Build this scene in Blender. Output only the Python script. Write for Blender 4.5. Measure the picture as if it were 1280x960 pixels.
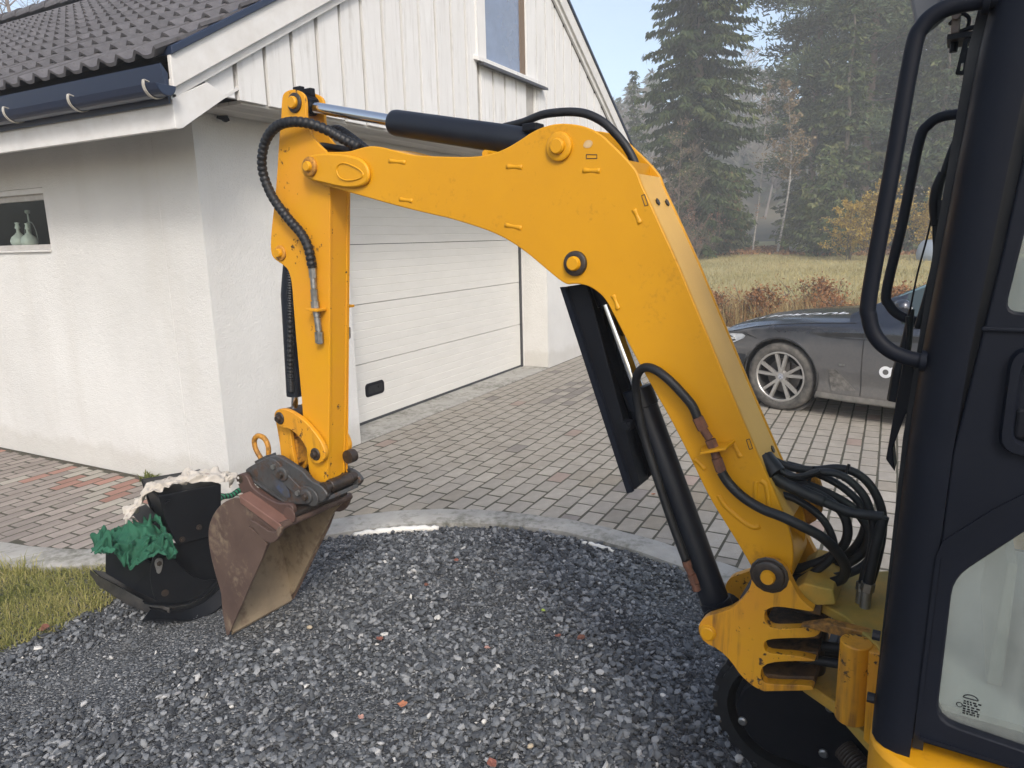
import bpy, bmesh, math, random
import numpy as np
from mathutils import Vector, Matrix, noise
R = math.radians
for _o in list(bpy.data.objects): bpy.data.objects.remove(_o)
SC = bpy.context.scene
COL = SC.collection
rnd = random.Random(7)

# ------------------------------------------------------------------ camera, sky, sun, exposure
# world axes: origin at the foot of the garage corner, x along the door front, y along the side wall
CAM = Vector((-3.217, -3.949, 1.70))
_fx, _fy = 0.86488, 0.46180                       # horizontal heading of the view
_p, _r = math.atan(178 / 887.0), R(1.42)
fwd = Vector((_fx * math.cos(_p), _fy * math.cos(_p), -math.sin(_p))).normalized()
_rt = Vector((_fy, -_fx, 0)).normalized()
_dn = fwd.cross(_rt)
right = _rt * math.cos(_r) + _dn * math.sin(_r)
down = -_rt * math.sin(_r) + _dn * math.cos(_r)
cd = bpy.data.cameras.new('camera'); cam = bpy.data.objects.new('camera', cd); COL.objects.link(cam)
M3 = Matrix((right, -down, -fwd)).transposed()
cam.matrix_world = Matrix.Translation(CAM) @ M3.to_4x4()
cd.sensor_width = 36; cd.lens = 36 * 887 / 1280; cd.clip_start = .05; cd.clip_end = 2000
SC.camera = cam
W = bpy.data.worlds.new('World'); SC.world = W; W.use_nodes = True
wt = W.node_tree; wt.nodes.clear()
SUN_EL, SUN_AZ = R(38), R(230)
sky = wt.nodes.new('ShaderNodeTexSky'); sky.sky_type = 'NISHITA'; sky.sun_disc = False
sky.sun_elevation = SUN_EL; sky.sun_rotation = SUN_AZ
sky.air_density = 1.0; sky.dust_density = 3.0; sky.ozone_density = 1.0
hs = wt.nodes.new('ShaderNodeHueSaturation'); hs.inputs['Saturation'].default_value = .92
bg = wt.nodes.new('ShaderNodeBackground'); bg.inputs['Strength'].default_value = .15
wo = wt.nodes.new('ShaderNodeOutputWorld')
wt.links.new(sky.outputs[0], hs.inputs['Color']); wt.links.new(hs.outputs[0], bg.inputs['Color']); wt.links.new(bg.outputs[0], wo.inputs['Surface'])
sl = bpy.data.lights.new('sun', 'SUN'); sl.energy = 1.45; sl.angle = R(12); sl.color = (1, .95, .88)
so = bpy.data.objects.new('sun', sl); COL.objects.link(so)
_sd = Vector((math.sin(SUN_AZ) * math.cos(SUN_EL), math.cos(SUN_AZ) * math.cos(SUN_EL), math.sin(SUN_EL)))
so.rotation_euler = _sd.to_track_quat('Z', 'Y').to_euler(); so.location = (0, 0, 40)
SC.view_settings.view_transform = 'Standard'; SC.view_settings.look = 'None'
SC.view_settings.exposure = 0.88; SC.view_settings.gamma = 1
SC.render.engine = 'CYCLES'
SC.cycles.max_bounces = 8; SC.cycles.diffuse_bounces = 3; SC.cycles.glossy_bounces = 3
SC.cycles.transmission_bounces = 6; SC.cycles.transparent_max_bounces = 12; SC.cycles.volume_bounces = 3
SC.cycles.use_denoising = True

# ------------------------------------------------------------------ helpers
def tag(o, label=None, cat=None, group=None, kind=None):
    if label: o['label'] = label
    if cat: o['category'] = cat
    if group: o['group'] = group
    if kind: o['kind'] = kind
    return o
def thing(name, label, cat, loc=(0, 0, 0), rz=0, group=None):
    o = bpy.data.objects.new(name, None); COL.objects.link(o)
    o.location = loc; o.rotation_euler = (0, 0, rz); o.empty_display_size = .1
    return tag(o, label, cat, group)
def link(name, me, mat=None, parent=None, smooth=False, bevel=0, seg=2, ang=35):
    if mat is not None and not me.materials: me.materials.append(mat)
    o = bpy.data.objects.new(name, me); COL.objects.link(o)
    if parent: o.parent = parent
    if smooth:
        me.shade_smooth()
        if smooth != 'full': me.set_sharp_from_angle(angle=R(38))
    if bevel:
        m = o.modifiers.new('bevel', 'BEVEL'); m.width = bevel; m.segments = seg
        m.limit_method = 'ANGLE'; m.angle_limit = R(ang)
    return o
class MB:
    """collects shapes in one bmesh"""
    def __init__(s): s.b = bmesh.new()
    def box(s, x0, x1, y0, y1, z0, z1, M=None):
        vs = [s.b.verts.new((x, y, z)) for z in (z0, z1) for x, y in ((x0, y0), (x1, y0), (x1, y1), (x0, y1))]
        for f in ((3, 2, 1, 0), (4, 5, 6, 7), (0, 1, 5, 4), (1, 2, 6, 5), (2, 3, 7, 6), (3, 0, 4, 7)):
            s.b.faces.new([vs[i] for i in f])
        if M is not None:
            for v in vs: v.co = M @ v.co
        return s
    def prism(s, poly, a0, a1, ax='y', M=None):
        """poly in the two other axes, extruded along ax between a0 and a1"""
        def P(u, v, a):
            return {'y': (u, a, v), 'x': (a, u, v), 'z': (u, v, a)}[ax]
        A = [s.b.verts.new(P(u, v, a0)) for u, v in poly]; B = [s.b.verts.new(P(u, v, a1)) for u, v in poly]
        n = len(poly)
        fa = s.b.faces.new(A); fb = s.b.faces.new(B[::-1])
        side = [s.b.faces.new((A[i], B[i], B[(i + 1) % n], A[(i + 1) % n])) for i in range(n)]
        bmesh.ops.recalc_face_normals(s.b, faces=[fa, fb] + side)
        if M is not None:
            for v in A + B: v.co = M @ v.co
        return s
    def ruled(s, A3, B3):
        """closed solid between two matching 3D outlines"""
        A = [s.b.verts.new(p) for p in A3]; B = [s.b.verts.new(p) for p in B3]; n = len(A)
        fs = [s.b.faces.new(A), s.b.faces.new(B[::-1])] + [s.b.faces.new((A[i], B[i], B[(i + 1) % n], A[(i + 1) % n])) for i in range(n)]
        bmesh.ops.recalc_face_normals(s.b, faces=fs); return s
    def tube(s, pts, r, seg=10, cap=True, rfun=None):
        pts = [Vector(p) for p in pts]; n = len(pts); rings = []
        up = None
        for i, p in enumerate(pts):
            t = (pts[min(i + 1, n - 1)] - pts[max(i - 1, 0)]).normalized()
            if up is None:
                up = Vector((0, 0, 1)) if abs(t.z) < .9 else Vector((1, 0, 0))
            u = (up - t * up.dot(t)); u = u.normalized() if u.length > 1e-6 else t.orthogonal().normalized(); up = u
            w = t.cross(u)
            rr = rfun(i / max(1, n - 1)) if rfun else (r[i] if isinstance(r, (list, tuple)) else r)
            rings.append([s.b.verts.new(p + (u * math.cos(a) + w * math.sin(a)) * rr) for a in [2 * math.pi * k / seg for k in range(seg)]])
        for i in range(n - 1):
            for k in range(seg):
                s.b.faces.new((rings[i][k], rings[i][(k + 1) % seg], rings[i + 1][(k + 1) % seg], rings[i + 1][k]))
        if cap:
            s.b.faces.new(rings[0][::-1]); s.b.faces.new(rings[-1])
        return s
    def cyl(s, p0, p1, r0, r1=None, seg=20):
        return s.tube([p0, p1], [r0, r0 if r1 is None else r1], seg)
    def lathe(s, prof, c=(0, 0, 0), ax='y', seg=28, cap=True):
        """profile of (radius, height) spun about an axis through c"""
        rings = []
        for r, h in prof:
            ring = []
            for k in range(seg):
                a = 2 * math.pi * k / seg; u, v = r * math.cos(a), r * math.sin(a)
                q = {'y': (u, h, v), 'x': (h, u, v), 'z': (u, v, h)}[ax]
                ring.append(s.b.verts.new((c[0] + q[0], c[1] + q[1], c[2] + q[2])))
            rings.append(ring)
        for i in range(len(rings) - 1):
            for k in range(seg):
                s.b.faces.new((rings[i][k], rings[i][(k + 1) % seg], rings[i + 1][(k + 1) % seg], rings[i + 1][k]))
        if cap and prof[0][0] > 1e-5: s.b.faces.new(rings[0][::-1])
        if cap and prof[-1][0] > 1e-5: s.b.faces.new(rings[-1])
        return s
    def mesh(s, name):
        bmesh.ops.recalc_face_normals(s.b, faces=s.b.faces)
        me = bpy.data.meshes.new(name); s.b.to_mesh(me); s.b.free(); return me
    def build(s, name, mat, parent=None, **k): return link(name, s.mesh(name), mat, parent, **k)
def npmesh(name, V, F, tone=None, extra=None):
    V = np.asarray(V, np.float32); F = np.asarray(F, np.int32); k = F.shape[1]
    me = bpy.data.meshes.new(name)
    me.vertices.add(len(V)); me.vertices.foreach_set('co', V.ravel())
    me.loops.add(F.size); me.loops.foreach_set('vertex_index', F.ravel())
    me.polygons.add(len(F)); me.polygons.foreach_set('loop_start', np.arange(0, F.size, k, dtype=np.int32))
    me.update(calc_edges=True); me.shade_flat()
    if tone is not None:
        a = me.attributes.new('tone', 'FLOAT', 'POINT'); a.data.foreach_set('value', np.asarray(tone, np.float32))
    return me
def smooth_path(pts, n=6):
    P = [Vector(p) for p in pts]; out = []
    for i in range(len(P) - 1):
        a = P[max(i - 1, 0)]; b = P[i]; c = P[i + 1]; d = P[min(i + 2, len(P) - 1)]
        for k in range(n):
            t = k / n
            out.append(.5 * ((2 * b) + (c - a) * t + (2 * a - 5 * b + 4 * c - d) * t * t + (3 * b - a - 3 * c + d) * t ** 3))
    out.append(P[-1]); return out

# ------------------------------------------------------------------ materials
def ramp(nt, fac, stops):
    r = nt.nodes.new('ShaderNodeValToRGB'); e = r.color_ramp.elements
    while len(e) < len(stops): e.new(.5)
    for i, (p, c) in enumerate(stops):
        e[i].position = p; e[i].color = c if len(c) == 4 else (*c, 1)
    nt.links.new(fac, r.inputs[0]); return r.outputs[0]
def noi(nt, scale, detail=4, rough=.55, vec=None, coord='Object', stretch=None):
    n = nt.nodes.new('ShaderNodeTexNoise'); n.inputs['Scale'].default_value = scale
    n.inputs['Detail'].default_value = detail; n.inputs['Roughness'].default_value = rough
    if vec is None:
        tc = nt.nodes.new('ShaderNodeTexCoord'); vec = tc.outputs[coord]
    if stretch:
        mp = nt.nodes.new('ShaderNodeMapping'); mp.inputs['Scale'].default_value = stretch
        nt.links.new(vec, mp.inputs[0]); vec = mp.outputs[0]
    nt.links.new(vec, n.inputs['Vector']); return n.outputs['Fac']
def mix(nt, fac, a, b, mode='MIX'):
    m = nt.nodes.new('ShaderNodeMix'); m.data_type = 'RGBA'; m.blend_type = mode
    for v, i in ((fac, 0), (a, 6), (b, 7)):
        if hasattr(v, 'is_output'): nt.links.new(v, m.inputs[i])
        else: m.inputs[i].default_value = v if i == 0 else (*v, 1) if len(v) == 3 else v
    return m.outputs[2]
def mth(nt, op, a, b=0.0, clamp=False):
    m = nt.nodes.new('ShaderNodeMath'); m.operation = op; m.use_clamp = clamp
    for v, i in ((a, 0), (b, 1)):
        if hasattr(v, 'is_output'): nt.links.new(v, m.inputs[i])
        else: m.inputs[i].default_value = v
    return m.outputs[0]
def newmat(name):
    m = bpy.data.materials.new(name); m.use_nodes = True; nt = m.node_tree
    return m, nt, nt.nodes['Principled BSDF']
def setb(nt, b, inp, v):
    if hasattr(v, 'is_output'): nt.links.new(v, b.inputs[inp])
    else: b.inputs[inp].default_value = v if not isinstance(v, tuple) or len(v) == 4 else (*v, 1)
def bump(nt, b, h, strength=.3, dist=.01):
    n = nt.nodes.new('ShaderNodeBump'); n.inputs['Strength'].default_value = strength; n.inputs['Distance'].default_value = dist
    nt.links.new(h, n.inputs['Height']); nt.links.new(n.outputs[0], b.inputs['Normal'])
def mat(name, c, rough=.5, metal=0, c2=None, scale=8, bstr=0, bscale=60, bdist=.004, dirt=None, dscale=5, dlo=.55, dhi=.7, dfine=None, stretch=None, spec=.5, coat=0, rvar=.1, objvar=0):
    m, nt, b = newmat(name)
    col = c
    if c2 is not None: col = ramp(nt, noi(nt, scale, 6, .6, stretch=stretch), [(.32, c), (.68, c2)])
    if objvar:
        oi = nt.nodes.new('ShaderNodeObjectInfo')
        h = nt.nodes.new('ShaderNodeHueSaturation'); nt.links.new(mth(nt, 'ADD', mth(nt, 'MULTIPLY', oi.outputs['Random'], objvar), 1 - objvar / 2), h.inputs['Value'])
        if hasattr(col, 'is_output'): nt.links.new(col, h.inputs['Color'])
        else: h.inputs['Color'].default_value = (*col, 1)
        col = h.outputs[0]
    rv = rough
    if dirt is not None:
        f = noi(nt, dscale, 8, .68)
        if dfine: f = mth(nt, 'ADD', mth(nt, 'MULTIPLY', f, .6), mth(nt, 'MULTIPLY', noi(nt, dfine, 4, .6), .4))
        f = ramp(nt, f, [(dlo, (0, 0, 0)), (dhi, (1, 1, 1))])
        col = mix(nt, f, col, dirt); 
        rv = ramp(nt, f, [(0, (rough,) * 3), (1, (.85,) * 3)])
    elif rvar:
        rv = ramp(nt, noi(nt, 14, 5), [(.3, (max(.02, rough - rvar),) * 3), (.7, (min(1, rough + rvar),) * 3)])
    setb(nt, b, 'Base Color', col); setb(nt, b, 'Roughness', rv); setb(nt, b, 'Metallic', metal)
    b.inputs['Specular IOR Level'].default_value = spec
    b.inputs['Coat Weight'].default_value = coat
    if bstr: bump(nt, b, noi(nt, bscale, 5, .6, stretch=stretch), bstr, bdist)
    return m
def patchy(m, lo, hi, tint, amount=.8, scale=.9):
    """broad stains over many loose pieces, read from where each piece lies"""
    nt = m.node_tree; b = nt.nodes['Principled BSDF']; src = b.inputs['Base Color'].links[0].from_socket
    oi = nt.nodes.new('ShaderNodeObjectInfo'); f = ramp(nt, noi(nt, scale, 4, .6, vec=oi.outputs['Location']), [(lo, (0, 0, 0)), (hi, (amount,) * 3)])
    nt.links.new(mix(nt, f, src, tint, 'MULTIPLY'), b.inputs['Base Color'])
def tonemat(name, stops, rough=.8, var=.0, trans=0, spec=.3):
    """colour of each small piece read from its own tone attribute"""
    m, nt, b = newmat(name)
    a = nt.nodes.new('ShaderNodeAttribute'); a.attribute_name = 'tone'
    f = a.outputs['Fac']
    if var: f = mth(nt, 'ADD', f, mth(nt, 'MULTIPLY', mth(nt, 'SUBTRACT', noi(nt, 60, 3), .5), var))
    setb(nt, b, 'Base Color', ramp(nt, f, stops)); setb(nt, b, 'Roughness', rough)
    b.inputs['Specular IOR Level'].default_value = spec
    if trans:
        t = nt.nodes.new('ShaderNodeBsdfTranslucent'); nt.links.new(ramp(nt, f, stops), t.inputs['Color'])
        ms = nt.nodes.new('ShaderNodeMixShader'); ms.inputs[0].default_value = trans
        nt.links.new(b.outputs[0], ms.inputs[1]); nt.links.new(t.outputs[0], ms.inputs[2])
        nt.links.new(ms.outputs[0], nt.nodes['Material Output'].inputs['Surface'])
    return m
Y1, Y2 = (.585, .278, .005), (.525, .242, .005)
MAT = {}
MAT['yellow'] = mat('yellow_paint', Y1, .45, spec=.32, c2=Y2, scale=2.2, bstr=.08, bscale=160, bdist=.002, dirt=(.40, .185, .010), dscale=6, dfine=75, dlo=.57, dhi=.70)
MAT['yellow_worn'] = mat('worn_yellow_paint', Y1, .47, spec=.32, c2=(.60, .26, .015), scale=5, bstr=.1, bscale=120, bdist=.002, dirt=(.05, .028, .016), dscale=9, dfine=55, dlo=.585, dhi=.62)
MAT['yellow_old'] = mat('grimy_yellow_paint', (.56, .25, .016), .55, c2=(.30, .135, .016), scale=9, bstr=.25, bscale=90, bdist=.003, dirt=(.07, .038, .016), dscale=8, dfine=70, dlo=.47, dhi=.62)
MAT['yellow_mossy'] = mat('mossy_yellow_paint', (.50, .27, .03), .7, c2=(.24, .19, .035), scale=9, bstr=.25, bscale=140, bdist=.003, dirt=(.07, .07, .03), dscale=12, dlo=.6, dhi=.75)
MAT['black'] = mat('black_paint', (.005, .006, .009), .45, spec=.13, c2=(.008, .009, .012), scale=6, bstr=.05, bscale=300, bdist=.001)
MAT['black_soft'] = mat('black_powder_coat', (.005, .0065, .011), .5, spec=.13, c2=(.007, .009, .015), scale=3, bstr=.12, bscale=420, bdist=.001)
MAT['black_barrel'] = mat('black_cylinder_paint', (.006, .008, .014), .40, spec=.28, c2=(.009, .012, .018), scale=7, bstr=.05, bscale=200, bdist=.001, dirt=(.06, .055, .05), dscale=14, dlo=.7, dhi=.85)
MAT['rubber'] = mat('hose_rubber', (.007, .008, .010), .5, spec=.35, c2=(.013, .014, .016), scale=20, bstr=.1, bscale=200, bdist=.001)
MAT['tyre'] = mat('dusty_tyre', (.045, .043, .041), .85, c2=(.15, .14, .125), scale=14, bstr=.3, bscale=80, bdist=.002)
MAT['chrome'] = mat('chrome_rod', (.62, .64, .66), .16, 1, rvar=.05)
MAT['steel'] = mat('zinc_fitting', (.36, .36, .35), .42, .85, c2=(.22, .22, .21), scale=40)
MAT['greysteel'] = mat('grey_coupler_paint', (.060, .062, .064), .5, c2=(.035, .034, .033), scale=10, bstr=.2, bscale=90, bdist=.002, dirt=(.060, .034, .022), dscale=12, dfine=60, dlo=.51, dhi=.60)
MAT['rust'] = mat('rusty_fitting', (.14, .055, .03), .8, c2=(.07, .035, .025), scale=60, bstr=.3, bscale=200, bdist=.002)
MAT['pin'] = mat('greasy_pin', (.012, .010, .009), .45, c2=(.045, .030, .020), scale=50, bstr=.2, bscale=160, bdist=.002)
MAT['bucket_steel'] = mat('rusty_bucket_steel', (.105, .068, .052), .62, c2=(.072, .045, .036), scale=6, bstr=.22, bscale=45, bdist=.003, dirt=(.24, .185, .125), dscale=4, dfine=30, dlo=.50, dhi=.68, metal=.15)
MAT['bucket_inside'] = mat('dusty_bucket_plate', (.26, .205, .135), .7, c2=(.17, .13, .088), scale=5, bstr=.2, bscale=60, bdist=.003, dirt=(.10, .062, .04), dscale=4, dfine=20, dlo=.50, dhi=.64)
MAT['bucket_black'] = mat('black_bucket_paint', (.004, .005, .007), .45, spec=.22, c2=(.007, .008, .010), scale=8, bstr=.08, bscale=80, bdist=.002, dirt=(.035, .035, .035), dscale=10, dfine=90, dlo=.66, dhi=.72)
def grimy():
    """worn yellow with rust runs and grease"""
    m, nt, b = newmat('rust_streaked_yellow'); 
    c = ramp(nt, noi(nt, 5, 6, .6), [(.32, Y1), (.68, (.58, .25, .015))])
    run = mth(nt, 'MULTIPLY', ramp(nt, noi(nt, 34, 5, .6, stretch=(1, 1, .07)), [(.50, (0, 0, 0)), (.66, (1, 1, 1))]), ramp(nt, noi(nt, 7, 4, .6), [(.40, (0, 0, 0)), (.58, (.85,) * 3)]))
    c = mix(nt, run, c, (.17, .075, .018))
    spot = ramp(nt, mth(nt, 'ADD', mth(nt, 'MULTIPLY', noi(nt, 9, 8, .7), .6), mth(nt, 'MULTIPLY', noi(nt, 60, 4, .6), .4)), [(.565, (0, 0, 0)), (.60, (1, 1, 1))])
    c = mix(nt, spot, c, (.04, .022, .014)); setb(nt, b, 'Base Color', c); setb(nt, b, 'Roughness', ramp(nt, spot, [(0, (.45,) * 3), (1, (.85,) * 3)]))
    bump(nt, b, noi(nt, 120, 5, .6), .15, .002); return m
MAT['grimy'] = grimy()
def stucco():
    m, nt, b = newmat('white_stucco')
    big = noi(nt, .9, 5, .6); fine = noi(nt, 60, 6, .7); streak = noi(nt, 3, 5, .6, stretch=(1, 1, .15))
    c = ramp(nt, big, [(.3, (.565, .558, .535)), (.7, (.655, .650, .628))])
    c = mix(nt, ramp(nt, streak, [(.52, (0, 0, 0)), (.8, (.45, .45, .45))]), c, (.52, .50, .46))
    c = mix(nt, ramp(nt, fine, [(.64, (0, 0, 0)), (.72, (.5, .5, .5))]), c, (.40, .385, .36))
    tc = nt.nodes.new('ShaderNodeTexCoord'); sx = nt.nodes.new('ShaderNodeSeparateXYZ'); nt.links.new(tc.outputs['Object'], sx.inputs[0])
    sp = mth(nt, 'SUBTRACT', sx.outputs['Z'], mth(nt, 'MULTIPLY', noi(nt, 3.5, 6, .65), .30))
    c = mix(nt, ramp(nt, sp, [(.0, (.30,) * 3), (.08, (.0,) * 3)]), c, (.36, .335, .285))
    setb(nt, b, 'Base Color', c); setb(nt, b, 'Roughness', .95); b.inputs['Specular IOR Level'].default_value = .15
    h = mth(nt, 'ADD', noi(nt, 85, 5, .65), mth(nt, 'MULTIPLY', noi(nt, 22, 3), .8))
    bump(nt, b, h, .65, .009); return m
MAT['stucco'] = stucco()
def whitewood():
    m, nt, b = newmat('weathered_white_board')
    st = noi(nt, 26, 6, .65, stretch=(1, 1, .06)); pt = noi(nt, 5, 6, .7)
    f = mth(nt, 'MULTIPLY', ramp(nt, st, [(.5, (0, 0, 0)), (.72, (1, 1, 1))]), ramp(nt, pt, [(.42, (.1,) * 3), (.65, (1, 1, 1))]))
    c = ramp(nt, pt, [(.3, (.62, .618, .608)), (.7, (.68, .68, .674))])
    c = mix(nt, f, c, (.40, .385, .36))
    oi = nt.nodes.new('ShaderNodeObjectInfo'); c = mix(nt, mth(nt, 'MULTIPLY', oi.outputs['Random'], .22), c, (.55, .54, .52))
    setb(nt, b, 'Base Color', c); setb(nt, b, 'Roughness', .75); b.inputs['Specular IOR Level'].default_value = .25
    bump(nt, b, noi(nt, 60, 5, .6, stretch=(1, 1, .05)), .3, .003); return m
MAT['board'] = whitewood()
MAT['backing'] = mat('shaded_backing_board', (.30, .29, .27), .9, c2=(.40, .385, .36), scale=12)  # grey tone put in for the shadow lines in the board gaps
MAT['trim'] = mat('white_trim_paint', (.64, .635, .62), .6, c2=(.57, .555, .53), scale=9, bstr=.15, bscale=40, bdist=.003, dirt=(.42, .40, .37), dscale=10, dfine=60, dlo=.64, dhi=.72)
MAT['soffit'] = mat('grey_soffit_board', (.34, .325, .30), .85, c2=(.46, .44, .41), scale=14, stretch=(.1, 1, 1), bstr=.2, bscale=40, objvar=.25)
MAT['tile'] = mat('grey_concrete_tile', (.070, .067, .072), .85, c2=(.108, .104, .110), scale=16, bstr=.35, bscale=120, bdist=.003, dirt=(.05, .045, .038), dscale=10, dfine=60, dlo=.56, dhi=.66, objvar=.3)
MAT['navy'] = mat('navy_sheet_metal', (.016, .026, .055), .34, rvar=0, spec=.45)
MAT['hook'] = mat('pale_gutter_bracket', (.50, .48, .43), .5, c2=(.36, .33, .28), scale=30)
MAT['doorpanel'] = mat('white_door_panel', (.635, .62, .58), .5, c2=(.60, .585, .545), scale=4, bstr=.04, bscale=150, bdist=.001, stretch=(1, 1, 3))
MAT['brown'] = mat('brown_window_jamb', (.16, .115, .08), .7)
MAT['rubberseal'] = mat('door_seal', (.04, .042, .045), .7)
MAT['concrete'] = mat('kerb_concrete', (.28, .272, .25), .9, c2=(.39, .378, .345), scale=7, bstr=.6, bscale=110, bdist=.005, dirt=(.15, .148, .12), dscale=2.2, dfine=24, dlo=.49, dhi=.62)
MAT['whitefoam'] = mat('white_mortar', (.72, .70, .65), .9, bstr=.8, bscale=120, bdist=.006)
MAT['paver'] = mat('concrete_paver', (.272, .250, .215), .9, c2=(.354, .327, .284), scale=9, bstr=.45, bscale=190, bdist=.003, dirt=(.19, .158, .128), dscale=1.6, dfine=90, dlo=.52, dhi=.72, objvar=.28)
patchy(MAT['paver'], .48, .62, (.76, .71, .62))
MAT['paver_dark'] = mat('dark_concrete_paver', (.17, .155, .14), .9, c2=(.24, .215, .195), scale=9, bstr=.45, bscale=190, bdist=.003, objvar=.25)
MAT['paver_red'] = mat('red_concrete_paver', (.24, .185, .155), .9, c2=(.30, .235, .20), scale=9, bstr=.45, bscale=190, bdist=.003, objvar=.25)
MAT['brick_grey'] = mat('grey_path_brick', (.22, .185, .162), .9, c2=(.28, .245, .215), scale=12, bstr=.45, bscale=190, bdist=.003, dirt=(.15, .14, .11), dscale=5, dfine=60, dlo=.56, dhi=.66, objvar=.35)
MAT['brick_pale'] = mat('pale_path_brick', (.29, .265, .225), .9, c2=(.36, .335, .285), scale=12, bstr=.45, bscale=190, bdist=.003, dirt=(.22, .2, .16), dscale=6, dfine=60, dlo=.57, dhi=.66, objvar=.2)
MAT['brick_red'] = mat('red_path_brick', (.26, .14, .108), .9, c2=(.32, .18, .14), scale=12, bstr=.45, bscale=190, bdist=.003, dirt=(.24, .15, .11), dscale=6, dfine=60, dlo=.57, dhi=.66, objvar=.3)
MAT['joint'] = mat('joint_sand', (.075, .066, .050), .95, c2=(.045, .046, .028), scale=20, bstr=.5, bscale=200)
def gravelbed():
    """fine grit between the stones: small cells of mixed grey, each with its own tone and rounded relief"""
    m, nt, b = newmat('gravel_fines'); tc = nt.nodes.new('ShaderNodeTexCoord')
    v = nt.nodes.new('ShaderNodeTexVoronoi'); v.inputs['Scale'].default_value = 120; nt.links.new(tc.outputs['Object'], v.inputs['Vector'])
    sp = nt.nodes.new('ShaderNodeSeparateColor'); nt.links.new(v.outputs['Color'], sp.inputs[0])
    c = ramp(nt, sp.outputs[0], [(0, (.03, .033, .038)), (.45, (.075, .082, .09)), (.8, (.15, .158, .165)), (.95, (.26, .26, .255)), (1, (.42, .41, .39))])
    c = mix(nt, ramp(nt, noi(nt, 2.2, 5, .6), [(.52, (0, 0, 0)), (.66, (.25,) * 3)]), c, (.055, .05, .036))
    setb(nt, b, 'Base Color', c); setb(nt, b, 'Roughness', .85); h = mth(nt, 'SUBTRACT', 1.0, v.outputs['Distance']); bump(nt, b, h, 1.0, .012); return m
MAT['gravelbed'] = gravelbed()
MAT['soil'] = mat('soil', (.11, .085, .055), .95, c2=(.16, .125, .075), scale=3, bstr=.5, bscale=30)

# ------------------------------------------------------------------ terrain
def field_material():
    m, nt, b = newmat('dry_grass_field')
    c = ramp(nt, noi(nt, .35, 6, .65), [(.3, (.32, .265, .13)), (.5, (.35, .305, .155)), (.7, (.26, .245, .105))])
    c = mix(nt, ramp(nt, noi(nt, 6, 5, .7), [(.45, (0, 0, 0)), (.7, (.7,) * 3)]), c, (.27, .235, .12))
    setb(nt, b, 'Base Color', c); setb(nt, b, 'Roughness', .95); b.inputs['Specular IOR Level'].default_value = .1
    bump(nt, b, noi(nt, 9, 6, .7), .6, .06); return m
MAT['field'] = field_material()
MAT['leaflitter'] = mat('leaf_litter', (.20, .085, .035), .95, c2=(.28, .165, .075), scale=3, bstr=.6, bscale=10, bdist=.05, dirt=(.07, .05, .03), dscale=1.5)
MAT['forestfloor'] = mat('forest_floor', (.075, .07, .045), .95, c2=(.12, .10, .06), scale=.3)
def terr(x, y):
    """height of the land: level round the garage, the field rises gently, the wooded hill behind it steeper"""
    d = max(0.0, x - 13 - .15 * y)
    z = -.07 + .020 * min(d, 34) + .10 * max(0, min(d - 40, 30)) + .34 * max(0, min(d - 70, 120))
    if d > 0: z += .10 * noise.noise(Vector((x * .16, y * .16, 0))) * min(1, d / 6)
    if d > 60: z += 3.0 * noise.noise(Vector((x * .02, y * .02, 3))) * min(1, (d - 60) / 30)
    return z
def grid_sheet(name, xs, ys, zf, m):
    V = [(x, y, zf(x, y)) for y in ys for x in xs]; nx = len(xs)
    F = [(j * nx + i, j * nx + i + 1, (j + 1) * nx + i + 1, (j + 1) * nx + i) for j in range(len(ys) - 1) for i in range(nx - 1)]
    o = link(name, npmesh(name, V, F), m, smooth='full'); tag(o, kind='structure'); return o
def spaced(a, b, n): return [a + (b - a) * i / (n - 1) for i in range(n)]
xs = [-60, -40, -20, -10, -5] + spaced(0, 80, 81) + spaced(84, 150, 18)
ys = spaced(-90, -64, 5) + spaced(-60, 60, 61) + spaced(66, 110, 6)
ground = grid_sheet('ground', xs, ys, terr, MAT['field'])
for poly in ground.data.polygons: pass
ground.data.materials.append(MAT['forestfloor']); ground.data.materials.append(MAT['soil'])
for poly in ground.data.polygons:
    c = poly.center
    if c.x - 13 - .15 * c.y > 44: poly.material_index = 1
    elif c.x < 6: poly.material_index = 2

# strip of fallen leaves at the edge of the wood
def drape(name, x0, x1, y0, y1, dz, m, nx=30, ny=40, edge=1.2):
    V = []
    for j in range(ny):
        for i in range(nx):
            u, v = i / (nx - 1), j / (ny - 1); y = y0 + (y1 - y0) * v
            a, b_ = x0 + edge * noise.noise(Vector((y * .3, 1.7, 0))), x1 + edge * noise.noise(Vector((y * .3, 9.7, 0)))
            x = a + (b_ - a) * u + .15 * y
            V.append((x, y, terr(x, y) + dz + .05 * noise.noise(Vector((x, y, 4)))))
    F = [(j * nx + i, j * nx + i + 1, (j + 1) * nx + i + 1, (j + 1) * nx + i) for j in range(ny - 1) for i in range(nx - 1)]
    o = link(name, npmesh(name, V, F), m, smooth='full'); tag(o, kind='structure'); return o
drape('leaf_strip', 39.5, 52, -24, 34, .10, MAT['leaflitter'])

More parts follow.
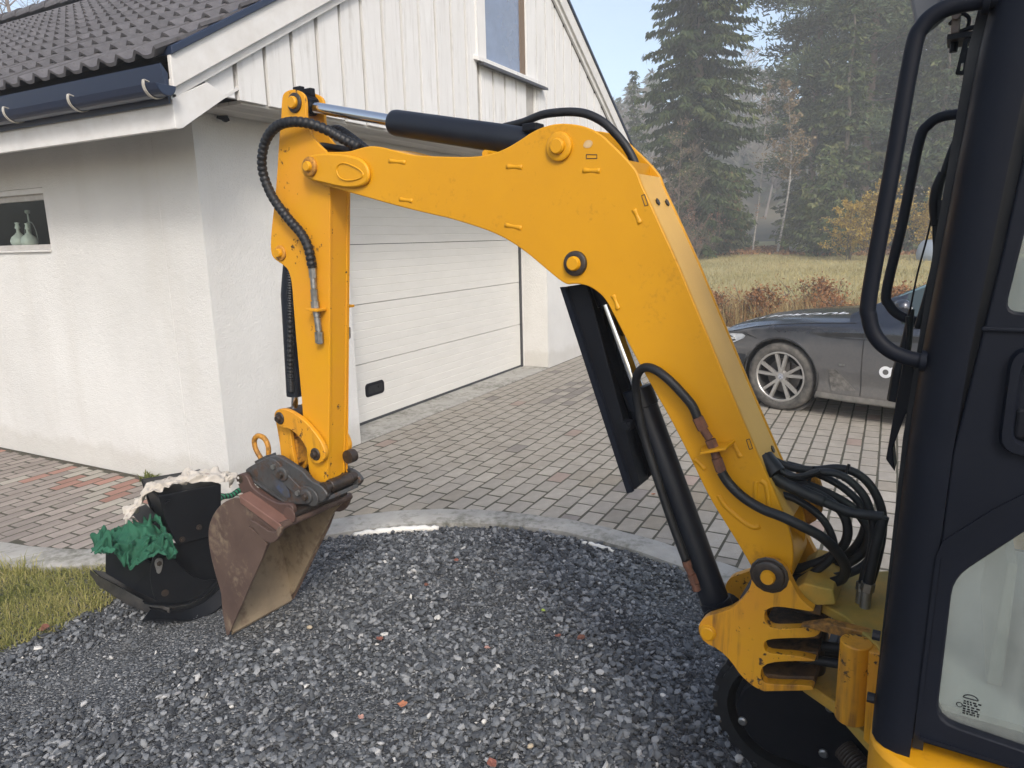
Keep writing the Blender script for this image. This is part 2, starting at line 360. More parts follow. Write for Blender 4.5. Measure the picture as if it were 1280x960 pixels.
# ------------------------------------------------------------------ kerb line (pavement side, gravel side)
K_out = [(-1.62, 2.6), (-1.42, 1.6), (-1.24, .98), (-1.16, .63), (-1.10, .33), (-.97, -.03), (-.70, -.38), (-.36, -.70), (-.05, -.97), (.14, -1.14), (.34, -1.43), (.47, -1.75), (.54, -2.22), (.53, -2.57), (.47, -2.88), (.34, -3.3), (.16, -3.75), (-.04, -4.3), (-.3, -5.2), (-.7, -7)]
K_in = [(-1.82, 2.5), (-1.61, 1.45), (-1.44, .85), (-1.38, .45), (-1.29, .13), (-1.13, -.15), (-.86, -.51), (-.50, -.85), (-.20, -1.14), (-.01, -1.32), (.17, -1.58), (.29, -1.86), (.37, -2.25), (.36, -2.55), (.30, -2.84), (.17, -3.24), (-.01, -3.68), (-.21, -4.22), (-.47, -5.12), (-.87, -6.95)]
ko = smooth_path([(a, b, 0) for a, b in K_out], 5); ki = smooth_path([(a, b, 0) for a, b in K_in], 5)
V, F = [], []
for i, (a, b_) in enumerate(zip(ko, ki)):
    z = .006 * noise.noise(Vector((i * .35, 0, 0)))
    for p, q in ((a, -.10), (a, .004), (a.lerp(b_, .08), .012), (a.lerp(b_, .92), .010), (b_, .000), (b_, -.12)):
        V.append((p.x, p.y, q + z))
for i in range(len(ko) - 1):
    for k in range(5): F.append((i * 6 + k, i * 6 + k + 1, i * 6 + k + 7, i * 6 + k + 6))
kerb = link('kerb', npmesh('kerb', V, F), MAT['concrete'], smooth=True); tag(kerb, kind='structure')
def kerb_x(y):
    """x of the pavement edge at a given y"""
    pts = sorted(K_out, key=lambda p: p[1])
    return float(np.interp(y, [p[1] for p in pts], [p[0] for p in pts]))
def kerb_in(y):
    pts = sorted(K_in, key=lambda p: p[1])
    return float(np.interp(y, [p[1] for p in pts], [p[0] for p in pts]))
def flat_poly(name, poly, z, m, kind='structure'):
    b = bmesh.new(); b.faces.new([b.verts.new((x, y, z)) for x, y in poly]); bmesh.ops.triangulate(b, faces=b.faces[:])
    me = bpy.data.meshes.new(name); b.to_mesh(me); b.free()
    if me.polygons[0].normal.z < 0: me.flip_normals()
    o = link(name, me, m); tag(o, kind=kind); return o
driveway = flat_poly('driveway', [(p.x, p.y) for p in ko] + [(8.6, -7), (8.6, .5), (7.0, .5), (5.2, .5), (5.2, .38), (1.38, .38), (1.38, .0), (.0, .0), (.0, 3)], -.0018, MAT['joint'])
gravel_ground = flat_poly('gravel_yard', [(p.x, p.y) for p in ki] + [(-14, -12), (-14, 3)], -.0285, MAT['gravelbed'])

# ------------------------------------------------------------------ pavers, one object each near the camera
def view(p):
    v = Vector(p) - CAM; d = v.dot(fwd)
    return (640 + 887 * v.dot(right) / d, 480 + 887 * v.dot(down) / d, d) if d > .05 else (9e9, 9e9, d)
def inframe(p, m=25):
    x, y, d = view(p); return -m < x < 1280 + m and -m < y < 960 + m
def paver_mesh(L, Wd, seed):
    r = random.Random(seed); j = lambda s=.0018: r.uniform(-s, s); h = .045; e = .0028
    a, b_ = L / 2, Wd / 2
    V = [(-a + j(), -b_ + j(), -h), (a + j(), -b_ + j(), -h), (a + j(), b_ + j(), -h), (-a + j(), b_ + j(), -h)]
    V += [(x, y, -e + j(.001)) for x, y, _ in V[:4]]
    V += [(x * (1 - 2 * e / L), y * (1 - 2 * e / Wd), j(.0006)) for x, y, _ in V[:4]]
    F = [(0, 1, 5, 4), (1, 2, 6, 5), (2, 3, 7, 6), (3, 0, 4, 7), (4, 5, 9, 8), (5, 6, 10, 9), (6, 7, 11, 10), (7, 4, 8, 11), (8, 9, 10, 11)]
    return npmesh('paver', V, F)
PL, PW = .2085, .1235
pm = {k: [paver_mesh(PL - .0185, PW - .0140, 10 * i + s) for s in range(5)] for i, k in enumerate(('paver', 'paver_dark', 'paver_red'))}
for k in pm:
    for me in pm[k]: me.materials.append(MAT[k])
BL, BW = .2085, .098
bm_ = {k: [paver_mesh(BL - .014, BW - .0135, 100 + 10 * i + s) for s in range(4)] for i, k in enumerate(('brick_grey', 'brick_pale', 'brick_red'))}
for k in bm_:
    for me in bm_[k]: me.materials.append(MAT[k])
cand = []
r2 = random.Random(3)
for row in range(0, 50):
    y = -.075 - PW * row
    for c in range(-10, 44):
        x = .11 + PL * (c + (.5 if row % 2 else 0) + r2.uniform(-.02, .02)); 
        ex = kerb_x(y)
        x0, x1 = x - PL / 2, x + PL / 2
        if x1 < ex + .035 or x0 > 8.5: continue
        if x0 < ex + .004: x0 = ex + .006
        if (x1 - x0) < .04: continue
        if y > -.6 and x0 < .0 and False: continue
        # oil and moss darkened patch before the door, a few odd reds
        d = math.hypot((x - 4.1) / .8, (y + .95) / .35)
        k = 'paver_dark' if (d < 1 and r2.random() < .62) or r2.random() < .015 else 'paver_red' if r2.random() < .012 else 'paver'
        if abs(x - 1.22) < .1 and abs(y + 2.44) < .12: k = 'paver_dark'
        if 2.6 < x < 4.6 and -4.0 < y < -3.5 and r2.random() < .16: k = 'paver_red'
        cand.append((view((x, y, 0))[2], x0, x1, y, k, PL, PW, pm))
bcand = []
for row in range(0, 34):
    y = .0 + .05 + BW * row
    for c in range(-14, 2):
        x = -.055 + BL * (c + (.5 if row % 2 else 0) + r2.uniform(-.03, .03)); x0, x1 = x - BL / 2, x + BL / 2
        ex = kerb_x(y)
        if x1 < ex + .03: continue
        if x0 < ex + .004: x0 = ex + .006
        if x1 > -.035: x1 = -.035
        if x1 - x0 < .05: continue
        edge = x > -.50 and y < 1.9
        red = edge and -.42 < x < -.12 and r2.random() < .5 or r2.random() < .03
        k = 'brick_red' if red else 'brick_pale' if (edge and r2.random() < .6) else 'brick_grey'
        bcand.append((view((x, y, 0))[2], x0, x1, y, k, BL, BW, bm_))
def lay(cands, parent, name, stuffname, keep):
    vis = sorted([c for c in cands if inframe(((c[1] + c[2]) / 2, c[3], 0), 5)], key=lambda c: c[0])
    head = vis[:keep]; hs_ = set(id(c) for c in head); rest = [c for c in cands if id(c) not in hs_]
    rj = random.Random(11)
    for d, x0, x1, y, k, L, Wd, lib in head:
        me = rj.choice(lib[k]); o = bpy.data.objects.new(name, me); COL.objects.link(o); o.parent = parent
        o.location = ((x0 + x1) / 2, y, rj.uniform(-.0008, .0018)); o.scale = ((x1 - x0) / L, 1, 1)
        o.rotation_euler = (rj.uniform(-.007, .007), rj.uniform(-.006, .006), rj.uniform(-.008, .008))
    for kk in set(c[4] for c in rest):
        V, F = [], []
        for d, x0, x1, y, k, L, Wd, lib in rest:
            if k != kk: continue
            me = rj.choice(lib[k]); n0 = len(V); s = (x1 - x0) / L; z = rj.uniform(-.0008, .0018)
            V += [((x0 + x1) / 2 + v.co.x * s, y + v.co.y, v.co.z + z) for v in me.vertices]
            F += [tuple(n0 + i for i in p.vertices) for p in me.polygons]
        o = link(stuffname, npmesh(stuffname, V, F), MAT[kk], parent); tag(o, kind='stuff')
lay(cand, driveway, 'paver', 'paver_field', 300)
brick_path = flat_poly('brick_path', [(-1.0, .02), (-.03, .02), (-.03, 3.3), (-1.6, 3.3)], -.0014, MAT['joint'])
lay(bcand, brick_path, 'brick', 'brick_field', 200)
# concrete sill in front of the garage door
def slab():
    b = MB(); b.prism([(1.385, .40), (1.385, -.005), (1.9, -.012), (2.6, -.006), (3.4, -.014), (4.2, -.006), (5.215, -.010), (5.215, .40)], -.06, .012, 'z')
    o = b.build('door_threshold', MAT['concrete'], bevel=.006); tag(o, kind='structure')
slab()

# ------------------------------------------------------------------ gravel: crushed stone, one small solid each
phi = (1 + 5 ** .5) / 2
ICO_V = np.array([(-1, phi, 0), (1, phi, 0), (-1, -phi, 0), (1, -phi, 0), (0, -1, phi), (0, 1, phi), (0, -1, -phi), (0, 1, -phi), (phi, 0, -1), (phi, 0, 1), (-phi, 0, -1), (-phi, 0, 1)], float) / math.sqrt(1 + phi * phi)
ICO_F = np.array([(0, 11, 5), (0, 5, 1), (0, 1, 7), (0, 7, 10), (0, 10, 11), (1, 5, 9), (5, 11, 4), (11, 10, 2), (10, 7, 6), (7, 1, 8), (3, 9, 4), (3, 4, 2), (3, 2, 6), (3, 6, 8), (3, 8, 9), (4, 9, 5), (2, 4, 11), (6, 2, 10), (8, 6, 7), (9, 8, 1)])
def rotmats(rg, n):
    q = rg.normal(size=(n, 4)); q /= np.linalg.norm(q, axis=1)[:, None]; w, x, y, z = q.T
    return np.stack([1 - 2 * (y * y + z * z), 2 * (x * y - z * w), 2 * (x * z + y * w), 2 * (x * y + z * w), 1 - 2 * (x * x + z * z), 2 * (y * z - x * w), 2 * (x * z - y * w), 2 * (y * z + x * w), 1 - 2 * (x * x + y * y)], 1).reshape(n, 3, 3)
def tiltmats(rg, n, tilt):
    """random heading, small tilt"""
    a = rg.uniform(0, 2 * np.pi, n); tx, ty = rg.normal(0, tilt, n), rg.normal(0, tilt, n)
    ca, sa = np.cos(a), np.sin(a); Z = np.zeros(n); O = np.ones(n)
    Rz = np.stack([ca, -sa, Z, sa, ca, Z, Z, Z, O], 1).reshape(n, 3, 3)
    cx, sx, cy, sy = np.cos(tx), np.sin(tx), np.cos(ty), np.sin(ty)
    Rx = np.stack([O, Z, Z, Z, cx, -sx, Z, sx, cx], 1).reshape(n, 3, 3); Ry = np.stack([cy, Z, sy, Z, O, Z, -sy, Z, cy], 1).reshape(n, 3, 3)
    return Rx @ Ry @ Rz
MAT['stone'] = tonemat('crushed_stone', [(0, (.022, .024, .028)), (.42, (.095, .103, .112)), (.68, (.20, .208, .215)), (.85, (.28, .285, .29)), (.93, (.37, .368, .36)), (1, (.54, .525, .49))], .68, var=.12, spec=.4)
def gravel():
    rg = np.random.default_rng(5); P = []; S = []
    n = 250000
    X = rg.uniform(-4.3, .45, n); Yy = rg.uniform(-4.6, .25, n)
    ok = np.array([x < kerb_in(y) + .0 for x, y in zip(X, Yy)])
    # lawn in the left corner
    ok &= ~((Yy > -.66 - .05 * np.sin(X * 9)) & (X < -1.20 + .25 * (Yy + .3)))
    d = np.hypot(X - CAM.x, Yy - CAM.y)
    # wedge of ground the camera (and a step to its side) can see
    ang = np.arctan2(Yy - CAM.y, X - CAM.x) - math.atan2(_fy, _fx); ang = (ang + np.pi) % (2 * np.pi) - np.pi
    ok &= (np.abs(ang) < R(52)) & (d > 1.35)
    fine = np.array([noise.noise(Vector((x * 1.3, y * 1.3, 2.2))) + .35 * noise.noise(Vector((x * 4, y * 4, 8.2))) for x, y in zip(X, Yy)])
    keep = rg.uniform(0, 1, n) < np.clip(.60 - .55 * fine, .22, 1); ok &= keep
    X, Yy, fine = X[ok], Yy[ok], fine[ok]; n = len(X)
    s = np.exp(rg.normal(math.log(.0072), .38, n)) * np.clip(1.03 - .7 * fine, .55, 1.4); s = np.clip(s, .0034, .0160)
    V = ICO_V[None] * (1 + rg.uniform(-.30, .22, (n, 12))[..., None])
    V = V * np.stack([s * rg.uniform(1.0, 1.65, n), s * rg.uniform(.75, 1.1, n), s * rg.uniform(.42, .75, n)], 1)[:, None, :]
    V = np.einsum('nij,nkj->nki', tiltmats(rg, n, .42), V)
    hgt = np.array([.008 * noise.noise(Vector((x * 3, y * 3, 0))) for x, y in zip(X, Yy)])
    z = -.030 + hgt + s * rg.uniform(.1, 1.5, n)
    V += np.stack([X, Yy, z], 1)[:, None, :]
    t = np.clip(rg.beta(1.35, 1.9, n) * .9, 0, .76); w = rg.uniform(0, 1, n); t = np.where(w > .982, rg.uniform(.86, 1, n), t)
    t = np.where(fine > .25, t * .92 + .04, t)
    F = (ICO_F[None] + (np.arange(n) * 12)[:, None, None]).reshape(-1, 3)
    o = link('gravel', npmesh('gravel', V.reshape(-1, 3), F, np.repeat(t, 12)), MAT['stone']); tag(o, kind='stuff')
gravel()
# stray white stones and bits of broken brick, big enough to count
def stone_mesh(seed, s, flat=.6):
    rg = np.random.default_rng(seed); b = bmesh.new(); bmesh.ops.create_icosphere(b, subdivisions=2, radius=1)
    for v in b.verts: v.co = v.co * (1 + .25 * noise.noise(v.co * 1.3 + Vector((seed, 0, 0))))
    for v in b.verts: v.co = Vector((v.co.x * s, v.co.y * s * .75, v.co.z * s * flat))
    me = bpy.data.meshes.new('stone'); b.to_mesh(me); b.free(); return me
MAT['whitestone'] = mat('white_quartz', (.62, .60, .56), .7, c2=(.48, .46, .42), scale=40, bstr=.3, bscale=120)
MAT['bufstone'] = mat('buff_stone', (.42, .35, .25), .8, c2=(.32, .27, .2), scale=40, bstr=.3, bscale=120)
for i, (x, y, s, k, lab) in enumerate([(-1.27, -2.76, .012, 'whitestone', 'small white pebble on the gravel by an orange leaf'), (-.844, -3.30, .013, 'whitestone', 'white pebble in the gravel toward the track of the digger'), (-1.311, -2.968, .013, 'bufstone', 'buff coloured pebble low in the middle of the gravel'), (-.93, -3.05, .012, 'whitestone', 'white pebble lying beside thin dry twigs on gravel'), (-1.06, -1.72, .014, 'bufstone', 'cream coloured stone in the gravel right of the rusty bucket')]):
    o = link('pebble', stone_mesh(i + 3, s), MAT[k], smooth='full'); o.location = (x, y, -.012); o.rotation_euler = (0, 0, i * 1.3); tag(o, lab, 'pebble', 'pale pebbles in the gravel')
MAT['leaf_red'] = mat('red_fallen_leaf', (.24, .09, .06), .8, c2=(.17, .06, .045), scale=60)
MAT['leaf_orange'] = mat('orange_fallen_leaf', (.42, .17, .085), .75, c2=(.32, .13, .07), scale=60)
MAT['leaf_pink'] = mat('faded_fallen_leaf', (.42, .24, .20), .75, c2=(.32, .18, .14), scale=60)
MAT['leaf_green'] = mat('green_fallen_leaf', (.25, .32, .05), .6)
MAT['leaf_brown'] = mat('brown_fallen_leaf', (.13, .05, .03), .8)
def leaf_mesh(seed, L):
    r = random.Random(seed); b = bmesh.new(); n = 7; prev = None
    for i in range(n):
        t = i / (n - 1); w = L * .42 * math.sin(math.pi * min(1, t * 1.02 + .02)) ** .7 * (1 + .25 * r.uniform(-1, 1)); x = (t - .5) * L
        zc = .18 * L * (t - .5) ** 2 * 4
        row = [b.verts.new((x, sgn * w, zc + .22 * abs(sgn) * w + r.uniform(-.04, .04) * L)) for sgn in (-1, -.5, 0, .5, 1)]
        if prev:
            for k in range(4): b.faces.new((prev[k], prev[k + 1], row[k + 1], row[k]))
        prev = row
    me = bpy.data.meshes.new('leaf'); b.to_mesh(me); b.free(); return me
def leaf(x, y, L, m, lab, z=.004, rz=None):
    s = abs(int(x * 1000 + y * 77)); o = link('fallen_leaf', leaf_mesh(s, L), MAT[m]); r = random.Random(s)
    md = o.modifiers.new('thick', 'SOLIDIFY'); md.thickness = .0008
    o.location = (x, y, z); o.rotation_euler = (r.uniform(-.25, .25), r.uniform(-.25, .25), r.uniform(0, 6) if rz is None else rz)
    tag(o, lab, 'leaf', 'fallen leaves')
leaf(-1.341, -2.45, .038, 'leaf_orange', 'bright orange leaf on the gravel below the middle')
leaf(-1.467, -2.356, .026, 'leaf_pink', 'small pinkish leaf left of the bright orange leaf on gravel')
leaf(-.639, -2.881, .046, 'leaf_brown', 'dark reddish brown curled leaf on the gravel')
leaf(-.667, -2.781, .034, 'leaf_red', 'red leaf just below the dark curled leaf on gravel')
leaf(-1.024, -2.091, .036, 'leaf_red', 'red leaf on gravel to the right of the rusty bucket tip')
leaf(.32, -1.52, .03, 'leaf_orange', 'small orange leaf on the gravel against the curved kerb')
leaf(-.499, -2.632, .026, 'leaf_green', 'yellow green leaf on the gravel, the only green one')
leaf(-.524, -1.995, .028, 'leaf_brown', 'small brown leaf on the gravel midway to the kerb')
leaf(-.223, -1.98, .03, 'leaf_red', 'dull red leaf on gravel nearest the white mortar strip')
leaf(1.185, -2.65, .036, 'leaf_orange', 'orange leaf on the pavers beside the black boom cylinder')
leaf(-.88, -2.55, .030, 'leaf_pink', 'faded pink leaf in the middle of the gravel')
leaf(-1.46, -2.9, .04, 'leaf_red', 'red leaf at the bottom edge of the gravel', rz=1)
leaf(-1.62, -.64, .05, 'leaf_brown', 'brown leaf where the lawn meets the gravel')
# white mortar left along the kerb foot
def mortar(pts, w, lab):
    b = MB(); r = random.Random(2); p = smooth_path([(x, y, .0) for x, y in pts], 8)
    b.tube([(q.x + r.uniform(-.004, .004), q.y + r.uniform(-.004, .004), -.012 + r.uniform(-.003, .004)) for q in p], w, 8, rfun=lambda t: w * (.35 + .65 * math.sin(math.pi * min(1, max(0, t * .96 + .02))) ** .4) * r.uniform(.75, 1.15))
    tag(b.build('mortar_strip', MAT['whitefoam'], smooth='full'), lab, 'mortar', 'white mortar left at the kerb foot')
mortar([(-.16, -1.22), (-.05, -1.34), (.06, -1.50), (.135, -1.63)], .022, 'long white mortar strip along the gravel side of the kerb')
mortar([(.305, -2.50), (.300, -2.60), (.275, -2.70)], .013, 'short white mortar strip at the kerb toward the boom cylinder')

# ------------------------------------------------------------------ lawn corner
MAT['grass'] = tonemat('lawn_blades', [(0, (.06, .085, .02)), (.3, (.17, .185, .05)), (.6, (.34, .32, .11)), (.85, (.44, .385, .17)), (1, (.50, .42, .24))], .8, trans=.3)
lawn_poly = [(-14, -.75), (-2.4, -.60), (-1.79, -.61), (-1.61, -.66), (-1.40, -.68), (-1.22, -.60), (-1.02, -.44), (-.98, -.36)] + [(p.x - .004, p.y) for p in reversed(ki) if p.y > -.34] + [(-14, 3)]
flat_poly('lawn', lawn_poly, -.030, MAT['soil'])
def blades(name, pts, h, w, tonef, seed, mat_, lean=.6, parent=None, kind='stuff'):
    rg = np.random.default_rng(seed); n = len(pts); pts = np.asarray(pts, float)
    a = rg.uniform(0, 2 * np.pi, n); l = np.abs(rg.normal(0, lean, n)); hh = h * rg.uniform(.45, 1.25, n); b_ = rg.uniform(0, 2 * np.pi, n)
    d = np.stack([np.cos(a), np.sin(a)], 1); e = np.stack([np.cos(b_), np.sin(b_)], 1) * (w * rg.uniform(.6, 1.3, n))[:, None]
    A = np.concatenate([pts[:, :2] - e, pts[:, 2:3]], 1); B = np.concatenate([pts[:, :2] + e, pts[:, 2:3]], 1)
    mid = pts[:, :2] + d * (hh * l * .35)[:, None]; Mz = pts[:, 2:3] + (hh * .6)[:, None]
    C_ = np.concatenate([mid - e * .7, Mz], 1); D = np.concatenate([mid + e * .7, Mz], 1)
    T = np.concatenate([pts[:, :2] + d * (hh * l)[:, None], pts[:, 2:3] + (hh * (1 - .25 * np.minimum(l, 1.6)))[:, None]], 1)
    V = np.stack([A, B, C_, D, T], 1).reshape(-1, 3)
    F = np.concatenate([np.array([[0, 1, 3], [0, 3, 2], [2, 3, 4]])[None] + (np.arange(n) * 5)[:, None, None]]).reshape(-1, 3)
    t = np.clip(tonef(pts, rg), 0, 1)
    o = link(name, npmesh(name, V, F, np.repeat(t, 5)), mat_, parent); 
    if kind: tag(o, kind=kind)
    return o
def inside(poly, X, Y_):
    r = np.zeros(len(X), bool); n = len(poly)
    for i in range(n):
        x0, y0 = poly[i]; x1, y1 = poly[(i + 1) % n]
        c = ((y0 > Y_) != (y1 > Y_)) & (X < (x1 - x0) * (Y_ - y0) / (y1 - y0 + 1e-12) + x0); r ^= c
    return r
rg = np.random.default_rng(8); n = 48000
X = rg.uniform(-2.9, -.95, n); Yy = rg.uniform(-.72, 1.3, n); k = inside(lawn_poly, X, Yy); X, Yy = X[k], Yy[k]
blades('lawn_grass', np.stack([X, Yy, np.full(len(X), -.03)], 1), .05, .0022, lambda p, g: .50 + .30 * np.array([noise.noise(Vector((x * 4, y * 4, 0))) for x, y, _ in p]) + g.normal(0, .17, len(p)), 3, MAT['grass'], 1.1)
# longer tufts by the kerb, and a weed by the wall
tp = []
for _ in range(420):
    t = rnd.random(); i = int(t * 14) + 8; p = ki[i]; tp.append((p.x - .02 + rnd.gauss(0, .02), p.y + rnd.gauss(0, .03), -.03))
blades('kerb_grass', tp, .11, .0022, lambda p, g: .55 + g.normal(0, .2, len(p)), 4, MAT['grass'], .8)
wp = [(-.055 + rnd.gauss(0, .02), .80 + rnd.gauss(0, .05), 0) for _ in range(60)]
wd = thing('weed', 'small green weed growing where the side wall meets the brick path', 'weed', (-.055, .8, 0)); 
o = blades('leaf', [(a + .055, b_ - .8, c) for a, b_, c in wp], .075, .009, lambda p, g: .05 + g.uniform(0, .25, len(p)), 6, MAT['grass'], .9, wd, kind='stuff')
dp = [(-.03 + rnd.gauss(0, .012), rnd.uniform(.2, 3.0), -.015) for _ in range(700)]
MAT['debris'] = tonemat('wall_foot_debris', [(0, (.05, .04, .03)), (1, (.16, .13, .10))], .9)
blades('wall_foot_debris', dp, .022, .006, lambda p, g: g.uniform(0, 1, len(p)), 9, MAT['debris'], 1.2)
# moss threads between pavers

# ------------------------------------------------------------------ garage
G = thing('garage', 'white stucco garage with tiled roof and board clad gable above its door', 'garage', (0, 0, 0))
LEN = 9.2; WID = 7.0; MX = 3.5
zt = lambda x: 2.70 + .585 * (min(x, WID - x) + .49)          # top edge of the barge boards
# walls, built as pieces butted end to end
b = MB()
b.box(0, .25, .402, 1.70, 0, 2.62).box(0, .25, 2.95, LEN, 0, 2.62).box(0, .25, 1.70, 2.95, 0, 1.690).box(0, .25, 1.70, 2.95, 2.162, 2.62)
b.build('side_wall', MAT['stucco'], G)
b = MB(); b.box(0, 1.38, 0, .40, -.05, 2.60).box(5.22, WID, 0, .40, -.05, 2.60).box(1.38, 5.22, 0, .40, 2.25, 2.60)
b.build('front_wall', MAT['stucco'], G)
b = MB(); b.box(WID - .25, WID, .402, LEN, 0, 2.62).box(.252, WID - .252, LEN - .25, LEN, 0, 2.62); b.build('rear_wall', MAT['stucco'], G)
b = MB(); b.box(.252, WID - .252, .6, LEN - .26, .0, .02); b.build('floor_slab', MAT['concrete'], G)
b = MB(); b.box(.252, WID - .252, 3.2, 3.3, .03, 2.5); b.build('inner_wall', mat('dark_inner_wall', (.05, .06, .055), .9), G)
# sectional door: four ribbed panels
D = thing('garage_door', None, None); D.parent = G
for i, (z0, z1) in enumerate([(.040, .583), (.589, 1.137), (1.143, 1.680), (1.686, 2.245)]):
    b = MB(); n = 7; h = (z1 - z0) / n; prof = [(.0, z0)]
    for k in range(n):
        a = z0 + h * k
        prof += [(.0 if k == 0 else .0045, a + .0005)] if k == 0 else [(.0, a - .004), (.0022, a - .001), (.0022, a + .001), (.0, a + .004)]
    prof += [(.0, z1)]
    poly = [(.36 + d, z) for d, z in prof] + [(.40, z1), (.40, z0)]
    b.prism(poly, 1.40, 5.115, 'x'); b.build('panel', MAT['doorpanel'], D)
b = MB(); b.box(1.40, 5.115, .362, .392, .013, .0385); b.build('bottom_seal', MAT['rubberseal'], D)
b = MB(); b.box(5.118, 5.165, .345, .395, .013, 2.246); b.build('side_seal', MAT['rubberseal'], D)
b = MB(); b.box(5.168, 5.218, .352, .398, .013, 2.246); b.build('door_jamb', MAT['trim'], D)
b = MB()
def rrect(x0, x1, y0, y1, r, n=5):
    P = []
    for cx, cy, a0 in ((x1 - r, y1 - r, 0), (x0 + r, y1 - r, 90), (x0 + r, y0 + r, 180), (x1 - r, y0 + r, 270)):
        P += [(cx + r * math.cos(R(a0 + 90 * k / n)), cy + r * math.sin(R(a0 + 90 * k / n))) for k in range(n + 1)]
    return P
hb = MB()
hb.ruled([(x, .352, z) for x, z in rrect(1.915, 2.19, .262, .385, .035)], [(x, .361, z) for x, z in rrect(1.910, 2.195, .257, .390, .037)])
dh = hb.build('handle', MAT['black'], D, bevel=.002)
b = MB(); b.ruled([(x, .3505, z) for x, z in rrect(1.945, 2.16, .285, .362, .02)], [(x, .353, z) for x, z in rrect(1.945, 2.16, .285, .362, .02)]); b.lathe([(.012, .344), (.012, .351)], (2.10, 0, .335), 'y', 12); 
b.build('latch', mat('dark_latch_well', (.004, .004, .005), .6), D)
# gable boards
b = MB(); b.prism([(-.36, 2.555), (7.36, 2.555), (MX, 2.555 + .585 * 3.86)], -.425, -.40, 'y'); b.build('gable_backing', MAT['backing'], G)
UWX0, UWX1, UWZ0, UWZ1 = 2.80, 4.02, 3.30, 4.35
x = -.31 + .062; k = 0
while x < 7.35:
    x0, x1 = x, x + .207; x += .2405; k += 1
    zb = 2.548 + rnd.uniform(-.004, .004)
    roofz = lambda q: 2.48 + .585 * (min(q, WID - q) + .49) - .004
    segs = [(zb, None)]
    if x1 > UWX0 and x0 < UWX1:
        segs = [(zb, UWZ0 - .012), (UWZ1 + .012, None)]
        if x0 < UWX0 and (UWX0 - x0) > .02: segs = [(zb, None)] ; x1 = UWX0 - .003
        elif x1 > UWX1 and (x1 - UWX1) > .02: segs = [(zb, None)]; x0 = UWX1 + .003
    for za, zc in segs:
        pts = [(x0, za), (x1, za)]
        if zc is None:
            cs = [x1] + ([MX] if x0 < MX < x1 else []) + [x0]; top = [(q, roofz(q)) for q in cs]
        else: top = [(x1, zc), (x0, zc)]
        if min(t[1] for t in top) <= za + .01: 
            top = [(q, max(z, za + .012)) for q, z in top]
        y0 = -.450 + rnd.uniform(-.003, .003)
        b = MB(); b.prism(pts + top, y0, -.4255, 'y'); b.build('cladding_board', MAT['board'], G, bevel=.0012)
# barge boards with a narrower board under them, and metal edging
def barge(sx):
    f = (lambda q: q) if sx > 0 else (lambda q: WID - q)
    for nm, dz0, dz1, ya, yb, m, e in (('barge_board', -.165, .0, -.512, -.485, 'trim', 0), ('under_barge_board', -.222, -.120, -.484, -.4545, 'trim', 0.0), ('verge_flashing', .001, .042, -.530, -.39, 'navy', 0)):
        P = [(f(-.505), zt(-.505) + dz0), (f(MX), zt(MX) + dz0), (f(MX), zt(MX) + dz1), (f(-.505), zt(-.505) + dz1)]
        if nm == 'barge_board': P[0] = (f(-.505), zt(-.505) - .165)
        b = MB(); b.prism(P, ya, yb, 'y'); b.build(nm, MAT[m], G, bevel=.004)
barge(1); barge(-1)
# boxed eaves
def eave(sx):
    f = (lambda q: q) if sx > 0 else (lambda q: WID - q)
    b = MB(); b.box(min(f(-.50), f(-.47)), max(f(-.50), f(-.47)), -.484, LEN + .4, 2.326, 2.505); b.build('fascia_board', MAT['trim'], G, bevel=.003)
    b = MB(); b.prism([(f(-.498), 2.326), (f(-.455), 2.332), (f(-.15), 2.530), (f(-.15), 2.552), (f(-.26), 2.600), (f(-.498), 2.482)], -.4845, -.4560, 'y'); b.build('eave_end_board', MAT['trim'], G, bevel=.003)
    for i in range(3):
        a0, a1 = -.468 + .156 * i, -.468 + .156 * (i + 1) - .006; zz = lambda q: 2.335 + .585 * (q + .468)
        b = MB(); b.prism([(f(a0), zz(a0)), (f(a1), zz(a1)), (f(a1), zz(a1) + .02), (f(a0), zz(a0) + .02)], -.45, LEN + .38, 'y'); b.build('eave_soffit_board', MAT['trim'], G)
    b = MB(); b.prism([(f(-.515), 2.45), (f(-.520), 2.45), (f(-.552), 2.642), (f(-.545), 2.648), (f(-.510), 2.60)], -.484, LEN + .4, 'y'); b.build('eave_flashing', MAT['navy'], G)
eave(1); eave(-1)
# soffit under the gable overhang
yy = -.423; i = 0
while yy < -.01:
    b = MB(); b.box(.02, WID - .02, yy, min(yy + .098, -.003), 2.535 + rnd.uniform(-.003, .003), 2.553); b.build('soffit_board', MAT['soffit'], G); yy += .1045
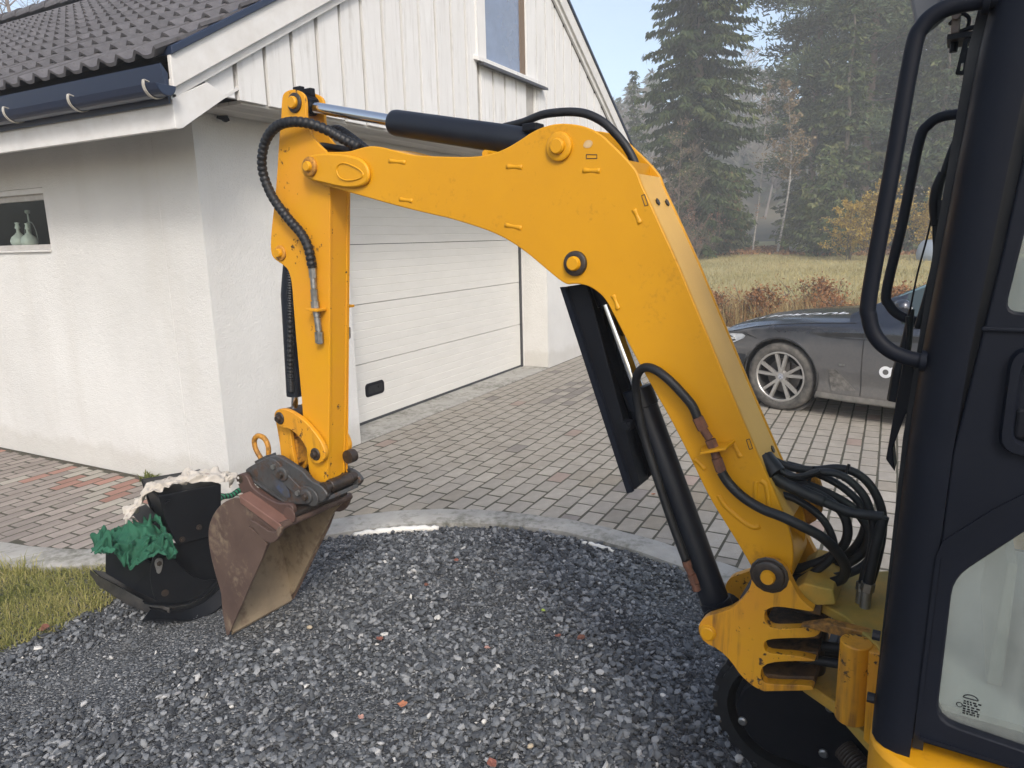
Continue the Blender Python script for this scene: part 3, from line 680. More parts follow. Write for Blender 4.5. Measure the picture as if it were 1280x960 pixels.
# gutter with its brackets
def gutter(sx):
    f = (lambda q: q) if sx > 0 else (lambda q: WID - q)
    gt = thing('gutter', None, None); gt.parent = G
    b = MB(); P = []
    for a in range(0, 181, 15): P.append((-.575 - .058 * math.cos(R(a)), 2.528 - .056 * math.sin(R(a))))
    inner = [(-.575 + (u + .575) * .955, 2.528 + (z - 2.528) * .955) for u, z in P]
    P[0] = (P[0][0] - .006, P[0][1] + .004)
    b.prism([(f(u), z) for u, z in P + inner[::-1]], -.545, LEN + .4, 'y')
    b.prism([(f(u), z) for u, z in inner], -.548, -.542, 'y')
    b.build('trough', MAT['navy'], gt, bevel=.002)
    y = -.455; k = 0
    while y < LEN:
        b = MB(); pts = []
        for a in range(-20, 150, 12): pts.append((f(-.575 - .067 * math.cos(R(a))), y, 2.531 - .063 * math.sin(R(a))))
        pts = [(f(-.611), y, 2.546)] + pts
        for p, q in zip(pts, pts[1:]):
            b.box(-.0095, .0095, -.5, .5, -.0022, .0022, M=Matrix.Translation((Vector(p) + Vector(q)) / 2) @ (Vector(q) - Vector(p)).to_track_quat('Y', 'Z').to_matrix().to_4x4() @ Matrix.Scale((Vector(q) - Vector(p)).length * 1.06, 4, (0, 1, 0)))
        b.build('bracket', MAT['hook'], gt); y += .655
gutter(1)
# roof: deck, single tiles, ridge tiles
RF = thing('roof', None, None); RF.parent = G
SL = math.atan(.585)
for sx in (1, -1):
    f = (lambda q: q) if sx > 0 else (lambda q: WID - q)
    P = [(f(-.53), zt(-.53) - .06), (f(MX - .001), zt(MX) - .06), (f(MX - .001), zt(MX) - .03), (f(-.53), zt(-.53) - .03)]
    b = MB(); b.prism(P, -.38, LEN + .4, 'y'); b.build('deck', mat('roof_felt', (.02, .02, .022), .9), RF)
TW, TE, TL = .310, .348, .40
def tile_mesh():
    V, F = [], []; n = 14; th = .019
    hf = lambda u: .024 * (math.cos(2 * math.pi * u / (TW / 2)) * .75 + .25 * math.cos(4 * math.pi * u / (TW / 2)))
    for v, lift in ((0, .030), (TL, .0)):
        for s in (0, -th):
            for i in range(n + 1):
                u = TW * 1.012 * i / n; V.append((v, u, hf(u) + lift + s))
    m = n + 1
    for i in range(n):
        F += [(i, i + 1, 2 * m + i + 1, 2 * m + i), (m + i + 1, m + i, i, i + 1)[::1], ]
        F += [(m + i, m + i + 1, 3 * m + i + 1, 3 * m + i)]
    F += [(0, m, 3 * m, 2 * m), (n, 2 * m + n, 3 * m + n, m + n)]
    me = npmesh('roof_tile', V, F); me.materials.append(MAT['tile'])
    bb = bmesh.new(); bb.from_mesh(me); bmesh.ops.recalc_face_normals(bb, faces=bb.faces); bb.to_mesh(me); bb.free()
    me.shade_smooth(); me.set_sharp_from_angle(angle=R(50)); return me
tm = tile_mesh(); tiles = []
NR = 13
for sx in (1, -1):
    for r in range(NR):
        s = -.07 + TE * r
        for c in range(int((LEN + .9) / TW) + 1):
            y = -.505 + TW * c
            px = -.505 + s * math.cos(SL); pz = zt(-.505) + .018 + s * math.sin(SL)
            if px > MX - .05: continue
            if sx > 0: loc = (px, y, pz); rot = (0, -SL, 0)
            else: loc = (WID - px, y + TW, pz); rot = (0, -SL, math.pi)
            seen = sx > 0 and inframe((px + .15, y + .15, pz + .1), 30)
            tiles.append((view((px, y, pz))[2] if seen else 1e6, loc, rot))
tiles.sort(key=lambda t: t[0]); rest = []
for i, (d, loc, rot) in enumerate(tiles):
    j = (rnd.uniform(-.004, .004), rnd.uniform(-.008, .008), rnd.uniform(-.006, .006))
    if i < 300 and d < 1e5:
        o = bpy.data.objects.new('roof_tile', tm); COL.objects.link(o); o.parent = RF
        o.location = loc; o.rotation_euler = (rot[0] + j[0], rot[1] + j[1], rot[2] + j[2])
    else: rest.append((loc, rot))
if rest:
    tv = np.array([v.co[:] for v in tm.vertices]); V = []; F = []
    tf = np.array([p.vertices[:] for p in tm.polygons])
    for i, (loc, rot) in enumerate(rest):
        Mx = np.array(Matrix.Translation(loc) @ __import__('mathutils').Euler(rot).to_matrix().to_4x4())
        V.append(tv @ Mx[:3, :3].T + Mx[:3, 3]); F.append(tf + i * len(tv))
    o = link('tile_field', npmesh('tile_field', np.concatenate(V), np.concatenate(F)), MAT['tile'], RF); tag(o, kind='stuff')
b = MB(); rr = [(.125 * math.cos(R(a)) * 1.15, .105 * math.sin(R(a))) for a in range(-10, 191, 20)]
A = [(MX + u * 1.06, 0, v * 1.1 + .012) for u, v in rr] + [(MX + u * .86, 0, v * .86) for u, v in rr[::-1]]
Bq = [(MX + u * .94, .42, v * .94) for u, v in rr] + [(MX + u * .78, .42, v * .78) for u, v in rr[::-1]]
b.ruled([(p[0] - MX, p[1], p[2]) for p in A], [(p[0] - MX, p[1], p[2]) for p in Bq]); rm = b.mesh('ridge_tile'); rm.materials.append(MAT['tile'])
for i in range(int((LEN + .9) / .37)):
    o = bpy.data.objects.new('ridge_tile', rm); COL.objects.link(o); o.parent = RF; o.location = (MX, -.52 + .37 * i, zt(MX) + .035); o.rotation_euler = (0, 0, rnd.uniform(-.01, .01))
# window in the gable
def glassmat(name, c, rough=.03, mixf=.25, film=(.5, .5, .5), filmf=0.0, tint=(1, 1, 1), ior=1.5, streak=False):
    m, nt, b = newmat(name)
    t = nt.nodes.new('ShaderNodeBsdfTransparent'); t.inputs[0].default_value = (*tint, 1)
    g = nt.nodes.new('ShaderNodeBsdfGlossy'); g.inputs['Roughness'].default_value = rough
    fr = nt.nodes.new('ShaderNodeFresnel'); fr.inputs[0].default_value = ior
    ms = nt.nodes.new('ShaderNodeMixShader'); geo = nt.nodes.new('ShaderNodeNewGeometry'); nt.links.new(mth(nt, 'MULTIPLY', mth(nt, 'ADD', fr.outputs[0], mixf, True), mth(nt, 'SUBTRACT', 1.0, geo.outputs['Backfacing'])), ms.inputs[0])
    nt.links.new(t.outputs[0], ms.inputs[1]); nt.links.new(g.outputs[0], ms.inputs[2]); out = ms.outputs[0]
    if filmf:
        d = nt.nodes.new('ShaderNodeBsdfDiffuse'); d.inputs[0].default_value = (*film, 1)
        m2 = nt.nodes.new('ShaderNodeMixShader')
        f = noi(nt, 3, 6, .6)
        if streak: f = mth(nt, 'ADD', mth(nt, 'MULTIPLY', noi(nt, 5, 6, .6), .55), mth(nt, 'MULTIPLY', noi(nt, 16, 4, .6, stretch=(1, 1, .12)), .45))
        nt.links.new(ramp(nt, f, [(.32, (filmf * (.35 if streak else .7),) * 3), (.68, (min(1, filmf * (1.7 if streak else 1.25)),) * 3)]), m2.inputs[0])
        nt.links.new(out, m2.inputs[1]); nt.links.new(d.outputs[0], m2.inputs[2]); out = m2.outputs[0]
    nt.links.new(out, nt.nodes['Material Output'].inputs['Surface']); return m
MAT['glass_blue'] = glassmat('blue_grey_window_glass', (1, 1, 1), .08, .18, (.26, .32, .44), .55)
MAT['glass'] = glassmat('window_glass', (1, 1, 1), .02, .0, tint=(.86, .91, .89), ior=1.28)
uw = thing('window', None, None); uw.parent = G
def frame(b, x0, x1, z0, z1, w, ya, yb, skip=''):
    if 'b' not in skip: b.box(x0, x1, ya, yb, z0, z0 + w)
    if 't' not in skip: b.box(x0, x1, ya, yb, z1 - w, z1)
    b.box(x0, x0 + w, ya, yb, z0 + w + .001, z1 - w - .001); b.box(x1 - w, x1, ya, yb, z0 + w + .001, z1 - w - .001)
b = MB(); b.box(2.795, 2.955, -.470, -.43, UWZ0, UWZ1).box(3.80, 4.025, -.470, -.43, UWZ0, UWZ1).box(2.957, 3.798, -.470, -.43, UWZ1 - .12, UWZ1); b.build('casing', MAT['board'], uw, bevel=.003)
b = MB(); b.box(3.70, 3.797, -.452, -.43, 3.352, UWZ1 - .122); b.build('side_jamb', MAT['brown'], uw)
b = MB(); b.box(2.958, 3.698, -.438, -.428, 3.352, UWZ1 - .122); b.build('pane', MAT['glass_blue'], uw)
b = MB(); b.prism([(-.505, 3.292), (-.4265, 3.315), (-.4265, 3.352), (-.505, 3.330)], 2.745, 4.13, 'x'); b.build('sill', MAT['board'], uw, bevel=.003)
b = MB(); b.prism([(-.525, 3.262), (-.452, 3.275), (-.452, 3.290), (-.52, 3.2895)], 2.81, 4.20, 'x'); b.build('drip_flashing', mat('dark_drip_metal', (.05, .052, .06), .5), uw)
# small window in the side wall
lw = thing('window', None, None); lw.parent = G
b = MB(); y0, y1, z0, z1 = 1.712, 2.938, 1.70, 2.152
b.box(.050, .10, y0, y1, z0, z0 + .045).box(.050, .10, y0, y1, z1 - .075, z1).box(.050, .10, y0, y0 + .03, z0 + .046, z1 - .076).box(.050, .10, y1 - .04, y1, z0 + .046, z1 - .076)
b.build('frame', mat('grey_window_frame', (.40, .385, .36), .7, c2=(.50, .485, .46), scale=20), lw, bevel=.003)
b = MB(); b.box(.012, .049, y0 - .006, y1 + .006, z1 - .03, z1 + .008); b.box(.012, .049, y0 - .006, y0 + .012, z0 + .01, z1 - .031); b.build('casing', MAT['trim'], lw)
b = MB(); b.box(.071, .076, y0 + .031, y1 - .041, z0 + .046, z1 - .076); b.build('pane', MAT['glass'], lw)
b = MB(); b.prism([(-.020, z0 - .012), (.11, z0 - .004), (.11, z0 + .012), (-.020, z0 + .002)], y0 - .008, y1 + .008, 'y'); b.build('sill', MAT['trim'], lw, bevel=.002)
b = MB(); b.box(.11, .30, y0, y1, z0, z0 + .025); b.build('inner_sill', MAT['trim'], lw)
MAT['ceramic'] = mat('white_glazed_ceramic', (.72, .70, .66), .25)
for i, (y, s) in enumerate(((2.43, 1.0), (2.29, .95))):
    v = MB(); v.lathe([(r * s, h * s) for r, h in ((.0, .0), (.040, .002), (.062, .03), (.066, .055), (.055, .085), (.030, .105), (.014, .125), (.012, .15), (.022, .158), (.018, .165), (.012, .19), (.020, .20), (.0, .205))], (0, 0, 0), 'z', 20)
    o = v.build('vase', MAT['ceramic'], smooth='full'); o.location = (.17, y, z0 + .0262)
    tag(o, ('white round bottle behind the small window, the one farther from the corner', 'white round bottle behind the small window, the one nearer the corner')[i], 'vase', 'bottles on the window sill')
st = MB(); st.lathe([(.0, 0), (.06, .0), (.06, .01), (.008, .03), (.007, .27), (.020, .28), (.018, .30), (.0, .305)], (0, 0, 0), 'z', 16)
for sgn in (-1, 1): st.tube(smooth_path([(0, 0, .21), (0, .05 * sgn, .19), (0, .085 * sgn, .12), (0, .09 * sgn, .05)], 5), .0035, 6)
o = st.build('ornament', mat('pale_metal', (.35, .36, .33), .5, .5)); o.location = (.25, 2.40, z0 + .0262); tag(o, 'pale metal stand behind the two bottles in the small window', 'ornament')
# black tag of torn felt hanging under the eave
b = MB(); b.ruled([(.16, -.06, 2.52), (.235, -.06, 2.53), (.25, -.06, 2.50), (.22, -.06, 2.485), (.19, -.06, 2.495), (.155, -.06, 2.50)], [(.16, -.045, 2.522), (.235, -.045, 2.532), (.25, -.045, 2.502), (.22, -.045, 2.487), (.19, -.045, 2.497), (.155, -.045, 2.502)]); b.build('vent_flap', MAT['black'], G)

# ------------------------------------------------------------------ excavator: x forward, y to its left, z up, metres
T_boom=[(2.029,1.99),(1.959,2.018),(1.816,2.006),(1.765,2.014),(1.708,2.017),(1.651,2.007),(1.595,1.99),(1.523,1.971),(1.379,1.955),(1.283,1.947),(1.226,1.949),(1.17,1.959),(1.116,1.979),(1.066,2.002),(1.018,2.012),(0.978,2.013),(0.932,2.006),(0.893,1.994),(0.854,1.972),(0.826,1.946),(0.795,1.917),(0.768,1.89),(0.747,1.864),(0.738,1.836),(0.71,1.783),(0.681,1.724),(0.634,1.631),(0.59,1.534),(0.533,1.409),(0.465,1.26),(0.395,1.112),(0.357,1.034),(0.317,0.946),(0.3,0.885),(0.303,0.817),(0.356,0.745),(0.393,0.783),(0.408,0.815),(0.462,0.896),(0.524,0.982),(0.578,1.084),(0.638,1.192),(0.686,1.267),(0.734,1.343),(0.783,1.427),(0.82,1.493),(0.844,1.531),(0.877,1.555),(0.907,1.566),(0.94,1.568),(0.966,1.564),(1.025,1.605),(1.093,1.655),(1.156,1.693),(1.22,1.721),(1.295,1.744),(1.392,1.77),(1.438,1.779),(1.597,1.814),(1.757,1.855),(1.829,1.873),(1.972,1.908),(2.034,1.946)]
T_lug=[(1.998,2.009),(1.926,2.011),(1.804,1.995),(1.734,1.973),(1.709,1.935),(1.718,1.899),(1.76,1.885),(1.839,1.887),(1.938,1.91),(2.008,1.925),(2.04,1.945),(2.048,1.972),(2.034,1.997)]
T_lugslot=[(1.862,1.95),(1.848,1.965),(1.817,1.967),(1.759,1.946),(1.736,1.929),(1.75,1.915),(1.81,1.91),(1.852,1.924)]
T_stick=[(2.163,2.226),(2.147,2.246),(2.1,2.251),(2.056,2.235),(2.038,2.211),(2.046,2.141),(2.032,2.09),(1.991,2.048),(1.942,2.013),(1.951,1.892),(1.964,1.779),(2.028,1.192),(2.058,0.947),(2.091,0.717),(2.141,0.727),(2.179,0.738),(2.187,0.812),(2.199,0.946),(2.194,1.064),(2.195,1.178),(2.197,1.349),(2.195,1.476),(2.194,1.559),(2.207,1.602),(2.232,1.621),(2.279,1.642),(2.3,1.664),(2.291,1.732),(2.25,1.864),(2.223,1.963),(2.2,2.071),(2.177,2.149)]
T_link=[(2.288,1.047),(2.24,1.043),(2.171,1.017),(2.121,0.981),(2.079,0.941),(2.054,0.894),(2.065,0.858),(2.106,0.835),(2.137,0.842),(2.15,0.866),(2.175,0.917),(2.219,0.951),(2.258,0.967),(2.299,0.962),(2.33,0.978),(2.341,1.006),(2.327,1.034)]
T_hlink=[(2.387,1.002),(2.318,1.009),(2.295,0.959),(2.294,0.87),(2.287,0.823),(2.28,0.776),(2.318,0.74),(2.362,0.733),(2.368,0.787),(2.369,0.878),(2.377,0.943)]
T_coupler=[(2.526,0.754),(2.488,0.778),(2.426,0.808),(2.371,0.834),(2.348,0.843),(2.303,0.852),(2.262,0.84),(2.208,0.821),(2.162,0.808),(2.125,0.774),(2.066,0.764),(2.036,0.739),(2.031,0.726),(2.06,0.696),(2.116,0.675),(2.179,0.664),(2.215,0.655),(2.315,0.649),(2.436,0.686),(2.5,0.723)]
T_ear=[(2.529,0.725),(2.522,0.745),(2.493,0.759),(2.463,0.757),(2.447,0.739),(2.432,0.71),(2.386,0.689),(2.323,0.672),(2.266,0.666),(2.208,0.678),(2.185,0.666),(2.187,0.636),(2.211,0.603),(2.248,0.585),(2.317,0.606),(2.394,0.633),(2.466,0.657),(2.503,0.672),(2.514,0.696)]
T_bside=[(2.445,0.684),(2.562,0.638),(2.641,0.572),(2.689,0.501),(2.704,0.434),(2.7,0.361),(2.683,0.279),(2.652,0.179),(2.64,0.062),(2.634,0.003),(2.554,0.119),(2.438,0.297),(2.348,0.43),(2.295,0.511),(2.226,0.575),(2.203,0.603)]
T_bcut=[(2.413,0.568),(2.493,0.471),(2.575,0.328),(2.649,0.204),(2.636,0.066),(2.626,0.008),(2.547,0.123),(2.431,0.301),(2.341,0.434),(2.296,0.513)]
T_brim=[(2.374,0.595),(2.28,0.575),(2.202,0.61),(2.191,0.593),(2.216,0.559),(2.253,0.527),(2.295,0.516),(2.321,0.528)]
T_bracket=[(0.395,0.803),(0.392,0.828),(0.379,0.848),(0.357,0.86),(0.334,0.858),(0.315,0.844),(0.301,0.822),(0.287,0.796),(0.271,0.771),(0.248,0.754),(0.237,0.75),(0.24,0.743),(0.269,0.741),(0.321,0.736),(0.343,0.727),(0.356,0.714),(0.358,0.696),(0.353,0.68),(0.341,0.669),(0.318,0.672),(0.231,0.701),(0.219,0.699),(0.219,0.688),(0.236,0.671),(0.302,0.65),(0.343,0.634),(0.355,0.622),(0.355,0.606),(0.347,0.593),(0.314,0.598),(0.277,0.608),(0.226,0.61),(0.229,0.605),(0.284,0.589),(0.34,0.566),(0.358,0.544),(0.36,0.521),(0.355,0.507),(0.341,0.5),(0.236,0.534),(0.225,0.529),(0.228,0.521),(0.34,0.48),(0.351,0.476),(0.38,0.483),(0.413,0.504),(0.438,0.537),(0.472,0.563),(0.515,0.573),(0.532,0.596),(0.533,0.623),(0.517,0.651),(0.488,0.668),(0.44,0.699),(0.41,0.743),(0.396,0.777)]
T_h1=[(1.841,0.0,2.031),(1.897,0.02,2.061),(1.95,0.05,2.096),(2.004,0.08,2.119),(2.071,0.1,2.128),(2.15,0.1,2.118),(2.211,0.1,2.076),(2.242,0.1,2.007),(2.247,0.09,1.944),(2.214,0.085,1.87),(2.148,0.08,1.794),(2.091,0.075,1.738),(2.059,0.075,1.683),(2.052,0.07,1.612)]
T_h1fit=[(2.052,0.07,1.612),(2.052,0.07,1.571),(2.052,0.07,1.532),(2.053,0.07,1.487),(2.052,0.07,1.459),(2.047,0.07,1.426),(2.044,0.07,1.371),(2.045,0.07,1.325)]
T_h2=[(1.832,-0.03,2.022),(1.915,-0.04,2.074),(1.996,-0.06,2.112),(2.056,-0.07,2.113),(2.088,-0.07,2.093)]
T_h3=[(1.89,-0.01,2.025),(1.991,-0.02,2.045),(2.062,-0.03,2.058),(2.106,-0.03,2.05)]
T_h4=[(1.253,-0.03,2.045),(1.176,-0.02,2.051),(1.108,-0.01,2.063),(1.053,0.0,2.063),(0.995,0.0,2.059),(0.946,0.0,2.047),(0.898,0.0,2.021),(0.86,0.0,1.987),(0.828,0.0,1.95),(0.806,0.0,1.914),(0.794,0.0,1.887)]
T_h5=[(0.603,0.06,0.763),(0.654,0.06,0.887),(0.705,0.06,1.027),(0.744,0.06,1.144),(0.758,0.07,1.24),(0.753,0.09,1.292),(0.736,0.11,1.325),(0.709,0.125,1.342),(0.677,0.135,1.338),(0.641,0.14,1.317),(0.607,0.14,1.287),(0.573,0.14,1.251),(0.557,0.14,1.219)]
T_h5fit=[(0.557,0.14,1.219),(0.539,0.14,1.186),(0.521,0.14,1.162),(0.509,0.14,1.134),(0.502,0.14,1.113),(0.488,0.14,1.077)]
T_h5b=[(0.488,0.14,1.077),(0.466,0.14,1.047),(0.426,0.145,1.017),(0.375,0.15,0.996),(0.326,0.16,0.989),(0.28,0.16,0.974),(0.235,0.15,0.952),(0.203,0.13,0.917),(0.182,0.1,0.872),(0.178,0.08,0.838),(0.192,0.06,0.803),(0.231,0.05,0.778),(0.298,0.03,0.752),(0.351,0.0,0.732)]
T_h5tail=[(0.603,0.06,0.763),(0.582,0.06,0.715),(0.567,0.06,0.675)]
T_b1=[(0.405,-0.02,1.085),(0.347,-0.02,1.066),(0.286,-0.02,1.066),(0.222,-0.02,1.081),(0.175,-0.02,1.072),(0.139,-0.02,1.039),(0.114,-0.02,0.985),(0.108,-0.02,0.92),(0.115,-0.02,0.838),(0.127,-0.02,0.767)]
T_b2=[(0.388,0.04,1.087),(0.317,0.04,1.059),(0.265,0.04,1.081),(0.214,0.04,1.083),(0.173,0.04,1.059),(0.143,0.04,1.019),(0.125,0.04,0.952),(0.126,0.04,0.887),(0.136,0.04,0.832),(0.14,0.04,0.794)]
T_b3=[(0.387,0.06,1.076),(0.355,0.06,1.049),(0.306,0.06,1.031),(0.241,0.06,1.01),(0.184,0.06,0.994),(0.14,0.06,0.994),(0.103,0.06,0.996)]
T_b3b=[(0.103,0.06,0.996),(0.108,0.06,0.963),(0.115,0.06,0.91),(0.121,0.06,0.857),(0.125,0.06,0.81)]
T_b4=[(0.359,0.0,1.015),(0.298,0.0,1.015),(0.249,0.0,1.0),(0.206,0.0,0.968),(0.188,0.0,0.924),(0.195,0.0,0.876),(0.233,0.0,0.829),(0.286,0.0,0.793),(0.328,0.0,0.765)]
T_b5=[(0.368,-0.04,1.022),(0.305,-0.04,1.015),(0.237,-0.04,0.996),(0.176,-0.04,0.963),(0.141,-0.04,0.912),(0.146,-0.04,0.86),(0.184,-0.04,0.81),(0.254,-0.04,0.762),(0.321,-0.04,0.727)]
T_b6=[(0.119,0.02,0.959),(0.113,0.02,0.901),(0.139,0.02,0.842),(0.188,0.02,0.8),(0.251,0.02,0.775),(0.312,0.02,0.763)]
T_b7=[(0.367,0.07,1.096),(0.33,0.07,1.072),(0.284,0.07,1.082),(0.256,0.07,1.096)]
T_weldV=[(0.501,0.999),(0.487,0.974),(0.444,0.941),(0.406,0.921),(0.388,0.932),(0.4,0.936),(0.432,0.957),(0.471,0.99),(0.488,1.004)]
T_weldV2=[(0.405,1.055),(0.39,1.061),(0.378,1.053),(0.361,1.023),(0.371,1.028),(0.384,1.046),(0.393,1.044),(0.395,0.964),(0.402,0.989)]
T_rect1=[(0.898,1.923),(0.866,1.92),(0.866,1.91),(0.898,1.912)]
T_rect2=[(0.735,1.805),(0.726,1.807),(0.716,1.779),(0.725,1.777)]
T_rect3=[(0.434,1.165),(0.426,1.169),(0.417,1.144),(0.425,1.14)]
T_flag=[(0.908,1.943),(0.904,1.956),(0.893,1.962),(0.879,1.957),(0.878,1.947),(0.889,1.938)]
EX = thing('excavator', 'yellow mini excavator with arched boom, black cab and rusty digging bucket', 'excavator', (-1.258, -4.083, 0), R(86.1))
bw = lambda x: float(np.interp(x, [.4, 1.0, 2.0], [.11, .11, .078]))
far = lambda half, x: half(x) - (.03 * min(1, max(0, (1.35 - x) / .4)) if half is bw else 0)     # the far side of the lower boom stands closer in
def plates(mb, poly, th, half, inset=0):
    """matching near and far plates following the boom's taper"""
    for s in (1, -1):
        h = half if s > 0 else (lambda x: far(half, x))
        A = [(x, s * h(x), z) for x, z in poly]; B = [(x, s * (h(x) - th), z) for x, z in poly]; mb.ruled(A, B)
def offs(path, d):
    out = []
    for i, p in enumerate(path):
        a = path[max(0, i - 1)]; b_ = path[min(len(path) - 1, i + 1)]; t = Vector((b_[0] - a[0], b_[1] - a[1])).normalized()
        out.append((p[0] - t.y * d, p[1] + t.x * d))
    return out
def ribbon(mb, path, half, d0, d1, shrink=.012):
    A, B = offs(path, d0), offs(path, d1)
    poly = A + B[::-1]
    mb.ruled([(x, half(x) - shrink, z) for x, z in poly], [(x, -far(half, x) + shrink, z) for x, z in poly])
# boom
BM = thing('boom', None, None); BM.parent = EX
def fil(poly, n=2):
    """round a traced outline: Chaikin corner cutting"""
    for _ in range(n):
        q = []
        for i in range(len(poly)):
            a, b_ = poly[i], poly[(i + 1) % len(poly)]
            q += [(a[0] * .75 + b_[0] * .25, a[1] * .75 + b_[1] * .25), (a[0] * .25 + b_[0] * .75, a[1] * .25 + b_[1] * .75)]
        poly = q
    return poly
def filo(path, n=2):
    for _ in range(n):
        q = [path[0]]
        for a, b_ in zip(path, path[1:]):
            q += [(a[0] * .75 + b_[0] * .25, a[1] * .75 + b_[1] * .25), (a[0] * .25 + b_[0] * .75, a[1] * .25 + b_[1] * .75)]
        q.append(path[-1]); path = q
    return path
mb = MB(); plates(mb, fil(T_boom), .014, bw); mb.build('side_plates', MAT['yellow'], BM, bevel=.003, smooth=True)
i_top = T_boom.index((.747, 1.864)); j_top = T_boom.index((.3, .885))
mb = MB(); ribbon(mb, filo(T_boom[i_top:j_top], 1), bw, .003, .016, .0142); mb.build('back_plate', mat('skylit_yellow_plate', (.66, .39, .085), .5, c2=(.60, .34, .07), scale=4, dirt=(.42, .22, .05), dscale=8, dlo=.62, dhi=.8), BM, smooth=True)  # paler yellow stands in for skylight on this upward-facing plate
mb = MB(); k0 = T_boom.index((1.651, 2.007)); k1 = T_boom.index((1.17, 1.959)); ribbon(mb, filo(T_boom[k0:k1], 1), bw, .003, .016, .0142); mb.build('top_plate', MAT['yellow'], BM, smooth=True)
mb = MB(); m0 = T_boom.index((.966, 1.564)); m1 = T_boom.index((1.829, 1.873)); ribbon(mb, filo(T_boom[m0:m1], 1), bw, .003, .016, .0142)
n0 = T_boom.index((.408, .815)); n1 = T_boom.index((.82, 1.493)); ribbon(mb, filo(T_boom[n0:n1], 1), bw, .003, .016, .0142); mb.build('belly_plate', MAT['yellow'], BM, smooth=True)
mb = MB(); mb.tube([(1.25, .085, 1.955), (1.25, -.085, 1.955)], .012); mb.box(.78, .80, -.095, .095, 1.50, 1.90); mb.build('inner_web', MAT['yellow'], BM)
mb = MB()
for s in (1, -1):
    A = [(x, s * (bw(x) + .0005), z) for x, z in fil(T_lug)]; B = [(x, s * (bw(x) + .016), z) for x, z in fil(T_lug)]; mb.ruled(A, B)
mb.build('pin_boss', MAT['yellow'], BM, bevel=.006, smooth=True)
mb = MB()
s2 = fil(T_lugslot); cx = sum(p[0] for p in s2) / len(s2); cz = sum(p[1] for p in s2) / len(s2)
ring_o = [(cx + (x - cx) * 1.12, cz + (z - cz) * 1.2) for x, z in s2]
A = [mb.b.verts.new((x, bw(x) + .0162, z)) for x, z in ring_o]; B = [mb.b.verts.new((x, bw(x) + .0215, z)) for x, z in [(cx + (x - cx) * 1.06, cz + (z - cz) * 1.1) for x, z in s2]]; C2 = [mb.b.verts.new((x, bw(x) + .0166, z)) for x, z in s2]
for i in range(len(s2)):
    j = (i + 1) % len(s2); mb.b.faces.new((A[i], A[j], B[j], B[i])); mb.b.faces.new((B[i], B[j], C2[j], C2[i]))
mb.build('boss_weld', MAT['yellow'], BM, smooth='full')
for a, b_ in [((1.629, 1.962), (1.559, 1.952)), ((1.161, 1.910), (1.107, 1.904)), ((1.592, 1.837), (1.537, 1.829)), ((1.172, 1.741), (1.114, 1.73)), ((.908, 1.881), (.857, 1.877)), ((.757, 1.77), (.738, 1.732)), ((.817, 1.538), (.800, 1.498)), ((.469, 1.152), (.447, 1.115)), ((.572, 1.092), (.540, 1.067))]:
    mb = MB(); pts = [Vector((a[0], bw(a[0]) + .0005, a[1])).lerp(Vector((b_[0], bw(b_[0]) + .0005, b_[1])), t / 8) for t in range(9)]
    mb.tube([q - Vector((0, .0052, 0)) for q in pts], .008, 8, rfun=lambda t: .0072 + .0020 * abs(math.cos(t * math.pi)) ** 2); mb.build('weld_bead', MAT['yellow'], BM, smooth='full')
for pth in ([(.501, .999), (.487, .974), (.455, .950), (.425, .930), (.402, .924), (.390, .932)], [(.392, 1.058), (.378, 1.052), (.372, 1.02), (.366, .985)], [(.405, 1.055), (.405, 1.02), (.40, .985)]):
    mb = MB(); mb.tube([(x, .1065, z) for x, z in filo(pth, 2)], .0085, 8); mb.build('weld_bead', MAT['yellow'], BM, smooth='full')
for q in ([(.898, 1.923), (.866, 1.920), (.866, 1.910), (.898, 1.912)], [(.735, 1.805), (.726, 1.807), (.716, 1.779), (.725, 1.777)], [(.434, 1.165), (.426, 1.169), (.417, 1.144), (.425, 1.140)]):
    mb = MB()
    for i in range(4):
        a, b_ = q[i], q[(i + 1) % 4]; mb.tube([(a[0], .1102, a[1]), (b_[0], .1102, b_[1])], .0012, 5)
    mb.build('sticker_outline', mat('dark_line', (.05, .03, .02), .6), BM)
mb = MB(); mb.prism(fil(T_flag), .1102, .1112); mb.build('worn_sticker', mat('worn_sticker', (.42, .22, .04), .6, c2=(.55, .40, .22), scale=30), BM)
for (x, z) in ((.712, 1.79), (.393, 1.108)):
    t = Vector((-.42, 0, -.9))
    for yb in (.045, -.03):
        mb = MB(); n = Vector((-.9, 0, .42)); p = Vector((x, yb, z)) + n * .0; mb.cyl(p + n * -.012, p + n * -.002, .0075, seg=8); mb.cyl(p + n * -.0019, p + n * .001, .0105, seg=6); mb.build('bolt', MAT['pin'], BM)
def pin(parent, x, z, y, r, rr, m='pin', m2='yellow', name='pivot_pin', far=True, h=.02):
    """pin head with its collar, the same on the far side"""
    o = thing(name, None, None); o.parent = parent
    mb = MB()
    for s in ((1, -1) if far else (1,)):
        mb.lathe([(rr, s * (y - .01)), (rr, s * (y + h * .45)), (rr * .86, s * (y + h * .6)), (r * 1.02, s * (y + h * .6))], (x, 0, z), 'y', 24)
    mb.build('collar', MAT[m], o, bevel=.0015, smooth=True)
    mb = MB()
    for s in ((1, -1) if far else (1,)):
        mb.lathe([(r, s * (y - .01)), (r, s * (y + h)), (r * .82, s * (y + h * 1.25)), (0, s * (y + h * 1.25))], (x, 0, z), 'y', 20)
    mb.build('head', MAT[m2], o, smooth=True); return o
pin(EX, .980, 1.95, .110, .022, .040, 'yellow', 'yellow')
pin(EX, .932, 1.626, .110, .021, .036, 'pin', 'yellow')
pin(EX, 1.991, 1.969, .096, .018, .034, 'yellow_old', 'yellow')
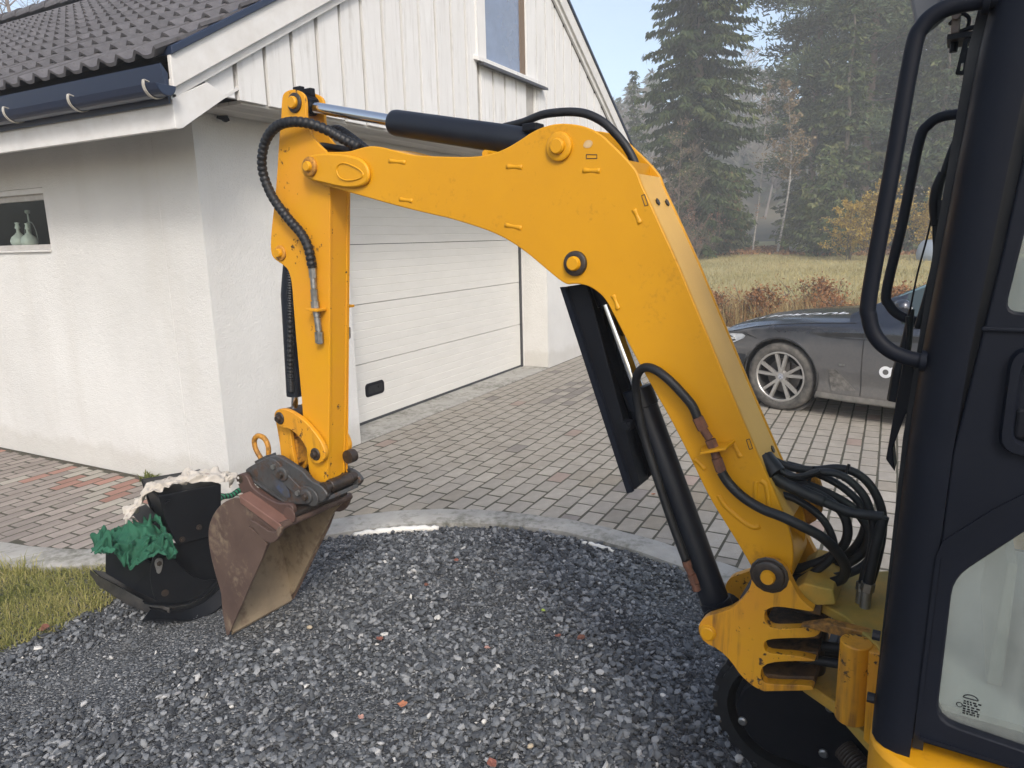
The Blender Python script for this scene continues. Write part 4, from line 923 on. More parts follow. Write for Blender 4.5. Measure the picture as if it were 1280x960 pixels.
# stick
SK = thing('stick', None, None); SK.parent = EX
sw = lambda x: .05
T_stick[T_stick.index((2.091,0.717))] = (2.094, .690); T_stick[T_stick.index((2.141,0.727))] = (2.146, .700); T_stick[T_stick.index((2.179,0.738))] = (2.188, .725)
mb = MB(); plates(mb, fil(T_stick, 2), .012, sw); mb.build('side_plates', MAT['yellow_worn'], SK, bevel=.002, smooth=True)
i0 = T_stick.index((1.942, 2.013)); mb = MB(); ribbon(mb, [(1.942, 2.013), (1.951, 1.892), (1.964, 1.779), (2.028, 1.192), (2.058, .947), (2.088, .735)], sw, .003, .013, .0122)
mb.build('rear_plate', MAT['yellow_worn'], SK)
mb = MB(); ribbon(mb, [(2.141, .745), (2.187, .812), (2.199, .946), (2.194, 1.064), (2.195, 1.178), (2.197, 1.349), (2.195, 1.476), (2.194, 1.559)], sw, .003, .013, .0122)
ribbon(mb, [(2.285, 1.73), (2.25, 1.864), (2.223, 1.963), (2.205, 2.05)], sw, .003, .013, .0122); mb.build('front_plate', MAT['yellow_worn'], SK)
mb = MB(); mb.prism([(1.948, 2.0), (1.940, 2.0), (2.078, .72), (2.087, .72)], -.0535, -.0505); mb.build('edge_strip', MAT['yellow_worn'], SK)
mb = MB(); mb.prism([(2.012, 1.46), (2.075, 1.462), (2.077, 1.452), (2.014, 1.45)], .0505, .098); mb.prism([(2.012, 1.46), (2.075, 1.462), (2.077, 1.452), (2.014, 1.45)], -.098, -.0505); mb.build('hose_bracket', MAT['yellow_worn'], SK, bevel=.002)
mb = MB(); mb.tube([(2.072, .056, .742), (2.072, -.056, .742)], .027, 20); mb.tube([(2.067, .09, .744), (2.067, -.09, .744)], .02, 14); mb.build('end_boss', MAT['pin'], SK, bevel=.003, smooth=True)
mb = MB(); mb.tube([(2.06, .088, .744), (2.06, .1, .744)], .03, 14); mb.build('end_cap', MAT['pin'], SK)
pin(EX, 2.095, 2.202, .046, .022, .035, 'pin', 'yellow')
pin(EX, 2.241, 1.667, .046, .017, .030, 'yellow_old', 'yellow')
# arm cylinder on top of the boom
AC = thing('arm_cylinder', None, None); AC.parent = EX
mb = MB(); mb.tube([(2.13, 0, 2.206), (1.66, 0, 2.099)], .0200, 20, cap=True); mb.build('rod', MAT['chrome'], AC, smooth=True)
mb = MB(); mb.tube([(2.095, -.036, 2.202), (2.095, .036, 2.202)], .036, 20); mb.tube([(2.12, 0, 2.206), (2.05, 0, 2.188)], .028, 16); mb.build('rod_eye', MAT['black'], AC, bevel=.002, smooth=True)
mb = MB(); mb.box(2.075, 2.125, -.034, -.010, 2.232, 2.262); mb.box(2.080, 2.120, .012, .034, 2.225, 2.262); mb.build('eye_tab', MAT['black'], AC, bevel=.003)
d = (Vector((1.044, 0, 1.966)) - Vector((1.683, 0, 2.099))).normalized(); p0 = Vector((1.683, 0, 2.099))
mb = MB(); L_ = .60
mb.tube([p0, p0 + d * .006, p0 + d * .02, p0 + d * .06, p0 + d * L_, p0 + d * (L_ + .03)], [.036, .041, .0435, .0435, .0435, .034], 28); mb.build('barrel', MAT['black_barrel'], AC, smooth=True)
mb = MB(); mb.tube([(.98, -.05, 1.95), (.98, .05, 1.95)], .04, 20); mb.tube([p0 + d * L_, Vector((.98, 0, 1.95))], .034, 16); mb.build('base_eye', MAT['black'], AC, smooth=True)
mb = MB(); mb.box(1.09, 1.14, .0, .05, 2.012, 2.035); mb.build('port_block', MAT['black'], AC, bevel=.004)
# boom cylinder with its guard
BC = thing('boom_cylinder', None, None); BC.parent = EX
a, b_ = Vector((.932, 0, 1.610)), Vector((.506, 0, .565)); u = (b_ - a).normalized()
Lc = (b_ - a).length
mb = MB(); mb.tube([a, a + u * .52], .0225, 20); mb.build('rod', MAT['chrome'], BC, smooth=True)
mb = MB(); mb.tube([a, a + u * .12], .027, 18); mb.tube([a - Vector((0, .05, 0)), a + Vector((0, .05, 0))], .038, 18); mb.build('rod_end', MAT['black'], BC, smooth=True)
mb = MB(); s0 = .385
mb.tube([a + u * s0, a + u * (s0 + .004), a + u * (s0 + .06), a + u * (s0 + .062), a + u * (Lc - .07), a + u * (Lc - .069), a + u * (Lc - .012)], [.040, .046, .046, .0425, .0425, .047, .045], 26); mb.build('barrel', MAT['black_barrel'], BC, smooth=True)
mb = MB(); mb.tube([b_ + Vector((0, -.06, .02)), b_ + Vector((0, .06, .02))], .044, 18); mb.build('base_eye', MAT['black'], BC, smooth=True)
# guard: bent plate beside the rod
mb = MB()
for y0_, y1_ in ((.056, .062), (-.062, -.056)): mb.prism([(.990, 1.556), (.922, 1.565), (.748, .974), (.770, .952)], y0_, y1_)
mb.ruled([(.990, -.0555, 1.556), (.984, -.0555, 1.557), (.984, .0555, 1.557), (.990, .0555, 1.556)], [(.770, -.0555, .952), (.764, -.0555, .954), (.764, .0555, .954), (.770, .0555, .952)])
mb.build('guard', MAT['black'], BC, bevel=.0015)
mb = MB(); mb.ruled([(1.001, .0625, 1.555), (.984, .0625, 1.556), (.984, .080, 1.556), (1.001, .080, 1.555)], [(.782, .0625, .945), (.765, .0625, .952), (.765, .080, .952), (.782, .080, .945)]); mb.build('guard_flange', MAT['black_soft'], BC)
mb = MB(); mb.box(.775, .805, .040, .075, 1.14, 1.165); mb.tube([(.79, .05, 1.15), (.79, .08, 1.15)], .012, 8); mb.build('guard_bolt', MAT['black'], BC)
# bucket cylinder
UC = thing('bucket_cylinder', None, None); UC.parent = EX
mb = MB(); mb.tube([(2.241, 0, 1.667), (2.262, 0, 1.55), (2.27, 0, 1.50), (2.290, 0, 1.085)], [.026, .032, .034, .034], 20); mb.build('barrel', MAT['black_barrel'], UC, smooth=True)
mb = MB(); mb.tube([(2.29, 0, 1.09), (2.304, 0, 1.0)], .014, 14); mb.build('rod', MAT['chrome'], UC, smooth=True)
mb = MB(); mb.tube([(2.304, .034, 1.004), (2.304, -.034, 1.004)], .034, 18); mb.build('rod_eye', MAT['pin'], UC, smooth=True)
mb = MB(); sp = smooth_path([(2.21, .035, 1.62), (2.222, .036, 1.52), (2.236, .036, 1.40), (2.262, .034, 1.20), (2.272, .03, 1.11)], 22)
mb.tube(sp, .011, 10, rfun=lambda t: .0115 + .0022 * (1 if int(t * 86) % 2 else 0)); mb.build('hose', MAT['rubber'], UC)
# links
LK = thing('bucket_link', None, None); LK.parent = EX
mb = MB()
for s in (1, -1): mb.prism(fil(T_link), s * .056, s * .076)
mb.build('curved_link', MAT['grimy'], LK, bevel=.003, smooth=True)
mb = MB(); mb.prism(fil(T_hlink), .018, .036); mb.prism(fil(T_hlink), -.036, -.018); mb.build('straight_link', MAT['grimy'], LK, bevel=.003, smooth=True)
mb = MB(); mb.tube([(2.345, -.0175, .95), (2.325, -.0175, .78)], .012, 8); mb.box(2.28, 2.37, -.0178, .0178, .80, .90); mb.build('link_web', MAT['yellow_old'], LK)
pin(EX, 2.304, 1.004, .070, .014, .026, 'pin', 'pin'); pin(EX, 2.111, .878, .070, .014, .026, 'pin', 'pin')
mb = MB(); mb.tube([(2.045, -.065, .845), (2.045, -.03, .845)], .028, 14); mb.build('far_link_boss', MAT['pin'], LK, smooth=True)
# quick coupler
QC = thing('quick_coupler', None, None); QC.parent = EX
mb = MB()
for s in (1, -1): mb.prism(fil(T_coupler, 1), s * .082, s * .106)
mb.build('cheek', MAT['greysteel'], QC, bevel=.004, smooth=True)
mb = MB(); mb.prism([(2.50, .765), (2.37, .826), (2.365, .812), (2.49, .752)], -.0815, .0815); mb.prism([(2.5, .735), (2.24, .672), (2.24, .660), (2.5, .722)], -.0815, .0815); mb.prism([(2.12, .69), (2.05, .715), (2.045, .700), (2.12, .678)], -.0815, .0815); mb.build('cross_plate', MAT['greysteel'], QC, bevel=.002)
# raised rib and boss pads on the cheek
mb = MB()
pad = fil([(2.372, .820), (2.345, .838), (2.30, .835), (2.235, .775), (2.175, .740), (2.160, .715), (2.185, .695), (2.225, .712), (2.29, .745), (2.36, .785)], 2); mb.prism(pad, .1062, .114)
mb.prism(fil([(2.19, .735), (2.14, .755), (2.085, .735), (2.075, .69), (2.11, .665), (2.16, .68)], 2), .1062, .114); mb.build('boss_pad', MAT['greysteel'], QC, bevel=.003, smooth=True)
mb = MB(); mb.prism([(2.51, .742), (2.215, .648), (2.219, .640), (2.512, .733)], .1062, .121); mb.build('lower_rib', MAT['greysteel'], QC, bevel=.002)
mb = MB(); mb.prism(fil([(2.345, .742), (2.30, .757), (2.245, .722), (2.235, .690), (2.26, .678), (2.31, .705)], 1), .1142, .1147); mb.build('blue_paint_patch', mat('worn_blue_paint', (.028, .055, .13), .6, c2=(.05, .052, .055), scale=70, dirt=(.045, .045, .047), dscale=30, dlo=.45, dhi=.55), QC)
pin(EX, 2.270, .782, .112, .015, .030, 'greysteel', 'pin'); pin(EX, 2.136, .710, .112, .015, .030, 'greysteel', 'pin')
for (x, z) in ((2.318, .806), (2.185, .716)):
    mb = MB(); mb.tube([(x, .112, z), (x, .126, z)], .011, 6); mb.build('nut', MAT['steel'], QC)
mb = MB(); mb.tube(smooth_path([(2.545, 0, .775), (2.575, 0, .815), (2.578, 0, .855), (2.55, 0, .878), (2.51, 0, .872), (2.49, 0, .84), (2.492, 0, .80)], 6), .0115, 10); mb.build('lifting_eye', MAT['yellow_old'], QC, smooth='full')
mb = MB(); mb.prism([(2.555, .768), (2.48, .805), (2.476, .793), (2.548, .757)], -.03, .03); mb.build('eye_base', MAT['greysteel'], QC, bevel=.002)
# digging bucket
BK = thing('bucket', None, None); BK.parent = EX
mb = MB(); sp = fil(T_bside, 2)
mb.prism(sp, .183, .195); mb.build('side_plate', MAT['bucket_steel'], BK, bevel=.002, smooth=True)
mb = MB(); mb.prism(sp, -.170, -.158); mb.build('side_plate', MAT['bucket_inside'], BK, bevel=.002, smooth=True)
back = filo([(2.39, .640), (2.562, .634), (2.641, .570), (2.689, .501), (2.704, .434), (2.700, .361), (2.683, .279), (2.652, .179), (2.640, .062), (2.636, .006)], 2)
mb = MB(); A = back; B = offs(back, -.012)
mb.ruled([(x, .1825, z) for x, z in A + B[::-1]], [(x, -.1575, z) for x, z in A + B[::-1]]); mb.build('shell', MAT['bucket_inside'], BK, smooth=True)
mb = MB(); mb.prism([(2.446, .690), (2.205, .608), (2.20, .592), (2.225, .575), (2.44, .655)], -.165, .205); mb.build('hinge_plate', mat('red_brown_steel', (.17, .088, .066), .65, c2=(.12, .06, .045), scale=9, bstr=.2, bscale=50), BK, bevel=.004)
mb = MB(); mb.prism(fil([(2.380, .600), (2.245, .558), (2.205, .606), (2.192, .592), (2.214, .550), (2.253, .520), (2.295, .513), (2.330, .535), (2.39, .575)], 1), .1952, .209); mb.prism(fil([(2.380, .600), (2.245, .558), (2.205, .606), (2.192, .592), (2.214, .550), (2.253, .520), (2.295, .513), (2.330, .535), (2.39, .575)], 1), -.184, -.1702); mb.build('corner_gusset', MAT['bucket_steel'], BK, bevel=.003, smooth=True)
mb = MB(); mb.prism([(2.405, .560), (2.575, .328), (2.645, .190), (2.650, .10), (2.640, -.010), (2.626, -.002), (2.547, .116), (2.431, .294), (2.341, .427), (2.30, .50), (2.33, .53)], .1952, .203); mb.prism([(2.405, .560), (2.575, .328), (2.645, .190), (2.650, .10), (2.640, -.010), (2.626, -.002), (2.547, .116), (2.431, .294), (2.341, .427), (2.30, .50), (2.33, .53)], -.178, -.1702); mb.build('side_cutter', MAT['bucket_steel'], BK, bevel=.002)
mb = MB(); mb.prism([(2.655, .10), (2.632, -.014), (2.622, .0), (2.634, .10)], -.157, .1815); mb.build('cutting_edge', MAT['bucket_inside'], BK)
mb = MB(); mb.tube([(2.208, .20, .598), (2.208, -.188, .598)], .016, 14); mb.build('lip_bar', MAT['bucket_steel'], BK, smooth=True)
mb = MB()
for s in (1, -1): mb.prism(fil(T_ear, 1), s * .128, s * .150)
mb.build('ear', mat('brown_ear_steel', (.085, .048, .038), .55, c2=(.06, .036, .03), scale=8, bstr=.2, bscale=60, metal=.1), BK, bevel=.004, smooth=True)
for (x, z) in ((2.50, .735), (2.205, .63)):
    mb = MB(); mb.tube([(x, -.152, z), (x, .152, z)], .019, 14); mb.build('coupling_pin', MAT['pin'], BK, smooth=True)
mb = MB(); mb.tube([(2.205, .1505, .63), (2.205, .156, .63)], .033, 20); mb.build('ear_boss', mat('brown_ear_boss', (.085, .048, .038), .55), BK, bevel=.002)
mb = MB(); mb.tube([(2.508, .1505, .738), (2.508, .153, .738)], .006, 10); mb.tube([(2.512, .1505, .715), (2.512, .153, .715)], .006, 10); mb.build('ear_hole', MAT['whitestone'], BK)
# hoses
def hose(pts, r, name='hose', m='rubber', wrap=0, seg=10, n=8, parent=EX, lo=.86):
    p = smooth_path(pts, n); mb = MB()
    if wrap:
        L_ = sum((b_ - a).length for a, b_ in zip(p, p[1:])); N = int(L_ / (wrap / 4)); q = []; acc = [0]
        for a, b_ in zip(p, p[1:]): acc.append(acc[-1] + (b_ - a).length)
        for i in range(N + 1):
            s = L_ * i / N; k = min(len(p) - 2, max(0, int(np.searchsorted(acc, s)) - 1)); t = (s - acc[k]) / max(1e-6, acc[k + 1] - acc[k]); q.append(p[k].lerp(p[k + 1], t))
        rs = [r * (lo if i % 4 == 0 else 1.0) for i in range(len(q))]; mb.tube(q, rs, seg)
    else: mb.tube(p, r, seg)
    return mb.build(name, MAT[m], parent, smooth='full')
hose(T_h1, .0185, wrap=.020, seg=12, lo=.80); hose(T_h2, .0165, wrap=.020, lo=.82); hose(T_h3, .012)
def fitting(p, parent=EX, m='steel', rs=None, name='hose_fitting'):
    P = [Vector(q) for q in p]; mb = MB(); rs = rs or [.011] * (len(P) - 1)
    for a, b_, r in zip(P, P[1:], rs): mb.tube([a, a.lerp(b_, .92)], r, 6 if r > .0135 else 12); mb.tube([a.lerp(b_, .9), b_], r * .72, 10)
    return mb.build(name, MAT[m], parent, smooth=True)
fitting(T_h1fit, rs=[.0145, .012, .014, .016, .013, .0125, .0165])
fitting([(x, -.075, z + .0) for x, y, z in T_h1fit[2:]], rs=[.014, .016, .013, .0125, .0165])
hose(T_h4, .0125, wrap=.0)
hose(T_h5, .0125); hose(T_h5b, .0135)
fitting(T_h5fit, m='rust', rs=[.016, .011, .015, .012, .015])
fitting([T_h5[0], (.596, .06, .742), (.586, .06, .722), (.574, .06, .694), (.567, .06, .675)], m='rust', rs=[.013, .011, .014, .012])
mb = MB(); fl = fil([(.553, 1.128), (.537, 1.148), (.50, 1.146), (.468, 1.168), (.455, 1.160), (.465, 1.142), (.495, 1.122), (.53, 1.115)], 1)
mb.ruled([(x, .1105, z) for x, z in [(.552, 1.124), (.552, 1.132), (.462, 1.162), (.462, 1.154)]], [(x, .168, z - .004) for x, z in [(.540, 1.128), (.540, 1.136), (.472, 1.158), (.472, 1.150)]])
mb.build('hose_bracket', MAT['yellow'], BM, bevel=.002)
for nm, r, wr in ((T_b1, .0115, 0), (T_b2, .0105, 0), (T_b4, .0125, 0), (T_b5, .0130, .0), (T_b6, .0115, 0), (T_b7, .006, 0)): hose(nm, r)
hose(T_b3[:4], .0165, wrap=.03, lo=.94); hose(T_b3[2:], .0130); hose(T_b3b, .0130)
hose([(.36, -.06, 1.06), (.30, -.06, 1.05), (.22, -.06, 1.02), (.16, -.05, .97), (.155, -.05, .90), (.19, -.05, .83), (.26, -.05, .78), (.33, -.04, .75)], .0105)
hose([(.37, .03, 1.0), (.32, .03, .995), (.26, .035, .965), (.225, .035, .92), (.215, .03, .86), (.25, .03, .805), (.31, .03, .755)], .0105)
fitting([(.139, .04, .80), (.140, .04, .775), (.142, .04, .70)], rs=[.0155, .0125]); fitting([(.125, .06, .812), (.127, .06, .787), (.13, .06, .70)], rs=[.017, .013])
mb = MB(); mb.tube([(.40, .05, 1.105), (.36, .07, 1.07)], .026, 12); mb.build('hose_boot', MAT['rubber'], EX, smooth=True)
for p in ((.285, -.0, 1.07), (.20, .0, 1.09)):
    mb = MB(); mb.tube([(p[0] - .004, p[1], p[2] + .012), (p[0] + .004, p[1] + .02, p[2] - .03)], .004, 6); mb.build('cable_tie', MAT['black'], EX)
# swing bracket and nose of the frame
SB = thing('swing_bracket', None, None); SB.parent = EX
mb = MB()
for s in (1, -1): mb.prism(fil(T_bracket, 1), s * .122, s * .152)
mb.build('cheek', MAT['grimy'], SB, bevel=.007, seg=3, smooth=True)
mb = MB()
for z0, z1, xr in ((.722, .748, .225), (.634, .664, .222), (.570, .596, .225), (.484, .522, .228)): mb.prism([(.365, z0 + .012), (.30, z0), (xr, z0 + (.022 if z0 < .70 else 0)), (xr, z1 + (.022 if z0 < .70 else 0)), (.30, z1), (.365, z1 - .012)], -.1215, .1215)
mb.build('swing_arm', mat('grimy_shaded_slot_steel', (.13, .065, .018), .7, c2=(.05, .028, .014), scale=14, bstr=.3, bscale=90, dirt=(.02, .013, .009), dscale=8, dfine=60, dlo=.46, dhi=.58), SB, bevel=.004)  # grime and the deep shade of the slots put into one dark colour
mb = MB(); mb.prism([(.395, .50), (.41, .50), (.43, .72), (.415, .72)], -.1215, .1215); mb.build('pocket_wall', MAT['pin'], SB)  # dark colour stands in for shade at the back of the pockets
mb = MB(); mb.tube([(.262, 0, .46), (.262, 0, .75)], .045, 18); mb.build('swing_pin', MAT['pin'], SB, smooth=True)
pin(EX, .351, .818, .150, .019, .041, 'pin', 'yellow_worn', h=.022); pin(EX, .506, .608, .150, .020, .024, 'yellow', 'yellow', h=.012)
mb = MB(); mb.lathe([(.030, .1521), (.050, .1521), (.046, .1545), (.030, .156)], (.351, 0, .818), 'y', 14, cap=False); mb.build('grease_ring', MAT['pin'], SB)
mb = MB(); mb.tube([(.351, .106, .818), (.351, -.106, .818)], .05, 20); mb.build('boom_foot_tube', MAT['yellow'], BM, smooth=True)
mb = MB(); mb.prism([(.30, .77), (.245, .742), (.19, .76), (.20, .80), (.27, .80)], -.12, .118); mb.build('bracket_shelf', MAT['yellow_mossy'], SB, bevel=.004)
mb = MB(); mb.prism(fil([(.36, .985), (.34, .92), (.315, .86), (.27, .90), (.262, .96), (.285, 1.03), (.33, 1.05)], 1), -.125, -.105); mb.build('far_ear_plate', MAT['yellow_old'], BM, bevel=.003)
FR = thing('frame', None, None); FR.parent = EX
mb = MB(); P = [(.262, .07), (.285, .03), (.285, -.03), (.262, -.07), (.20, -.12), (-.05, -.30), (-.6, -.36), (-.6, .30), (.06, .30), (.085, .235), (.17, .13)]
mb.prism(P, .715, .742, 'z'); mb.prism(P, .455, .49, 'z'); mb.build('nose_plate', MAT['yellow_mossy'], FR, bevel=.004)
mb = MB(); mb.prism([(.262, .715), (.16, .715), (.14, .70), (.138, .60), (.13, .50), (.05, .40), (.05, .68), (.1, .742), (.2, .7423)], .16, .19); mb.build('nose_cheek', MAT['yellow_old'], FR, bevel=.003)
mb = MB(); mb.tube([(.128, .235, .53), (.128, .235, .738)], .036, 22); mb.build('pivot_lug', MAT['grimy'], FR, bevel=.003, smooth=True)
mb = MB(); mb.prism([(.10, .735), (.095, .50), (.03, .46), (.03, .738)], .20, .262); mb.build('lug_plate', MAT['grimy'], FR, bevel=.004)
mb = MB(); mb.box(-.6, .02, -.36, .30, .49, .715); mb.build('deck_box', MAT['yellow_old'], FR)
hose([(.388, .0, .573), (.32, .0, .545), (.246, .0, .55), (.12, .0, .565)], .016); hose([(.377, .04, .585), (.312, .045, .583), (.24, .05, .593), (.12, .05, .617)], .014); hose([(.377, .07, .575), (.312, .085, .568), (.24, .09, .573), (.12, .09, .59)], .013)
# body behind: skirt under the cab, engine hood, counterweight
def rsec(x0, x1, y0, y1, r): return rrect(x0, x1, y0, y1, r, 6)
mb = MB(); mb.prism(rsec(-1.05, .062, .20, .775, .09), .56, .832, 'z'); mb.build('cab_skirt', MAT['yellow'], EX, bevel=.012, smooth=True)
mb = MB(); mb.prism(rsec(-1.62, -1.06, -.45, .77, .16), .56, 1.35, 'z'); mb.build('engine_hood', MAT['yellow'], EX, bevel=.03, smooth=True)
mb = MB(); mb.prism(rsec(-1.06, -.20, -.47, -.255, .04), .56, 1.25, 'z'); mb.build('tank_cover', MAT['yellow'], EX, bevel=.02, smooth=True)
mb = MB(); mb.lathe([(.34, .44), (.34, .55)], (-.55, .15, 0), 'z', 32); mb.build('slew_ring', MAT['pin'], EX)
mb = MB(); mb.box(-1.3, -.02, -.10, .42, .22, .435); mb.build('undercarriage', MAT['black'], EX, bevel=.02)
def track(y0, y1, x0, x1, z0, z1, inner):
    T = thing('track', None, None); T.parent = EX; r = (z1 - z0) / 2; cz = (z0 + z1) / 2
    path = []
    for i in range(25): a = R(90 - 180 * i / 24); path.append((x1 - r + r * math.cos(a), cz + r * math.sin(a)))
    for i in range(25): a = R(-90 - 180 * i / 24); path.append((x0 + r + r * math.cos(a), cz + r * math.sin(a)))
    dense = []
    for i in range(len(path)):
        a, b_ = Vector(path[i]), Vector(path[(i + 1) % len(path)]); n = max(1, int((b_ - a).length / .05))
        dense += [a.lerp(b_, k / n) for k in range(n)]
    mb = MB(); inn = []
    cx = [(max(x0 + r, min(x1 - r, p[0])), cz) for p in dense]
    inn = [(c[0] + (p[0] - c[0]) * .84, c[1] + (p[1] - c[1]) * .84) for p, c in zip(dense, cx)]
    n = len(dense)
    v = [[mb.b.verts.new((p[0], y, p[1])) for p in q] for q, y in ((dense, y0), (dense, y1), (inn, y1), (inn, y0))]
    for k in range(4):
        for i in range(n): mb.b.faces.new((v[k][i], v[k][(i + 1) % n], v[(k + 1) % 4][(i + 1) % n], v[(k + 1) % 4][i]))
    mb.build('belt', MAT['rubber'], T, smooth=True)
    mb = MB()
    for i in range(0, n, 2):
        p = Vector((dense[i][0], 0, dense[i][1])); c = Vector((cx[i][0], 0, cz)); d_ = (p - c).normalized() if (p - c).length > 1e-4 else Vector((0, 0, 1)); t_ = Vector((-d_.z, 0, d_.x))
        M_ = Matrix.Translation(p) @ Matrix((t_, Vector((0, 1, 0)), d_)).transposed().to_4x4(); mb.box(-.016, .016, y0 + .01, y1 - .01, -.005, .017, M=M_)
    tr = mb.build('tread_bars', MAT['rubber'], T); tag(tr, kind='stuff')
    mb = MB(); ri = r * .74
    cen = [(x1 - r, cz), (x0 + r, cz)]
    for cx_, cz_ in cen: mb.lathe([(ri, y0 + .02), (ri, y1 - .02)], (cx_, 0, cz_), 'y', 36)
    mb.box(x0 + r, x1 - r, y0 + .04, y1 - .04, cz - ri * .8, cz + ri * .7); mb.build('idler_frame', MAT['black'], T, smooth=True)
    yi = inner
    mb = MB(); cov = fil([(x1 - r + ri * .92 * math.cos(R(a)), cz + ri * .92 * math.sin(R(a))) for a in range(-80, 100, 20)] + [(x1 - r - .12, cz + ri * 1.0), (x1 - r - .25, cz + ri * .75), (x1 - r - .27, cz - ri * .3), (x1 - r - .12, cz - ri * .9)], 1)
    s = 1 if yi > (y0 + y1) / 2 else -1; mb.prism(cov, yi - s * .03, yi); mb.build('side_cover', MAT['black'], T, bevel=.008, smooth=True)
    for bx, bz in ((.459, .173), (.209, .312), (.218, .153)):
        mb = MB(); mb.lathe([(.014, yi - s * .002), (.014, yi + s * .006), (.009, yi + s * .010), (0, yi + s * .010)], (bx if inner < 0.1 else bx - .1, 0, bz), 'y', 14); mb.build('cover_bolt', MAT['steel'], T, smooth=True)
    return T
track(-.42, -.12, -1.45, .545, .015, .425, -.112); track(.46, .76, -1.45, .22, -.005, .39, .768)
mb = MB(); mb.tube(smooth_path([(.16, -.05, .235), (.12, -.02, .22), (.07, .02, .20), (.02, .06, .2)], 20), .03, 12, rfun=lambda t: .033 if int(t * 60) % 3 else .027); mb.build('spiral_conduit', mat('brown_spiral_conduit', (.06, .045, .035), .6), EX)
# ---- cab
CB = thing('cab', None, None); CB.parent = EX
def post(pts, sec, m='black_soft', name='pillar', bv=.0):
    """sweep a plan section up a leaning post"""
    mb = MB(); rings = [[mb.b.verts.new((px + u, py + v, pz)) for u, v in sec] for px, py, pz in pts]; n = len(sec)
    for a, b_ in zip(rings, rings[1:]):
        for i in range(n): mb.b.faces.new((a[i], a[(i + 1) % n], b_[(i + 1) % n], b_[i]))
    mb.b.faces.new(rings[0][::-1]); mb.b.faces.new(rings[-1]); return mb.build(name, MAT[m], CB, smooth=True)
sec = [(.0, -.03), (-.002, .0), (-.010, .018), (-.024, .030), (-.042, .036), (-.062, .036), (-.062, -.03)]
post([(.060, .704, .832), (.050, .704, 1.145), (.044, .704, 1.365), (.036, .704, 1.513), (.021, .704, 1.70), (.0, .704, 1.95), (-.03, .704, 2.15), (-.06, .704, 2.30)], sec)
sec2 = [(.0, .03), (-.002, .0), (-.010, -.018), (-.024, -.030), (-.042, -.036), (-.062, -.036), (-.062, .03)]
post([(.060, -.204, .832), (.044, -.204, 1.365), (.021, -.204, 1.70), (.0, -.204, 1.95), (-.03, -.204, 2.15), (-.06, -.204, 2.30)], sec2)
for yy_ in (.69, -.19): mb = MB(); mb.box(-1.0, -.92, yy_ - .03, yy_ + .03, .84, 2.30); mb.build('rear_pillar', MAT['black_soft'], CB, bevel=.01)
mb = MB(); mb.prism(rsec(-1.02, .0, -.245, .745, .08), 2.30, 2.39, 'z'); mb.build('roof', MAT['black_soft'], CB, bevel=.03, smooth=True)
mb = MB(); mb.box(-1.0, .02, -.23, .69, .834, .86); mb.build('floor', MAT['black'], CB)
# near rear flank below the door's end and rubber seal in the gap
mb = MB(); mb.ruled([(-.004, .700, .84), (-.020, .700, .84), (-.028, .700, 1.365), (-.085, .70, 1.95), (-.13, .70, 2.29), (-.10, .70, 2.29), (-.062, .70, 1.95), (-.012, .70, 1.365)], [(-.004, .722, .84), (-.020, .722, .84), (-.028, .722, 1.365), (-.085, .722, 1.95), (-.13, .722, 2.29), (-.10, .722, 2.29), (-.062, .722, 1.95), (-.012, .722, 1.365)]); mb.build('door_seal', MAT['rubber'], CB)
# door: frame sheet with two openings, rim, panes
DR = thing('cab_door', None, None); DR.parent = EX
def lean(z): return float(np.interp(z, [.84, 1.365, 1.66, 1.95, 2.29], [-.012, -.018, -.052, -.078, -.118]))
def holed(mb, outer, holes, y0, y1):
    """flat sheet with openings, with thickness"""
    tmp = bmesh.new(); es = []
    for lp in [outer] + holes:
        vs = [tmp.verts.new((x, 0, z)) for x, z in lp]; es += [tmp.edges.new((vs[i], vs[(i + 1) % len(vs)])) for i in range(len(vs))]
    bmesh.ops.triangle_fill(tmp, edges=es, use_beauty=True)
    tmp.verts.ensure_lookup_table(); tmp.verts.index_update()
    co = [(v.co.x, v.co.z) for v in tmp.verts]; tri = [[v.index for v in f.verts] for f in tmp.faces]; tmp.free()
    A = [mb.b.verts.new((x, y0, z)) for x, z in co]; B = [mb.b.verts.new((x, y1, z)) for x, z in co]
    for t in tri: mb.b.faces.new([A[i] for i in t]); mb.b.faces.new([B[i] for i in reversed(t)])
    k = 0
    for lp in [outer] + holes:
        n = len(lp)
        for i in range(n): mb.b.faces.new((A[k + i], A[k + (i + 1) % n], B[k + (i + 1) % n], B[k + i]))
        k += n
outer = [(-.008, .872), (-.014, 1.17), (-.018, 1.365), (-.036, 1.52), (-.052, 1.66), (-.078, 1.95), (-.118, 2.28), (-.90, 2.28), (-.90, .868)]
def roundpoly(p, r=.02):
    q = []
    for i in range(len(p)):
        a, b_, c = Vector(p[i - 1]), Vector(p[i]), Vector(p[(i + 1) % len(p)])
        u1, u2 = (a - b_).normalized(), (c - b_).normalized(); rr_ = min(r, (a - b_).length * .4, (c - b_).length * .4)
        for t in (0, .25, .5, .75, 1): q.append(tuple(b_ + u1 * rr_ * (1 - t) ** 2 + u2 * rr_ * t ** 2))
    return q
lowg = roundpoly([(-.036, 1.165), (-.034, .913), (-.30, .893), (-.84, .893), (-.84, 1.38), (-.24, 1.38), (-.14, 1.285)], .03)
upg = roundpoly([(-.063, 1.580), (-.098, 1.90), (-.135, 2.22), (-.84, 2.22), (-.84, 1.575)], .02)
mb = MB(); holed(mb, outer, [lowg, upg], .706, .740); mb.build('sheet', MAT['black_soft'], DR, bevel=.003, smooth=True)
mb = MB(); mb.prism([(-.036, 1.5535), (-.88, 1.549), (-.88, 1.5555), (-.038, 1.5600)], .7402, .7455); mb.build('waist_rib', MAT['black_soft'], DR, bevel=.002)
